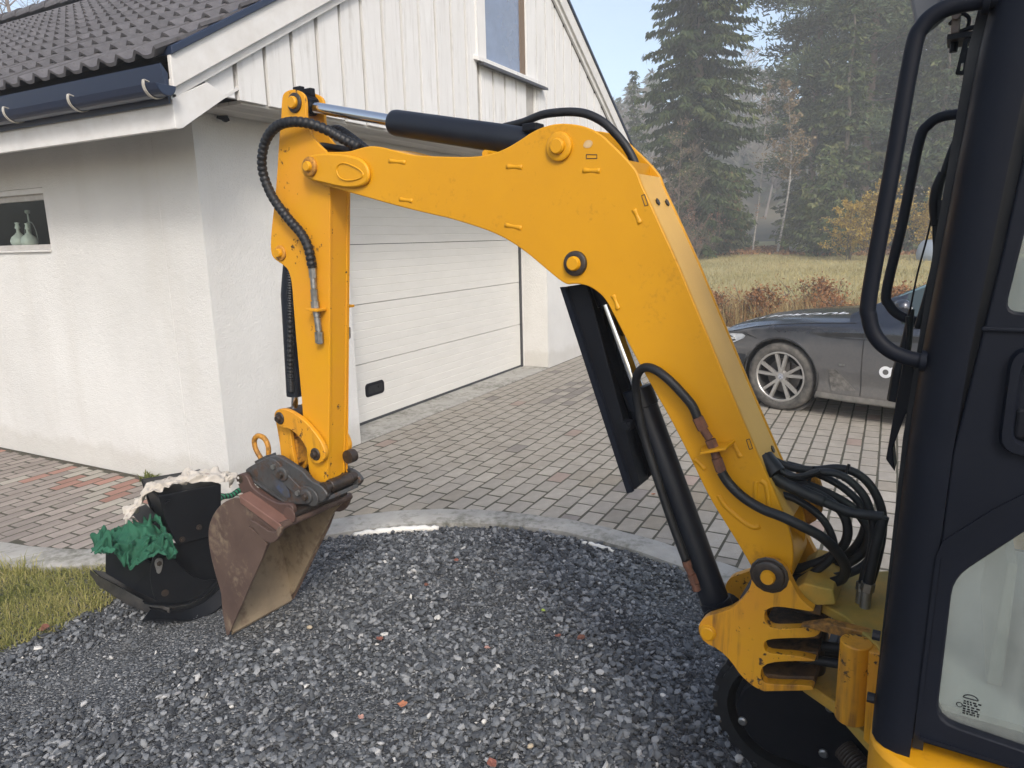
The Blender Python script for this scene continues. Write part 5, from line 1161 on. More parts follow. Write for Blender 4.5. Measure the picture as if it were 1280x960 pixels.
mb = MB(); pth = [(-.145, 1.345), (-.075, 1.282), (-.019, 1.222), (-.0135, 1.195), (-.010, 1.0), (-.0085, .885), (-.013, .8755), (-.40, .8715)]
A = offs(pth, .003); B = offs(pth, -.003)
mb.ruled([(x, .7402, z) for x, z in A + B[::-1]], [(x, .7435, z) for x, z in A + B[::-1]]); mb.build('pressed_edge', MAT['black_soft'], DR)
MAT['cabglass'] = glassmat('sheen_cab_glass', (1, 1, 1), .06, .03, (.42, .45, .43), .18, tint=(.78, .82, .81), streak=True)  # milky film and streaks stand in for reflections on the panes
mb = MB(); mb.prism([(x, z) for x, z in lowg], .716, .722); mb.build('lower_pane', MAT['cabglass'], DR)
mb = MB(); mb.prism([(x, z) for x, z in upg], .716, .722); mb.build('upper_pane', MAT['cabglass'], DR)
mb = MB(); A = roundpoly([(-.060, 1.375), (-.062, 1.535), (-.22, 1.535), (-.22, 1.372)], .03); A = [(x - .012, z) for x, z in A]
cxx = sum(p[0] for p in A) / len(A); czz = sum(p[1] for p in A) / len(A)
for sc0, sc1, y_0, y_1 in ((1.0, .93, .7402, .7520),):
    n = len(A); r0 = [mb.b.verts.new((x, y_0, z)) for x, z in A]; r1 = [mb.b.verts.new((cxx + (x - cxx) * .96, y_1, czz + (z - czz) * .96)) for x, z in A]; r2_ = [mb.b.verts.new((cxx + (x - cxx) * .82, y_1, czz + (z - czz) * .82)) for x, z in A]; r3 = [mb.b.verts.new((cxx + (x - cxx) * .76, .7404, czz + (z - czz) * .76)) for x, z in A]
    for p, q in ((r0, r1), (r1, r2_), (r2_, r3)):
        for i in range(n): mb.b.faces.new((p[i], p[(i + 1) % n], q[(i + 1) % n], q[i]))
mb.build('handle_surround', MAT['black_soft'], DR, smooth=True)
mb = MB(); mb.box(-.20, -.09, .7405, .749, 1.40, 1.445); mb.build('door_handle', MAT['black'], DR, bevel=.006)
# certification stamp etched low on the pane: arch, ring and small bars of print
mb = MB(); yg = .7222; ux = (-.0775, .955)
mb.tube([(ux[0] + .010 * math.cos(R(a)), yg, ux[1] + .003 + .007 * math.sin(R(a))) for a in range(0, 181, 20)], .0009, 5)
mb.tube([(ux[0] - .010, yg, ux[1] + .003), (ux[0] + .010, yg, ux[1] + .003)], .0009, 5)
mb.tube([(ux[0] + .014 + .004 * math.cos(R(a)), yg, ux[1] - .012 + .004 * math.sin(R(a))) for a in range(0, 361, 30)], .0007, 5)
rr_ = random.Random(4)
for rowz in (-.003, -.007, -.012, -.0165, -.0205, -.0245):
    xk = .009
    while xk > -.012:
        w = rr_.uniform(.002, .005); mb.box(ux[0] + xk - w, ux[0] + xk, yg - .0002, yg + .0003, ux[1] + rowz - .0013, ux[1] + rowz + .0013); xk -= w + rr_.uniform(.001, .003)
mb.build('glass_stamp', MAT['black'], DR)
# windscreen with frame, seen edge on, and panes at the far side
mb = MB(); fs = [(.066, .84), (.058, 1.365), (.040, 1.66), (.020, 1.95), (-.01, 2.15), (-.03, 2.25)]
A = offs(fs, .004); B = offs(fs, -.004)
mb.ruled([(x - .014, .6635, z) for x, z in A + B[::-1]], [(x - .014, -.1615, z) for x, z in A + B[::-1]]); mb.build('windscreen', glassmat('windscreen_glass', (1, 1, 1), .02, .03, (.3, .32, .32), .10, tint=(.86, .92, .9)), CB)
mb = MB()
for ya, yb in ((.664, .6735), (-.185, -.162)):
    A = offs(fs, .008); B = offs(fs, -.008); mb.ruled([(x - .014, ya, z) for x, z in A + B[::-1]], [(x - .014, yb, z) for x, z in A + B[::-1]])
mb.build('windscreen_seal', MAT['rubber'], CB)
mb = MB(); mb.prism([(.062, 1.49), (.048, 1.50), (.040, 1.42), (.052, 1.40), (.066, 1.34), (.06, 1.30), (.075, 1.32)], .61, .66); mb.build('latch_bracket', MAT['black'], CB, bevel=.002)
mb = MB(); mb.box(-.88, -.06, -.205, -.199, .92, 2.24); mb.build('far_pane', glassmat('far_cab_glass', (1, 1, 1), .02, .03, (.3, .32, .32), .15, tint=(.8, .88, .86)), CB)
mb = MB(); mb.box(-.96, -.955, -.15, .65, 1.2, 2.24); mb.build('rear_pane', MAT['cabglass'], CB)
mb = MB(); mb.box(-.97, -.93, -.16, .66, .86, 1.19); mb.build('rear_wall', MAT['black'], CB)
# seat and console inside
ST = thing('seat', None, None); ST.parent = EX
mb = MB(); mb.prism(rsec(-.78, -.32, .0, .48, .08), 1.14, 1.26, 'z'); mb.build('cushion', mat('grey_seat_cover', (.30, .30, .29), .85, bstr=.2, bscale=60), ST, bevel=.03, smooth=True)
mb = MB(); mb.prism([(-.70, 1.262), (-.82, 1.262), (-.90, 1.85), (-.80, 1.86)], .02, .46); mb.build('backrest', mat('grey_seat_back', (.30, .30, .29), .85, bstr=.2, bscale=60), ST, bevel=.03, smooth=True)
mb = MB(); mb.box(-.74, -.36, .05, .43, .862, 1.138); mb.build('pedestal', mat('pale_cab_panel', (.42, .44, .42), .7), ST, bevel=.02)
mb = MB(); mb.box(-.30, -.02, -.18, .62, .861, .873); mb.build('floor_mat', mat('pale_floor_mat', (.40, .41, .40), .8), CB)
mb = MB(); mb.prism([(-.17, .874), (-.62, .874), (-.62, 1.16), (-.36, 1.18), (-.21, 1.08)], .47, .60); mb.build('side_console', mat('grey_console', (.34, .355, .345), .75, c2=(.40, .41, .40), scale=6), CB, bevel=.02)
mb = MB(); mb.prism([(-.11, .876), (-.135, .876), (-.135, 1.12), (-.12, 1.12)], .10, .52); mb.build('toe_panel', mat('grey_toe_panel', (.27, .28, .275), .75), CB, bevel=.004)
mb = MB(); mb.tube([(-.30, .54, 1.16), (-.29, .54, 1.24), (-.27, .535, 1.30)], [.030, .014, .012], 10); mb.tube([(-.27, .535, 1.30), (-.262, .533, 1.36)], [.02, .022], 12); mb.build('joystick', MAT['black'], CB, smooth=True)
# handrails, work lamp, wiper, cables
hose(T_r1 if 'T_r1' in globals() else [(-.030, .71, 2.004), (.017, .71, 2.007), (.051, .71, 2.002), (.072, .71, 1.985), (.082, .71, 1.951), (.096, .71, 1.795), (.114, .71, 1.602), (.112, .71, 1.564), (.101, .71, 1.534), (.078, .71, 1.512), (.047, .71, 1.501), (.015, .71, 1.499)], .0120, 'handrail', 'black_soft', seg=16, parent=CB)
hose([(-.01, -.16, 1.968), (.057, -.16, 1.969), (.09, -.16, 1.952), (.108, -.16, 1.911), (.129, -.16, 1.72), (.153, -.16, 1.543), (.143, -.16, 1.503), (.117, -.16, 1.477), (.069, -.16, 1.461), (.02, -.16, 1.460)], .0125, 'handrail', 'black_soft', seg=14, parent=CB)
mb = MB(); mb.tube([(.028, .71, 1.499), (.036, .71, 1.4995)], .017, 16); mb.tube([(-.008, .71, 2.004), (.0, .71, 2.005)], .017, 16); mb.build('rail_collar', MAT['black_soft'], CB, smooth=True)
WL = thing('work_lamp', None, None); WL.parent = EX
mb = MB(); mb.ruled([(.10, .46, 2.10), (.062, .46, 2.118), (.050, .46, 2.048), (.084, .46, 2.022)], [(.112, .56, 2.10), (.068, .56, 2.118), (.056, .56, 2.048), (.092, .56, 2.022)]); mb.build('housing', mat('grey_lamp_housing', (.10, .105, .115), .55), WL, bevel=.006)
mb = MB(); mb.box(.030, .042, .47, .52, 2.01, 2.045); mb.tube([(.036, .52, 2.036), (.036, .527, 2.036)], .007, 10); mb.build('mount', mat('brown_lamp_mount', (.12, .09, .075), .6), WL, bevel=.003)
mb = MB(); mb.box(.0, .046, .46, .53, 2.0, 2.008); mb.tube([(.036, .50, 2.0), (.036, .50, 1.985)], .006, 8); mb.build('lamp_bracket', MAT['black'], WL)
mb = MB(); holed(mb, roundpoly([(.003, 2.0), (.022, 2.0), (.030, 1.945), (.006, 1.942)], .004), [roundpoly([(.012, 1.994), (.0155, 1.994), (.0165, 1.984), (.013, 1.984)], .0015), roundpoly([(.019, 1.962), (.0225, 1.962), (.0235, 1.950), (.020, 1.950)], .0015)], .52, .526); mb.build('slotted_plate', MAT['black'], WL)
hose([(.045, .50, 2.03), (.03, .49, 2.045), (.018, .49, 2.035), (.022, .49, 2.015), (.03, .49, 2.02)], .003, 'lamp_wire', 'black', parent=WL); hose([(.036, .50, 2.01), (.02, .50, 2.018), (.0, .50, 2.02)], .004, 'lamp_wire', 'black', parent=WL)
WP = thing('wiper', None, None); WP.parent = EX
mb = MB(); mb.tube([(.074, .25, 1.535), (.078, .25, 1.466), (.086, .25, 1.40), (.089, .25, 1.334)], [.006, .011, .016, .018], 8); mb.build('arm', MAT['black'], WP, bevel=.002)
mb = MB(); mb.tube([(.080, .262, 1.52), (.074, .26, 1.46), (.072, .26, 1.41)], .004, 6); mb.tube([(.084, .25, 1.36), (.06, .25, 1.33)], .016, 10); mb.build('motor', MAT['black'], WP)
hose([(.072, .26, 1.41), (.062, .265, 1.38), (.062, .27, 1.345), (.05, .27, 1.325)], .004, 'wiper_wire', 'black', parent=WP)
hose([(.004, .55, 1.88), (.020, .55, 1.838), (.030, .55, 1.80), (.037, .55, 1.756), (.036, .55, 1.70), (.032, .55, 1.655), (.038, .55, 1.60), (.05, .55, 1.53)], .0055, 'wiring_loom', 'black', parent=CB); hose([(.041, .55, 1.755), (.047, .55, 1.69), (.057, .55, 1.625), (.064, .55, 1.555)], .0016, 'antenna_wire', 'black', parent=CB)
hose([(.033, .55, 1.79), (.041, .55, 1.765), (.042, .55, 1.735), (.036, .55, 1.705)], .0075, 'taped_joint', 'black', parent=CB)
mb = MB(); mb.box(.018, .036, .545, .575, 1.715, 1.745); mb.build('wire_clip', MAT['black'], CB)
for z in (1.02, .90):
    mb = MB(); mb.tube([(.058, .705, z), (.070, .705, z)], .009, 8); mb.build('bolt', MAT['black'], CB)

# ------------------------------------------------------------------ spare grading bucket on the gravel
GB = thing('spare_bucket', 'black grading bucket lying on the gravel with cloths draped over it', 'bucket', (-1.292, -1.00, .0), R(-22))
side = fil([(-.018, .236), (.0, .294), (.035, .314), (.071, .296), (.098, .236), (.147, .155), (.199, .100), (.252, .092), (.265, .080), (.192, .028), (.12, .014), (.031, .030), (-.016, .063), (-.025, .175)], 2)
mb = MB(); mb.prism(side, -.012, .0); mb.prism(side, .40, .412); mb.build('side_plate', MAT['bucket_black'], GB, bevel=.003, smooth=True)
def strip(mb, A, B, th=.008):
    """curved plate between two matching 3D curves"""
    n = len(A); o3 = Vector((0, 0, -th)); va = [mb.b.verts.new(q) for q in A]; vb = [mb.b.verts.new(q) for q in B]; wa = [mb.b.verts.new(Vector(q) + o3) for q in A]; wb = [mb.b.verts.new(Vector(q) + o3) for q in B]
    for i in range(n - 1):
        for q in ((va[i], va[i + 1], vb[i + 1], vb[i]), (wa[i + 1], wa[i], wb[i], wb[i + 1]), (va[i + 1], va[i], wa[i], wa[i + 1]), (vb[i], vb[i + 1], wb[i + 1], wb[i])): mb.b.faces.new(q)
    for i in (0, n - 1): mb.b.faces.new((va[i], vb[i], wb[i], wa[i]))
back = filo([(-.03, .045), (.0, .034), (.085, .000), (.175, -.012), (.26, .012), (.33, .07), (.37, .16), (.37, .26), (.33, .34)], 2)
mb = MB(); strip(mb, [(x, -.0125, z) for x, z in back], [(x, .415, z) for x, z in back]); mb.build('shell', MAT['bucket_black'], GB, smooth=True)
r1 = filo([(-.07, .098), (-.02, .070), (.081, .026), (.186, .028), (.258, .076), (.31, .13)], 2); r2b = filo([(-.05, .068), (-.01, .045), (.075, .008), (.178, .010), (.255, .055), (.31, .11)], 2); r3 = filo([(-.10, .055), (.0, .022), (.083, -.020), (.175, -.030), (.25, -.004), (.32, .07)], 2)
mb = MB(); strip(mb, [(x, -.0127, z) for x, z in r1], [(x, -.040, z) for x, z in r1], .006); mb.build('wear_strip', MAT['bucket_black'], GB, smooth=True)
mb = MB(); strip(mb, [(x, -.035, z) for x, z in r2b], [(x, -.062, z) for x, z in r2b], .006); mb.build('wear_strip', MAT['bucket_black'], GB, smooth=True)
mb = MB(); strip(mb, [(x, -.060, z - .004) for x, z in r2b], [(x, -.12, z) for x, z in r3]); mb.build('skid_plate', MAT['bucket_black'], GB, smooth=True)
mb = MB(); A = [(.03, -.065, .045), (-.05, .02, .072), (-.10, .14, .095), (-.185, .33, .135), (-.205, .40, .150)]; B = [(.02, -.075, .018), (-.06, .02, .035), (-.115, .14, .050), (-.19, .33, .095), (-.205, .41, .130)]
strip(mb, A, B, .012); mb.build('cutting_edge', mat('worn_black_edge', (.014, .014, .015), .45, c2=(.04, .037, .034), scale=20, bstr=.2), GB, smooth=True)
mb = MB(); strip(mb, [(.03, -.060, .043), (-.045, .02, .069), (-.093, .14, .091), (-.175, .33, .130), (-.192, .40, .145)], [(.04, .0, .030), (.03, .06, .032), (.02, .16, .035), (-.02, .33, .045), (-.03, .40, .05)]); mb.build('lip_plate', MAT['bucket_black'], GB, smooth=True)
mb = MB(); mb.ruled([(-.005, .015, .06), (-.075, .16, .09), (-.15, .345, .13), (-.13, .355, .27), (-.06, .16, .26), (.012, .015, .24)], [(.005, .022, .06), (-.065, .166, .09), (-.142, .352, .13), (-.122, .362, .27), (-.05, .166, .26), (.022, .022, .24)]); mb.build('mouth_plate', MAT['bucket_black'], GB, bevel=.003)
panel = [(.063, .566), (.347, .552), (.325, .34), (.266, .304), (.116, .304), (.082, .423)]
mb = MB(); mb.prism(panel, .02, .038); mb.prism(panel, .335, .352); mb.build('mounting_cheek', MAT['bucket_black'], GB, bevel=.003)
mb = MB(); mb.prism([(.064, .566), (.346, .552), (.346, .540), (.066, .553)], .0385, .3345); mb.prism([(.066, .552), (.078, .551), (.130, .31), (.118, .306)], .0385, .3345); mb.prism([(.332, .54), (.344, .54), (.326, .345), (.314, .345)], .0385, .3345); mb.build('mounting_box', MAT['bucket_black'], GB, bevel=.003)
mb = MB(); mb.prism([(.05, .315), (.12, .303), (.27, .303), (.34, .33), (.375, .22), (.33, .06), (.20, .03), (.10, .10), (.06, .22)], .045, .060); mb.build('inner_cheek', MAT['bucket_black'], GB, bevel=.003)
mb = MB(); mb.prism([(.0, .40), (.07, .30), (.11, .30), (.08, .42)], .10, .39); mb.build('back_box', MAT['bucket_black'], GB, bevel=.003)
for x, z in ((.140, .327), (.222, .365), (.098, .528)):
    mb = MB(); mb.tube([(x, .0198, z), (x, .012, z)], .013, 14); mb.tube([(x, .0119, z), (x, .007, z)], .0065, 6); mb.build('mounting_bolt', MAT['pin'] if z < .4 else MAT['bucket_black'], GB)
mb = MB(); mb.prism(fil([(.0, .262), (.012, .284), (.038, .276), (.036, .246), (.022, .205), (.006, .206), (.004, .235)], 2), -.018, -.0125); mb.build('lug_plate', MAT['steel'], GB, bevel=.001, smooth=True)
mb = MB(); mb.tube([(.020, -.0182, .255), (.020, -.024, .255)], .012, 6); mb.tube([(.020, -.0242, .255), (.020, -.028, .255)], .006, 8); mb.build('lug_bolt', MAT['pin'], GB)
mb = MB(); mb.tube([(.03, -.0125, .10), (.03, -.014, .10)], .017, 16); mb.build('plate_hole', MAT['pin'], GB)
# cloths: folded, crumpled sheets
gm = mat('green_cloth', (.006, .062, .033), .85, c2=(.014, .102, .056), scale=8, bstr=.25, bscale=260, bdist=.002, dirt=(.012, .07, .04), dscale=7, dlo=.60, dhi=.75)
pmx = mat('soiled_pale_cloth', (.37, .335, .285), .9, c2=(.47, .435, .385), scale=9, bstr=.25, bscale=260, bdist=.002, dirt=(.19, .15, .12), dscale=11, dfine=40, dlo=.56, dhi=.66)
gl = lambda x, y, z: GBM @ Vector((x, y, z))
GBM = Matrix.Translation((-1.292, -1.00, .0)) @ Matrix.Rotation(R(-22), 4, 'Z')
def drape(name, nx, ny, start, bodies, frames, swell, m, label):
    """let a slack sheet settle over solid shapes, keep the settled mesh, take the helpers away again"""
    V = [start(i / (nx - 1), j / (ny - 1)) for j in range(ny) for i in range(nx)]
    F = [(j * nx + i, j * nx + i + 1, (j + 1) * nx + i + 1, (j + 1) * nx + i) for j in range(ny - 1) for i in range(nx - 1)]
    o = link('sheet', npmesh('sheet', V, F)); md = o.modifiers.new('cloth', 'CLOTH'); s = md.settings
    s.quality = 6; s.mass = .15; s.tension_stiffness = 12; s.compression_stiffness = 8; s.shear_stiffness = 3; s.bending_stiffness = .03; s.air_damping = 2; s.shrink_min = swell
    k = md.collision_settings; k.distance_min = .004; k.use_self_collision = True; k.self_distance_min = .004; k.collision_quality = 3
    md.point_cache.frame_start = 1; md.point_cache.frame_end = frames; cs = []
    for bm3 in bodies:
        c = link('solid', bm3); c.modifiers.new('collision', 'COLLISION'); c.collision.thickness_outer = .005; c.collision.cloth_friction = 40; cs.append(c)
    for f in range(1, frames + 1): SC.frame_set(f)
    me = bpy.data.meshes.new_from_object(o.evaluated_get(bpy.context.evaluated_depsgraph_get())); me.name = name
    for c in cs + [o]: bpy.data.objects.remove(c)
    SC.frame_set(1)
    c = link(name, me, m, None, smooth='full'); c.matrix_world = GBM
    t = c.modifiers.new('thick', 'SOLIDIFY'); t.thickness = .0022; t = c.modifiers.new('fine', 'SUBSURF'); t.levels = 1; t.render_levels = 1
    return tag(c, label, 'cloth')
def lumps(parts):
    b = bmesh.new()
    for c, r in parts:
        for v in bmesh.ops.create_icosphere(b, subdivisions=3, radius=1)['verts']: v.co = Vector((v.co.x * r[0] + c[0], v.co.y * r[1] + c[1], v.co.z * r[2] + c[2]))
    me = bpy.data.meshes.new('lumps'); b.to_mesh(me); b.free(); return me
def block(x0, x1, y0, y1, z0, z1):
    b = bmesh.new()
    for v in bmesh.ops.create_cube(b, size=1)['verts']: v.co = Vector(((x0 + x1) / 2 + v.co.x * (x1 - x0), (y0 + y1) / 2 + v.co.y * (y1 - y0), (z0 + z1) / 2 + v.co.z * (z1 - z0)))
    bmesh.ops.subdivide_edges(b, edges=b.edges[:], cuts=3, use_grid_fill=True)
    me = bpy.data.meshes.new('block'); b.to_mesh(me); b.free(); return me
nz = lambda u, v, k: noise.noise(Vector((u, v, k)))
drape('green_cloth', 54, 50, lambda u, v: (-.135 + .225 * u, -.015 + .175 * v, .46 + .05 * nz(u * 3, v * 3, 0) + .035 * nz(u * 9, v * 9, 3) + .02 * nz(u * 18, v * 18, 7)),
      [lumps([((-.13, .13, .29), (.055, .08, .06)), ((-.16, .08, .25), (.04, .05, .06)), ((-.06, .09, .335), (.055, .06, .05)), ((.0, .10, .365), (.045, .05, .04)), ((.055, .05, .315), (.045, .04, .03)), ((-.04, .0, .22), (.04, .03, .07)), ((-.10, .03, .26), (.05, .04, .05))]),
       block(-.12, .4, -.008, .4, .0, .20), block(-.6, -.190, -.3, .5, .0, .37), block(.09, .33, .03, .34, .2, .55)], 22, -.8, gm, 'crumpled green cloth hanging from the mouth of the black spare bucket')
rr3 = random.Random(5)
drape('pale_cloth', 74, 30, lambda u, v: (.005 + .345 * u, .045 + .10 * v, .635 + .025 * nz(u * 8, v * 3, 0) + .025 * nz(u * 12, v * 5, 3)),
      [lumps([((.075 + .035 * k, .09 + .02 * rr3.uniform(-1, 1), .567), (.024, .03, .018)) for k in range(9)] + [((.040, .08, .535), (.03, .045, .03)), ((.02, .08, .49), (.02, .04, .03))]), block(.062, .36, .02, .35, .1, .566), block(-.2, .062, -.1, .4, .1, .43)], 24, -.85, pmx, 'dirty off white cloth draped along the top of the black spare bucket')
# rope
rp = smooth_path([(-.70, -.62, .20), (-.60, -.57, .225), (-.524, -.55, .247), (-.452, -.55, .235), (-.39, -.55, .246), (-.34, -.56, .22), (-.31, -.58, .12), (-.32, -.62, .015)], 30)
RPt = thing('rope', 'twisted green and black rope behind the two buckets', 'rope', (-.4, -.6, .0))
for k, m in ((0, mat('green_rope', (.01, .16, .075), .7)), (1, MAT['rubber'])):
    mb = MB(); q = []
    for i, p in enumerate(rp): a = i * .62 + k * math.pi; q.append(Vector((p.x + .4, p.y + .6, p.z)) + Vector((.25 * math.cos(a), .9 * math.cos(a), math.sin(a))) * .0085)
    mb.tube(q, .0095, 8); mb.build('strand', m, RPt, smooth='full')

# ------------------------------------------------------------------ car: x forward from the front axle, y to its left
CR = thing('car', 'dark blue grey muddy saloon car parked on the pavers behind the boom', 'car', (4.783, -3.345, 0), R(72))
def carpaint():
    m, nt, b = newmat('muddy_dark_car_paint')
    tc = nt.nodes.new('ShaderNodeTexCoord'); sx = nt.nodes.new('ShaderNodeSeparateXYZ'); nt.links.new(tc.outputs['Object'], sx.inputs[0])
    h = mth(nt, 'ADD', sx.outputs['Z'], mth(nt, 'MULTIPLY', mth(nt, 'SUBTRACT', noi(nt, 5, 6, .65), .5), .35))
    f = ramp(nt, h, [(.18, (1, 1, 1)), (.42, (.62,) * 3), (.66, (.5,) * 3), (.80, (.06,) * 3), (.95, (.0,) * 3)])
    f2 = mth(nt, 'MULTIPLY', f, ramp(nt, noi(nt, 40, 6, .7), [(.25, (.55,) * 3), (.7, (1, 1, 1))]))
    c = mix(nt, f2, (.038, .044, .058), (.165, .155, .140))
    setb(nt, b, 'Base Color', c); setb(nt, b, 'Roughness', ramp(nt, f2, [(0, (.22,) * 3), (.5, (.7,) * 3)])); setb(nt, b, 'Metallic', ramp(nt, f2, [(0, (.6,) * 3), (.4, (.1,) * 3)]))
    b.inputs['Coat Weight'].default_value = .7; b.inputs['Coat Roughness'].default_value = .12
    return m
MAT['car'] = carpaint()
MAT['carblack'] = mat('car_black_trim', (.012, .013, .015), .4, c2=(.03, .03, .03), scale=9)
# stations along the car: x, half width, sill z, shoulder z, centre z (bonnet or boot), nose rounding
ST_ = [(.86, .42, .30, .58, .64), (.845, .58, .24, .60, .665), (.80, .70, .20, .635, .715), (.72, .785, .19, .675, .765), (.60, .845, .18, .715, .815), (.48, .880, .17, .745, .848), (.30, .905, .17, .790, .880), (.1, .920, .17, .825, .903), (-.1, .928, .17, .850, .922), (-.35, .932, .165, .872, .945), (-.60, .932, .16, .888, .965), (-.80, .930, .16, .897, .98), (-1.1, .925, .16, .905, .985), (-1.5, .92, .16, .915, .99), (-2.0, .92, .16, .93, 1.0), (-2.5, .925, .16, .945, 1.02), (-2.97, .932, .165, .965, 1.06), (-3.3, .925, .18, .975, 1.09), (-3.7, .88, .22, .975, 1.08), (-3.95, .80, .27, .955, 1.05), (-4.05, .66, .34, .92, 1.0)]
SX = [s[0] for s in ST_]
def sect(x):
    g = lambda k: float(np.interp(-x, [-q for q in SX], [s[k] for s in ST_]))
    w, zs, zh, zc = g(1), g(2), g(3), g(4)
    return [(0, zs), (w - .10, zs), (w - .035, zs + .02), (w - .018, zs + .09), (w - .022, zs + .18), (w - .002, zs + .30), (w + .0, zs + .42), (w - .008, zh - .14), (w - .016, zh - .07), (w - .030, zh - .025), (w - .062, zh), (w - .12, zh + .018), (w * .80, zh + .35 * (zc - zh) + .01), (w * .64, zh + .72 * (zc - zh)), (w * .58, zh + .72 * (zc - zh) - .002), (w * .3, zc - .008), (0, zc)]
xsn = sorted(set([round(v, 4) for v in np.linspace(.86, -4.05, 210)]), reverse=True)
def fine_sect(x):
    s = sect(x); out = []
    for i in range(len(s) - 1):
        n = 5 if 2 <= i <= 7 else 3
        for k in range(n): out.append((s[i][0] + (s[i + 1][0] - s[i][0]) * k / n, s[i][1] + (s[i + 1][1] - s[i][1]) * k / n))
    out.append(s[-1]); return out
WHX = (.0, -2.975); AR = .372; AZ = .335
grid = [fine_sect(x) for x in xsn]; nk = len(grid[0])
def carbody():
    V = []; idx = {}
    half = []
    for i, x in enumerate(xsn):
        for k in range(nk): y, z = grid[i][k]; half.append([x, y, z])
    H = np.array(half); 
    # wheel arches: open the flank inside the circle and pull its rim onto the circle
    dead = np.zeros(len(H), bool)
    for wx in WHX:
        d = np.hypot(H[:, 0] - wx, H[:, 2] - AZ); flank = H[:, 1] > .60
        dead |= (d < AR) & flank & (H[:, 2] < .74)
    full = []; F = []
    n1 = len(H)
    def quad(a, b_, c, d_): F.append((a, b_, c, d_))
    snap = set()
    for i in range(len(xsn) - 1):
        for k in range(nk - 1):
            q = (i * nk + k, (i + 1) * nk + k, (i + 1) * nk + k + 1, i * nk + k + 1)
            dd = [dead[j] for j in q]
            if all(dd): continue
            if any(dd): snap |= {j for j in q if dead[j]}
            quad(*q)
    for j in snap:
        wx = min(WHX, key=lambda w: abs(w - H[j, 0])); v = np.array([H[j, 0] - wx, H[j, 2] - AZ]); L_ = np.hypot(*v)
        if L_ > 1e-6: v = v / L_ * AR; H[j, 0] = wx + v[0]; H[j, 2] = AZ + v[1]
    used = sorted(set(j for q in F for j in q)); mp = {j: i for i, j in enumerate(used)}
    V = [tuple(H[j]) for j in used]; nV = len(V)
    F1 = [tuple(mp[j] for j in q) for q in F]
    V2 = V + [(x, -y, z) for x, y, z in V]; F2 = F1 + [tuple(nV + j for j in q[::-1]) for q in F1]
    return V2, F2
V2, F2 = carbody()
# split the front doors off as panels of their own
me = npmesh('body', V2, F2); bb = bmesh.new(); bb.from_mesh(me); bmesh.ops.remove_doubles(bb, verts=bb.verts, dist=.0005); bmesh.ops.recalc_face_normals(bb, faces=bb.faces)
def take(pred, name, m, parent):
    fs = [f for f in bb.faces if pred(f.calc_center_median())]
    d = bb.copy(); keep = set(f.index for f in fs); bb.faces.index_update(); d.faces.ensure_lookup_table(); bb.faces.ensure_lookup_table()
    for i, f in enumerate(bb.faces): f.index = i
    keep = set(f.index for f in fs)
    bmesh.ops.delete(d, geom=[f for i, f in enumerate(list(d.faces)) if i not in keep], context='FACES')
    bmesh.ops.delete(bb, geom=fs, context='FACES')
    mm = bpy.data.meshes.new(name); d.to_mesh(mm); d.free(); return link(name, mm, m, parent, smooth='full')
for sgn in (1, -1):
    o = take(lambda c: sgn * c.y > .80 and -1.93 < c.x < -.755 and .235 < c.z < .93, 'front_door', MAT['car'], CR)
    o = take(lambda c: sgn * c.y > .80 and -2.60 < c.x < -1.945 and .235 < c.z < .93, 'rear_door', MAT['car'], CR)
    o = take(lambda c: sgn * c.y > .72 and -2.62 < c.x < -.36 and c.z < .235, 'sill_skirt', mat('muddy_sill', (.24, .23, .21), .8, c2=(.16, .155, .145), scale=14), CR)
o = take(lambda c: c.x > .30 and c.z < .52 and c.x > .36, 'front_bumper', mat('dark_bumper', (.018, .021, .028), .35, c2=(.03, .033, .04), scale=8, dirt=(.12, .11, .1), dscale=6, dlo=.55, dhi=.75), CR)
mm = bpy.data.meshes.new('body'); bb.to_mesh(mm); bb.free(); body = link('body', mm, MAT['car'], CR, smooth='full')
mb = MB(); mb.box(-3.95, .74, -.78, .78, .30, .56); mb.box(-2.6, -.42, -.86, .86, .22, .82); mb.build('underbody', MAT['carblack'], CR)
for wx in WHX:
    for sg in (1, -1):
        mb = MB(); pts = []
        A = [(wx + .385 * math.cos(R(a)), AZ + .385 * math.sin(R(a))) for a in range(-20, 201, 11)]
        for (x0, z0), (x1, z1) in zip(A, A[1:]): mb.b.faces.new([mb.b.verts.new(p) for p in ((x0, sg * .60, z0), (x1, sg * .60, z1), (x1, sg * .905, z1), (x0, sg * .905, z0))])
        mb.build('arch_liner', MAT['carblack'], CR, smooth='full')
        mb = MB(); L1 = [(wx + AR * math.cos(R(a)), AZ + AR * math.sin(R(a))) for a in range(-22, 203, 9)]
        ysk = lambda x, z: sg * (float(np.interp(-x, [-q for q in SX], [s[1] for s in ST_])) - .012)
        mb.tube([(x, ysk(x, z), z) for x, z in L1], .012, 8); mb.build('arch_lip', MAT['carblack'] if True else MAT['car'], CR, smooth='full')
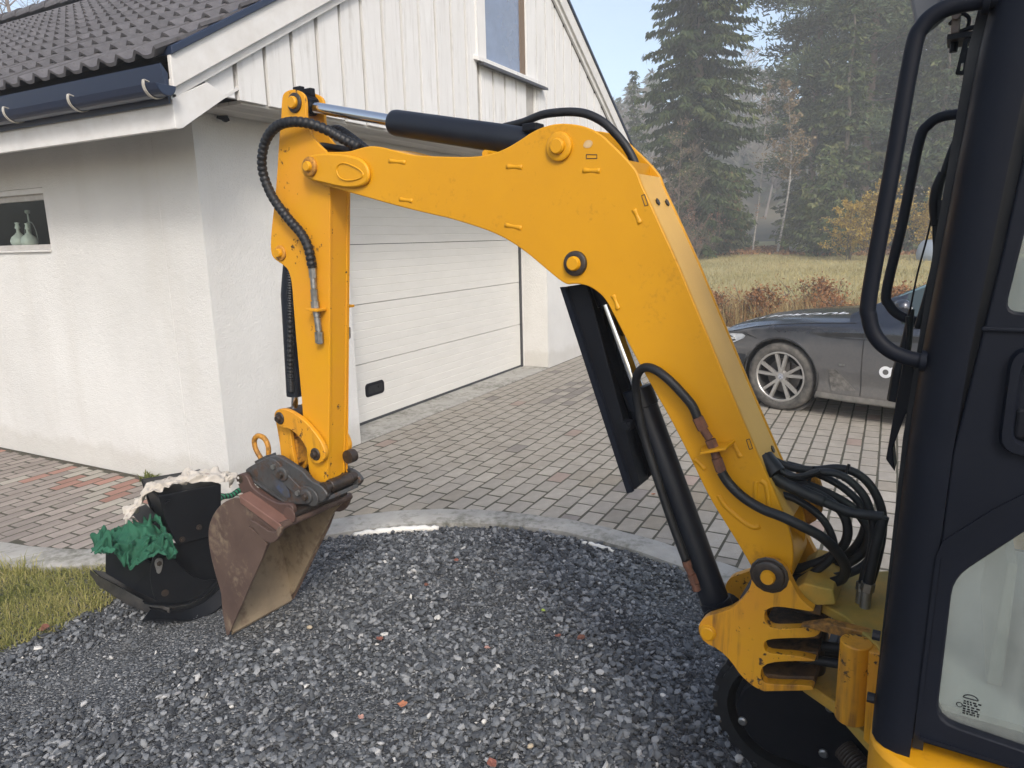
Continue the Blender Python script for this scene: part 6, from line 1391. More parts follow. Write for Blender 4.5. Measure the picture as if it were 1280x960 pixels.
def wheel(x, sg):
    Wl = thing('wheel', None, None); Wl.parent = CR; Wl.location = (x, sg * .80, .332)
    mb = MB(); yo, yi = sg * .105, -sg * .125
    mb.lathe([(.245, yi), (.30, yi), (.325, yi * .75), (.332, yi * .3), (.332, yo * .5), (.326, yo * .82), (.308, yo * 1.0), (.275, yo * 1.03), (.243, yo * .97), (.232, yo * .85), (.225, yo * .5)], (0, 0, 0), 'y', 56, cap=False); mb.build('tyre', MAT['tyre'], Wl, smooth='full')
    mb = MB(); mb.lathe([(.236, yo * .98), (.243, yo * .93), (.236, yo * .80), (.215, yo * .70), (.21, yi * .8)], (0, 0, 0), 'y', 56, cap=False)
    mb.build('rim_barrel', mat('dark_rim_barrel', (.035, .034, .033), .6, .3), Wl, smooth=True); mb = MB()
    mb.lathe([(.243, yo * .94), (.2435, yo * .99), (.231, yo * 1.0), (.224, yo * .93)], (0, 0, 0), 'y', 56, cap=False)
    mb.lathe([(.0, yo * .80), (.052, yo * .78), (.062, yo * .6), (.062, yo * .3)], (0, 0, 0), 'y', 24)
    for s in range(5):
        a0 = 90 + 72 * s
        for d in (-10.5, 10.5):
            a, b_ = R(a0 + d * .35), R(a0 + d * 1.25); p0 = Vector((.040 * math.cos(a), 0, .040 * math.sin(a))); p1 = Vector((.231 * math.cos(b_), 0, .231 * math.sin(b_))); dv = (p1 - p0).normalized(); nv = Vector((-dv.z, 0, dv.x))
            w0, w1 = .0125, .0135; Y0, Y1, Yd = yo * .84, yo * .93, sg * .03
            A = [p0 + nv * w0 + Vector((0, Y0, 0)), p0 - nv * w0 + Vector((0, Y0, 0)), p0 - nv * w0 * 1.3 + Vector((0, Y0 - Yd, 0)), p0 + nv * w0 * 1.3 + Vector((0, Y0 - Yd, 0))]
            B = [p1 + nv * w1 + Vector((0, Y1, 0)), p1 - nv * w1 + Vector((0, Y1, 0)), p1 - nv * w1 * 1.3 + Vector((0, Y1 - Yd, 0)), p1 + nv * w1 * 1.3 + Vector((0, Y1 - Yd, 0))]
            mb.ruled(A, B)
    mb.build('rim', mat('dusty_alloy', (.44, .43, .415), .38, .55, c2=(.36, .35, .33), scale=30), Wl, smooth=True)
    mb = MB(); mb.lathe([(.0, yo * .815), (.026, yo * .81), (.030, yo * .78)], (0, 0, 0), 'y', 20); mb.build('hub_cap', mat('hub_badge', (.10, .13, .20), .3, c2=(.5, .5, .5), scale=60), Wl)
    mb = MB(); mb.lathe([(.165, sg * .01), (.165, -sg * .02), (.0, -sg * .02)], (0, 0, 0), 'y', 32); mb.box(-.07, .02, sg * .0, sg * .05, -.14, .14); mb.build('brake', mat('brake_disc', (.12, .11, .10), .5, .5), Wl)
for wx in WHX:
    for sg in (1, -1): wheel(wx, sg)
ysd = lambda x: float(np.interp(-x, [-q for q in SX], [s[1] for s in ST_]))
def skinpoint(x, z, off=.004):
    s = sect(x); ys = [p[0] for p in s[3:13]]; zs_ = [p[1] for p in s[3:13]]; return float(np.interp(z, zs_, ys)) + off
def skinpatch(mb, outline, sg=1, off=.005, th=.008, n=1):
    A = [(x, sg * (skinpoint(x, z, off)), z) for x, z in outline]; B = [(x, sg * (skinpoint(x, z, off) - th - .02), z) for x, z in outline]; mb.ruled(A, B)
def densify(p, m=5): return [(p[i][0] + (p[(i + 1) % len(p)][0] - p[i][0]) * k / m, p[i][1] + (p[(i + 1) % len(p)][1] - p[i][1]) * k / m) for i in range(len(p)) for k in range(m)]
hlm = mat('headlamp_lens', (.42, .45, .48), .12, c2=(.72, .74, .76), scale=14, spec=.8)
for sg in (1, -1):
    HL = thing('headlight', None, None); HL.parent = CR
    mb = MB(); skinpatch(mb, densify([(.80, .655), (.70, .675), (.55, .705), (.425, .715), (.385, .70), (.40, .672), (.50, .625), (.62, .595), (.76, .58)]), sg, .008); mb.build('lens', hlm, HL, smooth=True)
    mb = MB(); skinpatch(mb, densify([(.80, .68), (.70, .700), (.55, .728), (.43, .736), (.36, .722), (.28, .695), (.25, .685), (.30, .70), (.37, .703), (.425, .718), (.55, .708), (.70, .678), (.80, .658)], 3), sg, .006); mb.build('lamp_surround', MAT['carblack'], HL)
    mb = MB(); skinpatch(mb, densify([(.74, .60), (.66, .62), (.645, .655), (.72, .645)]), sg, .0105); skinpatch(mb, densify([(.60, .63), (.50, .655), (.50, .675), (.60, .665)]), sg, .0105); mb.build('reflector', MAT['chrome'], HL)
    # dark slash panel, vent and badge on the flank
    mb = MB(); skinpatch(mb, densify([(-.27, .785), (-.50, .802), (-.75, .812), (-1.8, .825), (-1.8, .775), (-.75, .752), (-.55, .748), (-.40, .755)], 4), sg, .003); mb.build('flank_dark_strip', MAT['carblack'], CR)
    mb = MB(); skinpatch(mb, densify([(-.47, .465), (-.54, .470), (-.60, .40), (-.71, .295), (-.50, .262), (-.485, .36)], 4), sg, .004); mb.build('air_vent', mat('muddy_vent', (.06, .058, .055), .8, c2=(.18, .17, .155), scale=22, bstr=.4, bscale=50), CR)
    mb = MB(); skinpatch(mb, densify([(-.56, .525), (-.61, .525), (-.61, .508), (-.56, .508)], 2), sg, .006); mb.build('badge', MAT['steel'], CR)
    mb = MB()
    for px in (-.755, -1.945, -2.605): mb.tube([(px, sg * skinpoint(px, z, .0005), z) for z in np.linspace(.25, .88, 14)], .004, 5)
    mb.build('door_gap', MAT['carblack'], CR)
    # mirror
    mb = MB(); mb.tube([(-1.08, sg * .86, 1.0), (-1.07, sg * .92, 1.02), (-1.06, sg * .97, 1.04)], [.03, .05, .06], 12); mb.tube([(-1.0, sg * .93, 1.06), (-1.07, sg * .99, 1.06), (-1.11, sg * 1.03, 1.06)], [.05, .075, .05], 12); mb.build('wing_mirror', MAT['car'], CR, smooth='full')
mb = MB()
mb.box(.84, .872, .03, .26, .47, .62); mb.box(.84, .872, -.26, -.03, .47, .62); mb.build('grille', MAT['chrome'], CR, bevel=.02)
mb = MB(); mb.box(.80, .868, -.55, .55, .24, .34); mb.build('air_intake', MAT['carblack'], CR, bevel=.02)
# bonnet shut lines
mb = MB()
for sg in (1, -1): mb.tube([(x, sg * (ysd(x) - .062), float(np.interp(-x, [-q for q in SX], [s[3] for s in ST_])) + .002) for x in np.linspace(.70, -.66, 30)], .0035, 5)
mb.build('bonnet_gap', MAT['carblack'], CR)
# greenhouse
def ghsec(x):
    zr = float(np.interp(-x, [.60, 1.0, 1.35, 1.7, 2.1, 2.5, 2.9, 3.35], [.975, 1.18, 1.36, 1.44, 1.465, 1.45, 1.36, 1.10])); wr = float(np.interp(-x, [.60, 1.35, 2.1, 3.35], [.70, .60, .585, .62]))
    zb = float(np.interp(-x, [-q for q in SX], [s[3] for s in ST_])) - .01; wb = ysd(x) - .07
    return zr, wr, zb, wb
xs_g = list(np.linspace(-.60, -3.35, 40)); V, F = [], []
for x in xs_g:
    zr, wr, zb, wb = ghsec(x)
    if zr < zb + .03: zr = zb + .03
    k = min(1, (zr - zb) / .45); wt_ = wb + (wr - wb) * k
    V += [(x, wb, zb), (x, wt_ + .012, zr - .05 * k), (x, wt_ - .05, zr - .008), (x, 0, zr + .012 * k), (x, -wt_ + .05, zr - .008), (x, -wt_ - .012, zr - .05 * k), (x, -wb, zb)]
for i in range(len(xs_g) - 1):
    for k in range(6): F.append((i * 7 + k, i * 7 + k + 1, (i + 1) * 7 + k + 1, (i + 1) * 7 + k))
me = npmesh('greenhouse', V, F); bb = bmesh.new(); bb.from_mesh(me)
bmesh.ops.recalc_face_normals(bb, faces=bb.faces)
cg = mat('car_glass', (.03, .045, .045), .06, spec=.9); tealg = mat('car_windscreen_glass', (.10, .17, .18), .06, spec=.9)
o = take(lambda c: c.x > -1.34 and abs(c.y) < .72 and c.z > ghsec(c.x)[0] - .045, 'windscreen', tealg, CR)
o = take(lambda c: c.x < -2.62 and abs(c.y) < .58, 'rear_window', cg, CR)
for sg in (1, -1): o = take(lambda c: sg * c.y > .5 and -2.95 < c.x < -1.0 and c.z < ghsec(c.x)[0] - .02 and not -1.98 < c.x < -1.90, 'side_window', cg, CR)
mm = bpy.data.meshes.new('roof'); bb.to_mesh(mm); bb.free(); link('roof', mm, MAT['car'], CR, smooth='full')
mb = MB(); mb.tube([(-.60, .52, .985), (-.615, .40, .995), (-.66, -.3, 1.01)], .010, 8); mb.tube([(-.575, .56, .99), (-.58, .50, .992)], .014, 8); mb.build('wiper', MAT['carblack'], CR)
# lettering on the bonnet and the ring spanner mark on the door
def hoodz(x, y):
    s = sect(x); ys = [p[0] for p in s[9:]][::-1]; zs_ = [p[1] for p in s[9:]][::-1]; return float(np.interp(abs(y), ys, zs_))
def lettering(txt, size, m, place, name, parent, cat=None):
    cu = bpy.data.curves.new('lettering', 'FONT'); cu.body = txt; cu.size = size; cu.resolution_u = 2; cu.offset = size * .018; cu.space_character = 1.08
    t = bpy.data.objects.new('tmp', cu); COL.objects.link(t); dg = bpy.context.evaluated_depsgraph_get(); me = bpy.data.meshes.new_from_object(t.evaluated_get(dg)); bpy.data.objects.remove(t)
    b = bmesh.new(); b.from_mesh(me); bmesh.ops.triangulate(b, faces=b.faces[:]); bmesh.ops.subdivide_edges(b, edges=b.edges[:], cuts=1)
    for v in b.verts: v.co = Vector(place(v.co.x, v.co.y))
    b.to_mesh(me); b.free(); me.name = name; return link(name, me, m, parent)
wl = mat('white_vinyl', (.72, .74, .76), .5)
def onhood(u, v):
    x = .62 - u; y = .42 + v; return (x, y, hoodz(x, y) + .004)
lettering('ATSGROUP', .20, wl, onhood, 'bonnet_lettering', CR)
mb = MB()
for a in range(0, 360, 20):
    c0, c1 = R(a), R(a + 20); P = []
    for r_, c in ((.07, c0), (.035, c0), (.035, c1), (.07, c1)): x, y = .74 + r_ * math.cos(c), .47 + r_ * math.sin(c); P.append(mb.b.verts.new((x, y, hoodz(x, y) + .004)))
    mb.b.faces.new(P)
mb.build('bonnet_emblem', mat('cream_vinyl', (.70, .62, .45), .5), CR)
mb = MB(); cx_, cz_ = -.955, .492
ringo = [(cx_ + .052 * math.cos(R(a)), cz_ + .052 * math.sin(R(a))) for a in range(0, 360, 15)]; ringi = [(cx_ + .024 * math.cos(R(a)), cz_ + .024 * math.sin(R(a))) for a in range(0, 360, 15)]
A = [mb.b.verts.new((x, skinpoint(x, z, .004), z)) for x, z in ringo]; B = [mb.b.verts.new((x, skinpoint(x, z, .004), z)) for x, z in ringi]
for i in range(24): mb.b.faces.new((A[i], A[(i + 1) % 24], B[(i + 1) % 24], B[i]))
hp = [(-.985, .530), (-1.01, .512), (-1.16, .568), (-1.15, .60)]; mb.b.faces.new([mb.b.verts.new((x, skinpoint(x, z, .0035), z)) for x, z in hp])
mb.build('spanner_emblem', wl, CR)
mb = MB(); mb.b.faces.new([mb.b.verts.new((x, skinpoint(x, z, .003), z)) for x, z in ((-1.005, .505), (-1.16, .50), (-1.16, .45), (-1.005, .452))]); mb.build('yellow_emblem_bar', mat('yellow_vinyl', (.75, .50, .02), .5), CR)

# ------------------------------------------------------------------ split meshes of two or more bodies into single parts
SPLIT = set('inner_web cheek side_plates side_plate side_cutter corner_gusset ear curved_link straight_link windscreen_seal pin_boss hose_bracket cross_plate boss_pad collar head grille mounting_cheek swing_arm nose_plate casing mounting_box eye_tab belly_plate front_plate rear_pillar ear_hole reflector flank_dark_strip lens lamp_surround rail_collar'.split())
def split_bodies(o):
    me = o.data; b = bmesh.new(); b.from_mesh(me); b.verts.index_update(); seen = set(); groups = []
    for v in b.verts:
        if v.index in seen: continue
        st = [v]; seen.add(v.index); g = []
        while st:
            q = st.pop(); g.append(q.index)
            for e in q.link_edges:
                w = e.other_vert(q)
                if w.index not in seen: seen.add(w.index); st.append(w)
        groups.append(set(g))
    if 1 < len(groups) < 14:
        for k, g in enumerate(groups):
            d = b.copy(); bmesh.ops.delete(d, geom=[v for v in d.verts if v.index not in g], context='VERTS')
            m2 = me.copy(); d.to_mesh(m2); d.free()
            if k == 0: o.data = m2
            else: c = o.copy(); c.data = m2; COL.objects.link(c); c.parent = o.parent
    b.free()
for o in [o for o in SC.objects if o.type == 'MESH' and o.name.split('.')[0] in SPLIT and o.parent]: split_bodies(o)

# ------------------------------------------------------------------ trees and bushes
def at(px, D):
    """point on the land along a bearing of the view, D metres from the camera"""
    d = fwd + right * ((px - 640) / 887) + down * ((300 - 480) / 887); d = Vector((d.x, d.y, 0)).normalized()
    x, y = CAM.x + d.x * D, CAM.y + d.y * D; return Vector((x, y, terr(x, y)))
SPR = [(0, (.012, .024, .011)), (.45, (.042, .066, .024)), (.75, (.090, .115, .040)), (1, (.16, .165, .07))]
PIN = [(0, (.028, .045, .030)), (.5, (.075, .11, .060)), (.8, (.13, .165, .080)), (1, (.20, .22, .12))]
MAT['spruce'] = tonemat('spruce_needles', SPR, .85, trans=.18); MAT['pine'] = tonemat('pine_needles', PIN, .85, trans=.18)
MAT['bark'] = mat('grey_brown_bark', (.10, .085, .07), .95, c2=(.16, .135, .11), scale=9, stretch=(1, 1, .2), bstr=.7, bscale=30, bdist=.02)
MAT['pinebark'] = mat('reddish_pine_bark', (.15, .115, .095), .95, c2=(.22, .17, .14), scale=6, stretch=(1, 1, .3), bstr=.7, bscale=20, bdist=.02)
MAT['birchbark'] = mat('birch_bark', (.42, .40, .37), .9, c2=(.14, .13, .12), scale=7, stretch=(1, 1, 1.6))
MAT['twig'] = mat('bare_twigs', (.13, .105, .085), .95)
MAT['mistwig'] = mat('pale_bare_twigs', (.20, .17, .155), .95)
def twig_tris(base, dirv, ln, wd, rg):
    """long narrow leaf-like triangles: base points, directions, lengths, widths"""
    n = len(base); side = np.cross(dirv, rg.normal(size=(n, 3))); side /= np.linalg.norm(side, axis=1)[:, None] + 1e-9
    A = base - side * (wd * .35)[:, None]; B = base + side * (wd * .35)[:, None]; m = base + dirv * (ln * .5)[:, None]
    C_ = m + side * (wd * .5)[:, None]; D = m - side * (wd * .5)[:, None]; T = base + dirv * ln[:, None]
    V = np.stack([A, B, C_, D, T], 1); F = np.array([[0, 1, 2], [0, 2, 3], [3, 2, 4]])
    return V.reshape(-1, 3), (F[None] + (np.arange(n) * 5)[:, None, None]).reshape(-1, 3)
def trunk_mesh(H, r0, r1, seed, bend=.15, branches=None, lean=(0, 0)):
    r = random.Random(seed); mb = MB(); n = 12
    pts = [(lean[0] * (i / n) * H + bend * r.uniform(-1, 1) * i / n, lean[1] * (i / n) * H + bend * r.uniform(-1, 1) * i / n, H * i / n - (.4 if i == 0 else 0)) for i in range(n + 1)]
    mb.tube(smooth_path(pts, 3), 1, 9, rfun=lambda t: (r0 * (1 - t) ** .85 + r1) * (1 + .5 * max(0, .04 - t) / .04))
    for p, q, rr in branches or []: mb.tube([p, Vector(p).lerp(Vector(q), .5) + Vector((0, 0, .03)), q], [rr, rr * .7, rr * .3], 5)
    return mb.mesh('trunk')
def conifer(H, Rm, seed, z0=.06, whorl=.42, nb=6, droop=.5, dens=1.0, tw=(.28, .62), ww=.11, pw=.85, base_tone=.5, gap=.18, hang=.65, rise=.05):
    """needle sprays carried on drooping branches set in whorls; limbs too"""
    rg = np.random.default_rng(seed); P, Dv, Lz, Wz, T = [], [], [], [], []; limbs = []
    z = H * z0
    while z < H * .985:
        f = z / H; L0 = Rm * (1 - f) ** pw * (1 if f > z0 + .05 else .75)
        k = max(3, int(nb * (.6 + .4 * (1 - f)))); a0 = rg.uniform(0, 6.28)
        for j in range(k):
            if rg.uniform() < gap: continue
            a = a0 + 6.283 * j / k + rg.uniform(-.35, .35); L_ = L0 * rg.uniform(.55, 1.15) + .25
            zz = z + rg.uniform(-.2, .2) * whorl; n = max(3, int(L_ / .17)); t = np.linspace(.12, 1, n)
            rr_ = L_ * t; dz = rise * L_ * t * 3 - droop * L_ * (t ** 1.5) * .8 + droop * L_ * .22 * t ** 4
            wob = rg.uniform(-.12, .12) * t * L_
            cx = np.cos(a) * rr_ - np.sin(a) * wob; cy = np.sin(a) * rr_ + np.cos(a) * wob; cz = zz + dz
            limbs.append(((0, 0, zz), (cx[n // 2], cy[n // 2], cz[n // 2]), max(.012, .035 * (1 - f))))
            m = max(2, int(5 * dens)); bt = rg.normal(0, .13)
            base = np.repeat(np.stack([cx, cy, cz], 1), m, 0); tt = np.repeat(t, m); q = len(base)
            base = base + rg.normal(0, .05, (q, 3))
            ph = a + rg.choice([-1, 1], q) * rg.uniform(.3, 1.5, q); dv = np.stack([np.cos(ph), np.sin(ph), rg.normal(-hang, .45, q)], 1); dv /= np.linalg.norm(dv, axis=1)[:, None]
            P.append(base); Dv.append(dv); Lz.append(rg.uniform(tw[0], tw[1], q) * (.55 + .45 * (1 - tt)) * (1 if L_ > 1 else .7)); Wz.append(ww * rg.uniform(.6, 1.4, q))
            T.append(np.clip(base_tone + bt + .22 * (tt - .5) + rg.normal(0, .13, q), 0, 1))  # tips toned lighter; shade of the inner crown put into the colour
        z += whorl * rg.uniform(.75, 1.25)
    P, Dv, Lz, Wz, T = map(np.concatenate, (P, Dv, Lz, Wz, T)); V, F = twig_tris(P, Dv, Lz, Wz, rg)
    return npmesh('crown', V, F, np.repeat(T, 5)), limbs
def pine(H, seed, crown0=.32, R0=3.2, n_limb=34, tone=.5, tuft=42, spread=.75):
    rg = np.random.default_rng(seed); P, Dv, Lz, Wz, T = [], [], [], [], []; limbs = []
    for i in range(n_limb):
        f = crown0 + (1 - crown0) * (i + rg.uniform(0, 1)) / n_limb; z = H * min(f, .985); a = i * 2.4 + rg.uniform(-.6, .6)
        L_ = R0 * (1.05 - .75 * ((f - crown0) / (1 - crown0)) ** 1.6) * rg.uniform(.55, 1.1); up = rg.uniform(-.25, .35)
        tip = np.array([np.cos(a) * L_, np.sin(a) * L_, z + up * L_]); root = np.array([0, 0, z])
        limbs.append((tuple(root), tuple(root + (tip - root) * .9), .05 * (1 - f) + .018))
        for s in np.linspace(.35, 1.05, max(4, int(L_ * 2.4))):
            c = root + (tip - root) * s + rg.normal(0, .28, 3) * [1, 1, .6]; n = int(tuft * rg.uniform(.6, 1.3)); bt = rg.normal(0, .12)
            off = rg.normal(0, 1, (n, 3)) * np.array([spread * .62, spread * .62, spread * .26]); b_ = c + off; dv = off * [1, 1, .8] + rg.normal(0, .35, (n, 3)) + [0, 0, .18]; dv /= np.linalg.norm(dv, axis=1)[:, None] + 1e-9
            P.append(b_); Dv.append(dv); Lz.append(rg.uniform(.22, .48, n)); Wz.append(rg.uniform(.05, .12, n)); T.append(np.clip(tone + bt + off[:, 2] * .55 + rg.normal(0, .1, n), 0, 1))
    P, Dv, Lz, Wz, T = map(np.concatenate, (P, Dv, Lz, Wz, T)); V, F = twig_tris(P, Dv, Lz, Wz, rg)
    return npmesh('crown', V, F, np.repeat(T, 5)), limbs
def plant_tree(name, label, cat, loc, crown, limbs, H, r0, cm, bm2, seed, group=None, bend=.15, lean=(0, 0)):
    t = thing(name, label, cat, loc, 0, group)
    link('trunk', trunk_mesh(H * .985, r0, .015, seed, bend, limbs, lean), bm2, t, smooth='full'); link('crown', crown, cm, t); return t
def copy_tree(src, loc, rz, s, label):
    r = src.copy(); COL.objects.link(r); r.location = loc; r.rotation_euler = (0, 0, rz); r.scale = (s, s, s); r['label'] = label
    for ch in list(src.children): c = ch.copy(); COL.objects.link(c); c.parent = r
    return r
GRP = 'conifers at the edge of the wood'
c_, l_ = conifer(27, 3.35, 21, z0=.03, whorl=.36, nb=8, droop=.62, dens=2.3, ww=.10, tw=(.3, .75), pw=.55, gap=.2, base_tone=.35, hang=1.0)
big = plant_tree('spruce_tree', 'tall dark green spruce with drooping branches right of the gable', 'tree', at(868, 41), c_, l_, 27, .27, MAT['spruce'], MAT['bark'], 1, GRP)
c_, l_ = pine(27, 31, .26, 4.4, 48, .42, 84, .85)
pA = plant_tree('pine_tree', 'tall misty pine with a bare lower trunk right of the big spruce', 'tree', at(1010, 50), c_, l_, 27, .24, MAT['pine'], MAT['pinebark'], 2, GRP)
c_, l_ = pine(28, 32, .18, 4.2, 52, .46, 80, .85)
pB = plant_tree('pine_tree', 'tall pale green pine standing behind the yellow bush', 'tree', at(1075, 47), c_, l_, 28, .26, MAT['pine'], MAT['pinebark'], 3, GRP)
copy_tree(pA, at(1130, 54), 1.9, 1.0, 'misty pine seen between the two cab handrails'); copy_tree(pB, at(1185, 46), 2.6, .95, 'misty pine seen beside the cab post'); copy_tree(pA, at(1250, 52), 4.1, 1.05, 'misty pine mostly hidden behind the cab post')
copy_tree(pB, at(1040, 62), 4.0, 1.1, 'far hazy pine between the two nearest pines')
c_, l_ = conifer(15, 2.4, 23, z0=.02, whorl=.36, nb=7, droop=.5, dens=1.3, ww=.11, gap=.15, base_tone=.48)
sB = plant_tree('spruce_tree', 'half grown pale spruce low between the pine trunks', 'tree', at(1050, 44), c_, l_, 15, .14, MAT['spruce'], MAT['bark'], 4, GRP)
copy_tree(sB, at(1105, 49), 1.2, 1.15, 'half grown spruce behind the left part of the yellow bush'); copy_tree(sB, at(1165, 44), 2.9, .95, 'half grown spruce behind the inner handrail'); copy_tree(sB, at(1225, 48), 4.4, 1.2, 'half grown spruce behind the cab windscreen edge')
copy_tree(sB, at(1000, 57), .6, .9, 'half grown spruce behind the two birch stems'); copy_tree(sB, at(790, 62), 5.2, .95, 'spruce rising just behind the right slope of the gable')
copy_tree(sB, at(772, 95), 2.2, 1.0, 'small pointed spruce far off in the mist by the gable')
# low spruce boughs under the pines
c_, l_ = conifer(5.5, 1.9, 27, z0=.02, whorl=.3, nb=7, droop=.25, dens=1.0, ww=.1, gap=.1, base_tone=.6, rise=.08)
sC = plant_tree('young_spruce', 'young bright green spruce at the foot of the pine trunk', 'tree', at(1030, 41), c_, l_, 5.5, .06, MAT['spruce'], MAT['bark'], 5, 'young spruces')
copy_tree(sC, at(1000, 46), 2, .8, 'young spruce in the shade beside the pale boulder'); copy_tree(sC, at(915, 47), 3, .75, 'young spruce at the right foot of the big spruce')
# broadleaf: thin stems and bare or thinly leaved crowns
def twiggy(H, seed, spread=.35, n1=22, n2=9, r=.035, leaves=0, leafsize=.07, stems=1, fork=.15):
    rg = np.random.default_rng(seed); mb = MB(); tips = []
    for s in range(stems):
        a = rg.uniform(0, 6.28); top = Vector((math.cos(a) * H * (.04 if stems == 1 else .28) * rg.uniform(.3, 1.2), math.sin(a) * H * (.04 if stems == 1 else .28) * rg.uniform(.3, 1.2), H * rg.uniform(.8, 1.0)))
        root = Vector((rg.normal(0, .04 * (stems > 1)), rg.normal(0, .04 * (stems > 1)), -.1)); mid = root.lerp(top, .5) + Vector((rg.normal(0, .04) * H, rg.normal(0, .04) * H, 0))
        st = smooth_path([root, mid, top], 7); mb.tube(st, r, 6, rfun=lambda t: r * (1 - .88 * t))
        for i in range(max(3, n1 // stems)):
            f = fork + (1 - fork) * rg.uniform(0, 1); p = st[min(len(st) - 2, int(f * (len(st) - 1)))]; a = rg.uniform(0, 6.28); L_ = H * spread * (1.1 - f) * rg.uniform(.5, 1.2) + .15
            q = p + Vector((math.cos(a) * L_ * .75, math.sin(a) * L_ * .75, L_ * rg.uniform(.35, 1.0))); mb.tube([p, p.lerp(q, .5) + Vector((0, 0, -.03 * L_)), q], [r * .4 * (1.1 - f), r * .28 * (1.1 - f), .004], 4, cap=False)
            for k in range(n2):
                u = rg.uniform(.25, 1); w = p.lerp(q, u); a2 = rg.uniform(0, 6.28); l2 = L_ * rg.uniform(.2, .55); e = w + Vector((math.cos(a2) * l2 * .7, math.sin(a2) * l2 * .7, l2 * rg.uniform(.1, .9))); mb.tube([w, e], [.0075, .0035], 3, cap=False); tips += [w.lerp(e, t) for t in (.35, .7, 1)]
    me = mb.mesh('branches'); lv = None
    if leaves and tips:
        idx = rg.integers(0, len(tips), leaves); base = np.array([tips[i][:] for i in idx]) + rg.normal(0, .05, (leaves, 3)); dv = rg.normal(size=(leaves, 3)); dv /= np.linalg.norm(dv, axis=1)[:, None]
        V, F = twig_tris(base, dv, leafsize * rg.uniform(.6, 1.4, leaves), leafsize * .75 * rg.uniform(.6, 1.3, leaves), rg); lv = npmesh('leaves', V, F, np.repeat(np.clip(rg.normal(.5, .2, leaves), 0, 1), 5))
    return me, lv
MAT['birchleaf'] = tonemat('tan_birch_leaves', [(0, (.10, .075, .04)), (.5, (.22, .165, .09)), (1, (.34, .27, .17))], .8, trans=.3)
MAT['yellowleaf'] = tonemat('yellow_leaves', [(0, (.20, .13, .025)), (.4, (.40, .27, .05)), (.75, (.55, .40, .10)), (1, (.62, .52, .24))], .75, trans=.35)
MAT['redleaf'] = tonemat('reddish_leaves', [(0, (.13, .055, .035)), (.5, (.22, .11, .075)), (1, (.32, .19, .13))], .8, trans=.3)
def shrub(name, label, cat, loc, me, lv, bm2, lm=None, group=None):
    t = thing(name, label, cat, loc, 0, group); link('branches', me, bm2, t)
    if lv: tag(link('foliage', lv, lm, t), kind='stuff')
    return t
me, lv = twiggy(9.5, 41, .22, 34, 10, .075, 1500, .13, fork=.4); shrub('birch_tree', 'slim white birch stem with a few tan leaves, the right of two', 'tree', at(972, 43), me, lv, MAT['birchbark'], MAT['birchleaf'], 'slim birches')
me, lv = twiggy(10, 42, .16, 22, 7, .06, 350, .1, fork=.5); shrub('birch_tree', 'slim bare white birch stem nearest the big spruce', 'tree', at(941, 45), me, lv, MAT['birchbark'], MAT['birchleaf'], 'slim birches')
me, lv = twiggy(6.8, 43, .42, 40, 12, .045, 500, .07, fork=.12); shrub('bare_sapling', 'thin bare sapling in front of the big spruce', 'tree', at(848, 36), me, lv, MAT['twig'], MAT['birchleaf'])
me, lv = twiggy(4.8, 44, .5, 44, 12, .03, 5200, .085, stems=7, fork=.1); shrub('red_shrub', 'tall shrub with dull reddish leaves beside the big spruce', 'shrub', at(903, 42), me, lv, MAT['twig'], MAT['redleaf'])
me, lv = twiggy(3.6, 45, .5, 46, 12, .028, 6500, .085, stems=8, fork=.12); shrub('yellow_bush', 'yellow leaved bush seen through the cab handrails', 'bush', at(1095, 36), me, lv, MAT['twig'], MAT['yellowleaf'], 'yellow bushes')
me, lv = twiggy(2.7, 46, .5, 36, 10, .024, 3600, .08, stems=7, fork=.12); shrub('yellow_bush', 'smaller yellow bush to the left of the taller one', 'bush', at(1062, 37), me, lv, MAT['twig'], MAT['yellowleaf'], 'yellow bushes')
me, lv = twiggy(3.0, 50, .5, 36, 10, .024, 3000, .08, stems=7, fork=.12); shrub('yellow_bush', 'yellow bush half hidden behind the windscreen edge of the cab', 'bush', at(1150, 38), me, lv, MAT['twig'], MAT['yellowleaf'], 'yellow bushes')
for i, (px, D, h) in enumerate(((828, 37, 3.2), (872, 38, 2.6), (888, 40, 3.0), (838, 39, 3.8))):
    me, lv = twiggy(h, 60 + i, .5, 30, 10, .02, 500, .07, stems=7, fork=.1)
    shrub('bare_shrub', ('bare brown shrub at the left foot of the big spruce', 'low bare shrub straight in front of the big spruce trunk', 'bare shrub touching the reddish shrub', 'tallest bare shrub under the left boughs of the big spruce')[i], 'shrub', at(px, D), me, lv, MAT['twig'], MAT['redleaf'], 'bare shrubs')
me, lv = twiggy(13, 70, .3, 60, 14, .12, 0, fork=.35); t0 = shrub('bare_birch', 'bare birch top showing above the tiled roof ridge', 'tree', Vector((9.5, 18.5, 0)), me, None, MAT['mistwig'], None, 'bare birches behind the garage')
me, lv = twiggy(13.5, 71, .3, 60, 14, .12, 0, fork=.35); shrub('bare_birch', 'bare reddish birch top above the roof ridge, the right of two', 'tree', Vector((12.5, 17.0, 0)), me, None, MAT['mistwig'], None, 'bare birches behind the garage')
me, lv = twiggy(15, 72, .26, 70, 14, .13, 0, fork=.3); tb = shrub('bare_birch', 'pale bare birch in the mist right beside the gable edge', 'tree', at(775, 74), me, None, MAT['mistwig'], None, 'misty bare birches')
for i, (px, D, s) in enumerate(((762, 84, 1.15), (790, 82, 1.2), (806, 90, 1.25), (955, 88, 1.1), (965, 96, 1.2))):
    copy_tree(tb, at(px, D), i * 1.3, s, ('pale misty birch cut off by the gable slope', 'pale misty birch just left of the big spruce', 'pale misty birch half behind the left boughs of the big spruce', 'pale misty birch in the gap right of the big spruce', 'faintest misty birch in the gap right of the big spruce')[i])
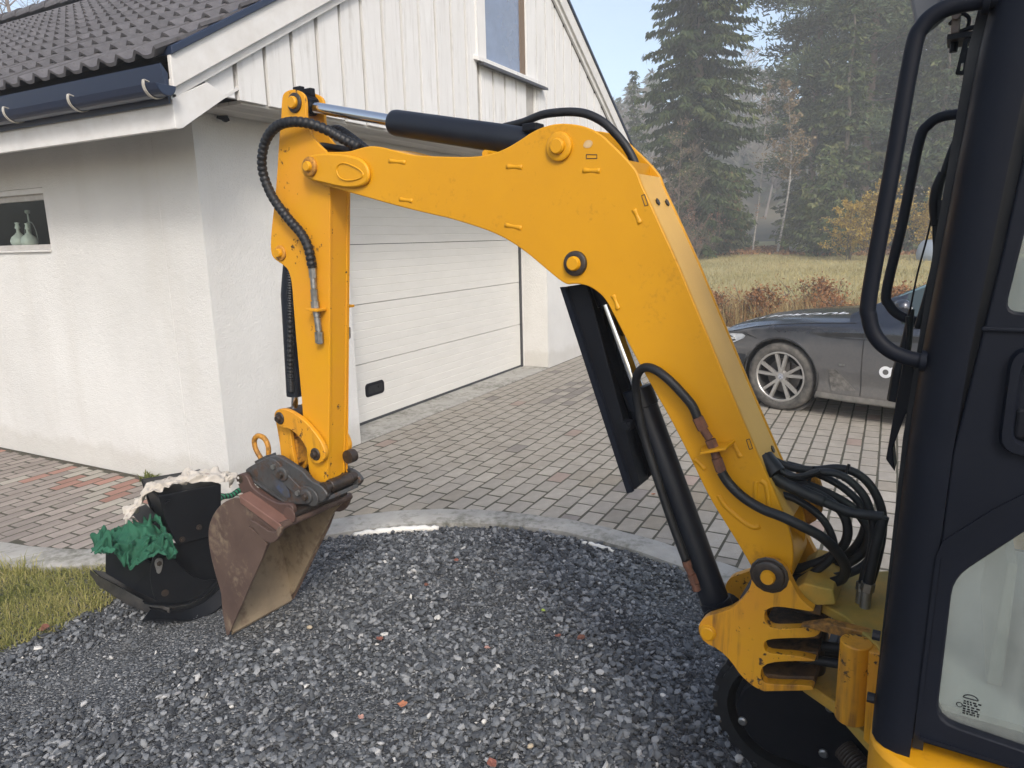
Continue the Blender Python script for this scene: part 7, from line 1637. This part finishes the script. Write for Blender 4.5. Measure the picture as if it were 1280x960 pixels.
# far wood on the hill: reads as one mass
def far_wood():
    rg = np.random.default_rng(77); P, Dv, Lz, Wz, T = [], [], [], [], []
    for i in range(180):
        px = rg.uniform(560, 1420); D = rg.uniform(92, 140); p = at(px, D); H = rg.uniform(7, 14); R_ = H * rg.uniform(.13, .2); n = 240
        f = rg.uniform(0, 1, n) ** .8; a = rg.uniform(0, 6.28, n); rr_ = R_ * (1 - f * .95) * np.sqrt(rg.uniform(.1, 1, n)); bare = rg.uniform() < .45
        P.append(np.stack([p.x + np.cos(a) * rr_, p.y + np.sin(a) * rr_, p.z + H * f], 1)); d = np.stack([np.cos(a), np.sin(a), rg.normal(.9 if bare else -.5, .4, n)], 1); d /= np.linalg.norm(d, axis=1)[:, None]
        Dv.append(d); Lz.append(rg.uniform(.9, 1.9, n)); Wz.append(rg.uniform(.05, .14, n) if bare else rg.uniform(.25, .6, n)); T.append(np.clip((.85 if bare else .4) + rg.normal(0, .1, n), 0, 1))
    P, Dv, Lz, Wz, T = map(np.concatenate, (P, Dv, Lz, Wz, T)); V, F = twig_tris(P, Dv, Lz, Wz, rg)
    tag(link('far_wood', npmesh('far_wood', V, F, np.repeat(T, 5)), tonemat('far_wood', [(0, (.05, .06, .04)), (.6, (.11, .12, .085)), (1, (.24, .20, .18))], .9)), kind='stuff')
far_wood()
# tall dry grass and rusty stems at the edge of the paving, behind the car
MAT['drygrass'] = tonemat('dry_grass', [(0, (.12, .06, .03)), (.22, (.30, .16, .075)), (.4, (.30, .22, .10)), (.7, (.44, .35, .18)), (1, (.54, .47, .29))], .85, trans=.3)
rg = np.random.default_rng(12); n = 26000
X = rg.uniform(8.8, 12.5, n); Yy = rg.uniform(-11, 4.2, n); k = np.array([noise.noise(Vector((x * .45, y * .45, 1))) + .25 * noise.noise(Vector((x * 2, y * 2, 5))) > -.12 for x, y in zip(X, Yy)]); X, Yy = X[k], Yy[k]
blades('tall_dry_grass', np.stack([X, Yy, [terr(a, b_) for a, b_ in zip(X, Yy)]], 1), .62, .0075, lambda p, g: .5 + .25 * np.array([noise.noise(Vector((x * .8, y * .8, 0))) for x, y, _ in p]) + g.normal(0, .17, len(p)), 13, MAT['drygrass'], .32)
MAT['fieldgrass'] = tonemat('field_grass', [(0, (.13, .12, .045)), (.4, (.31, .26, .115)), (.75, (.44, .37, .18)), (1, (.52, .45, .26))], .9, trans=.3)
n = 36000; X = 13 + 27 * rg.uniform(0, 1, n) ** 1.3; Yy = rg.uniform(-9, 12, n)
blades('field_grass', np.stack([X, Yy, [terr(a, b_) for a, b_ in zip(X, Yy)]], 1), .13, .011, lambda p, g: .5 + .38 * np.array([noise.noise(Vector((x * .22, y * .3, 7))) for x, y, _ in p]) + g.normal(0, .13, len(p)), 14, MAT['fieldgrass'], .8)
rg2 = np.random.default_rng(33); n = 9000; X = rg2.uniform(37, 52, n); Yy = rg2.uniform(-12, 24, n)
MAT['littertone'] = tonemat('leaf_litter_tones', [(0, (.08, .05, .03)), (.5, (.22, .10, .045)), (1, (.36, .22, .10))], .9, trans=.2)
blades('leaf_litter', np.stack([X, Yy, [terr(a, b_) + .08 for a, b_ in zip(X, Yy)]], 1), .16, .07, lambda p, g: g.uniform(0, 1, len(p)), 15, MAT['littertone'], 1.4)
MAT['rustleaf'] = tonemat('rusty_orange_leaves', [(0, (.14, .06, .03)), (.5, (.32, .16, .075)), (1, (.46, .28, .14))], .8, trans=.3)
k = 0
for (x, y, h, s, lab) in [(9.6, -2.1, .95, 1, 'rusty orange bramble behind the car bonnet'), (9.3, -3.2, .80, 2, 'rusty orange bramble behind the car windscreen base'), (9.9, -1.1, .8, 3, 'brown leaved bramble behind the car headlight'), (10.4, -4.1, .9, 4, 'orange bramble seen between the handrails above the car'), (9.2, .2, .7, 5, 'sparse brown bramble between the boom and the car nose'), (10.8, -2.8, 1.0, 6, 'taller orange bramble in the second row behind the car')]:
    me, lv = twiggy(h * .78, 80 + s, .85, 34, 8, .009, 1500 if s != 5 else 500, .042, stems=8, fork=.1); shrub('bramble', lab, 'bush', Vector((x, y, terr(x, y))), me, lv, MAT['twig'], MAT['rustleaf'], 'brambles at the edge of the paving')
# rough stones edging the paving beyond the garage, and a pale boulder in the wood
MAT['edgestone'] = mat('mossy_stone', (.20, .19, .16), .9, c2=(.30, .28, .24), scale=7, bstr=.5, bscale=40, dirt=(.09, .10, .05), dscale=4, dlo=.52, dhi=.62)
for i in range(9):
    o = link('edging_stone', stone_mesh(100 + i, rnd.uniform(.16, .26), .62), MAT['edgestone'], smooth='full'); o.location = (8.75 + rnd.uniform(-.1, .15), .5 - .34 * i, .03); o.rotation_euler = (0, 0, rnd.uniform(0, 6))
    tag(o, 'rough grey mossy stone in the row edging the pavers beyond the garage', 'stone', 'edging stones')
o = link('boulder', stone_mesh(140, .75, .45), mat('pale_boulder', (.34, .32, .29), .9, c2=(.45, .43, .40), scale=5), smooth='full'); p = at(1000, 44); o.location = p + Vector((0, 0, .3)); tag(o, 'pale grey boulder under the trees beyond the field', 'boulder')
# round wrapped bale behind the cab edge
p = at(1172, 36); mb = MB(); mb.lathe([(.0, -.6), (.50, -.6), (.60, -.52), (.62, 0), (.60, .52), (.50, .6), (0, .6)], (0, 0, 0), 'x', 24); o = mb.build('wrapped_bale', mat('pale_blue_wrap', (.24, .28, .33), .5), smooth='full'); o.location = p + Vector((0, 0, .25)); o.rotation_euler = (0, 0, R(60)); tag(o, 'pale blue grey rounded shape beyond the field beside the cab post', 'bale')

# ------------------------------------------------------------------ the misty air
def haze():
    b = MB(); b.box(-61, 151, -91, 111, -3, 55); o = b.build('haze', None); m = bpy.data.materials.new('haze'); m.use_nodes = True; nt = m.node_tree; nt.nodes.clear()
    v = nt.nodes.new('ShaderNodeVolumePrincipled'); v.inputs['Color'].default_value = (.93, .96, 1, 1); v.inputs['Density'].default_value = HAZE
    out = nt.nodes.new('ShaderNodeOutputMaterial'); nt.links.new(v.outputs[0], out.inputs['Volume']); o.data.materials.append(m); tag(o, kind='stuff')
HAZE = .0032
haze()
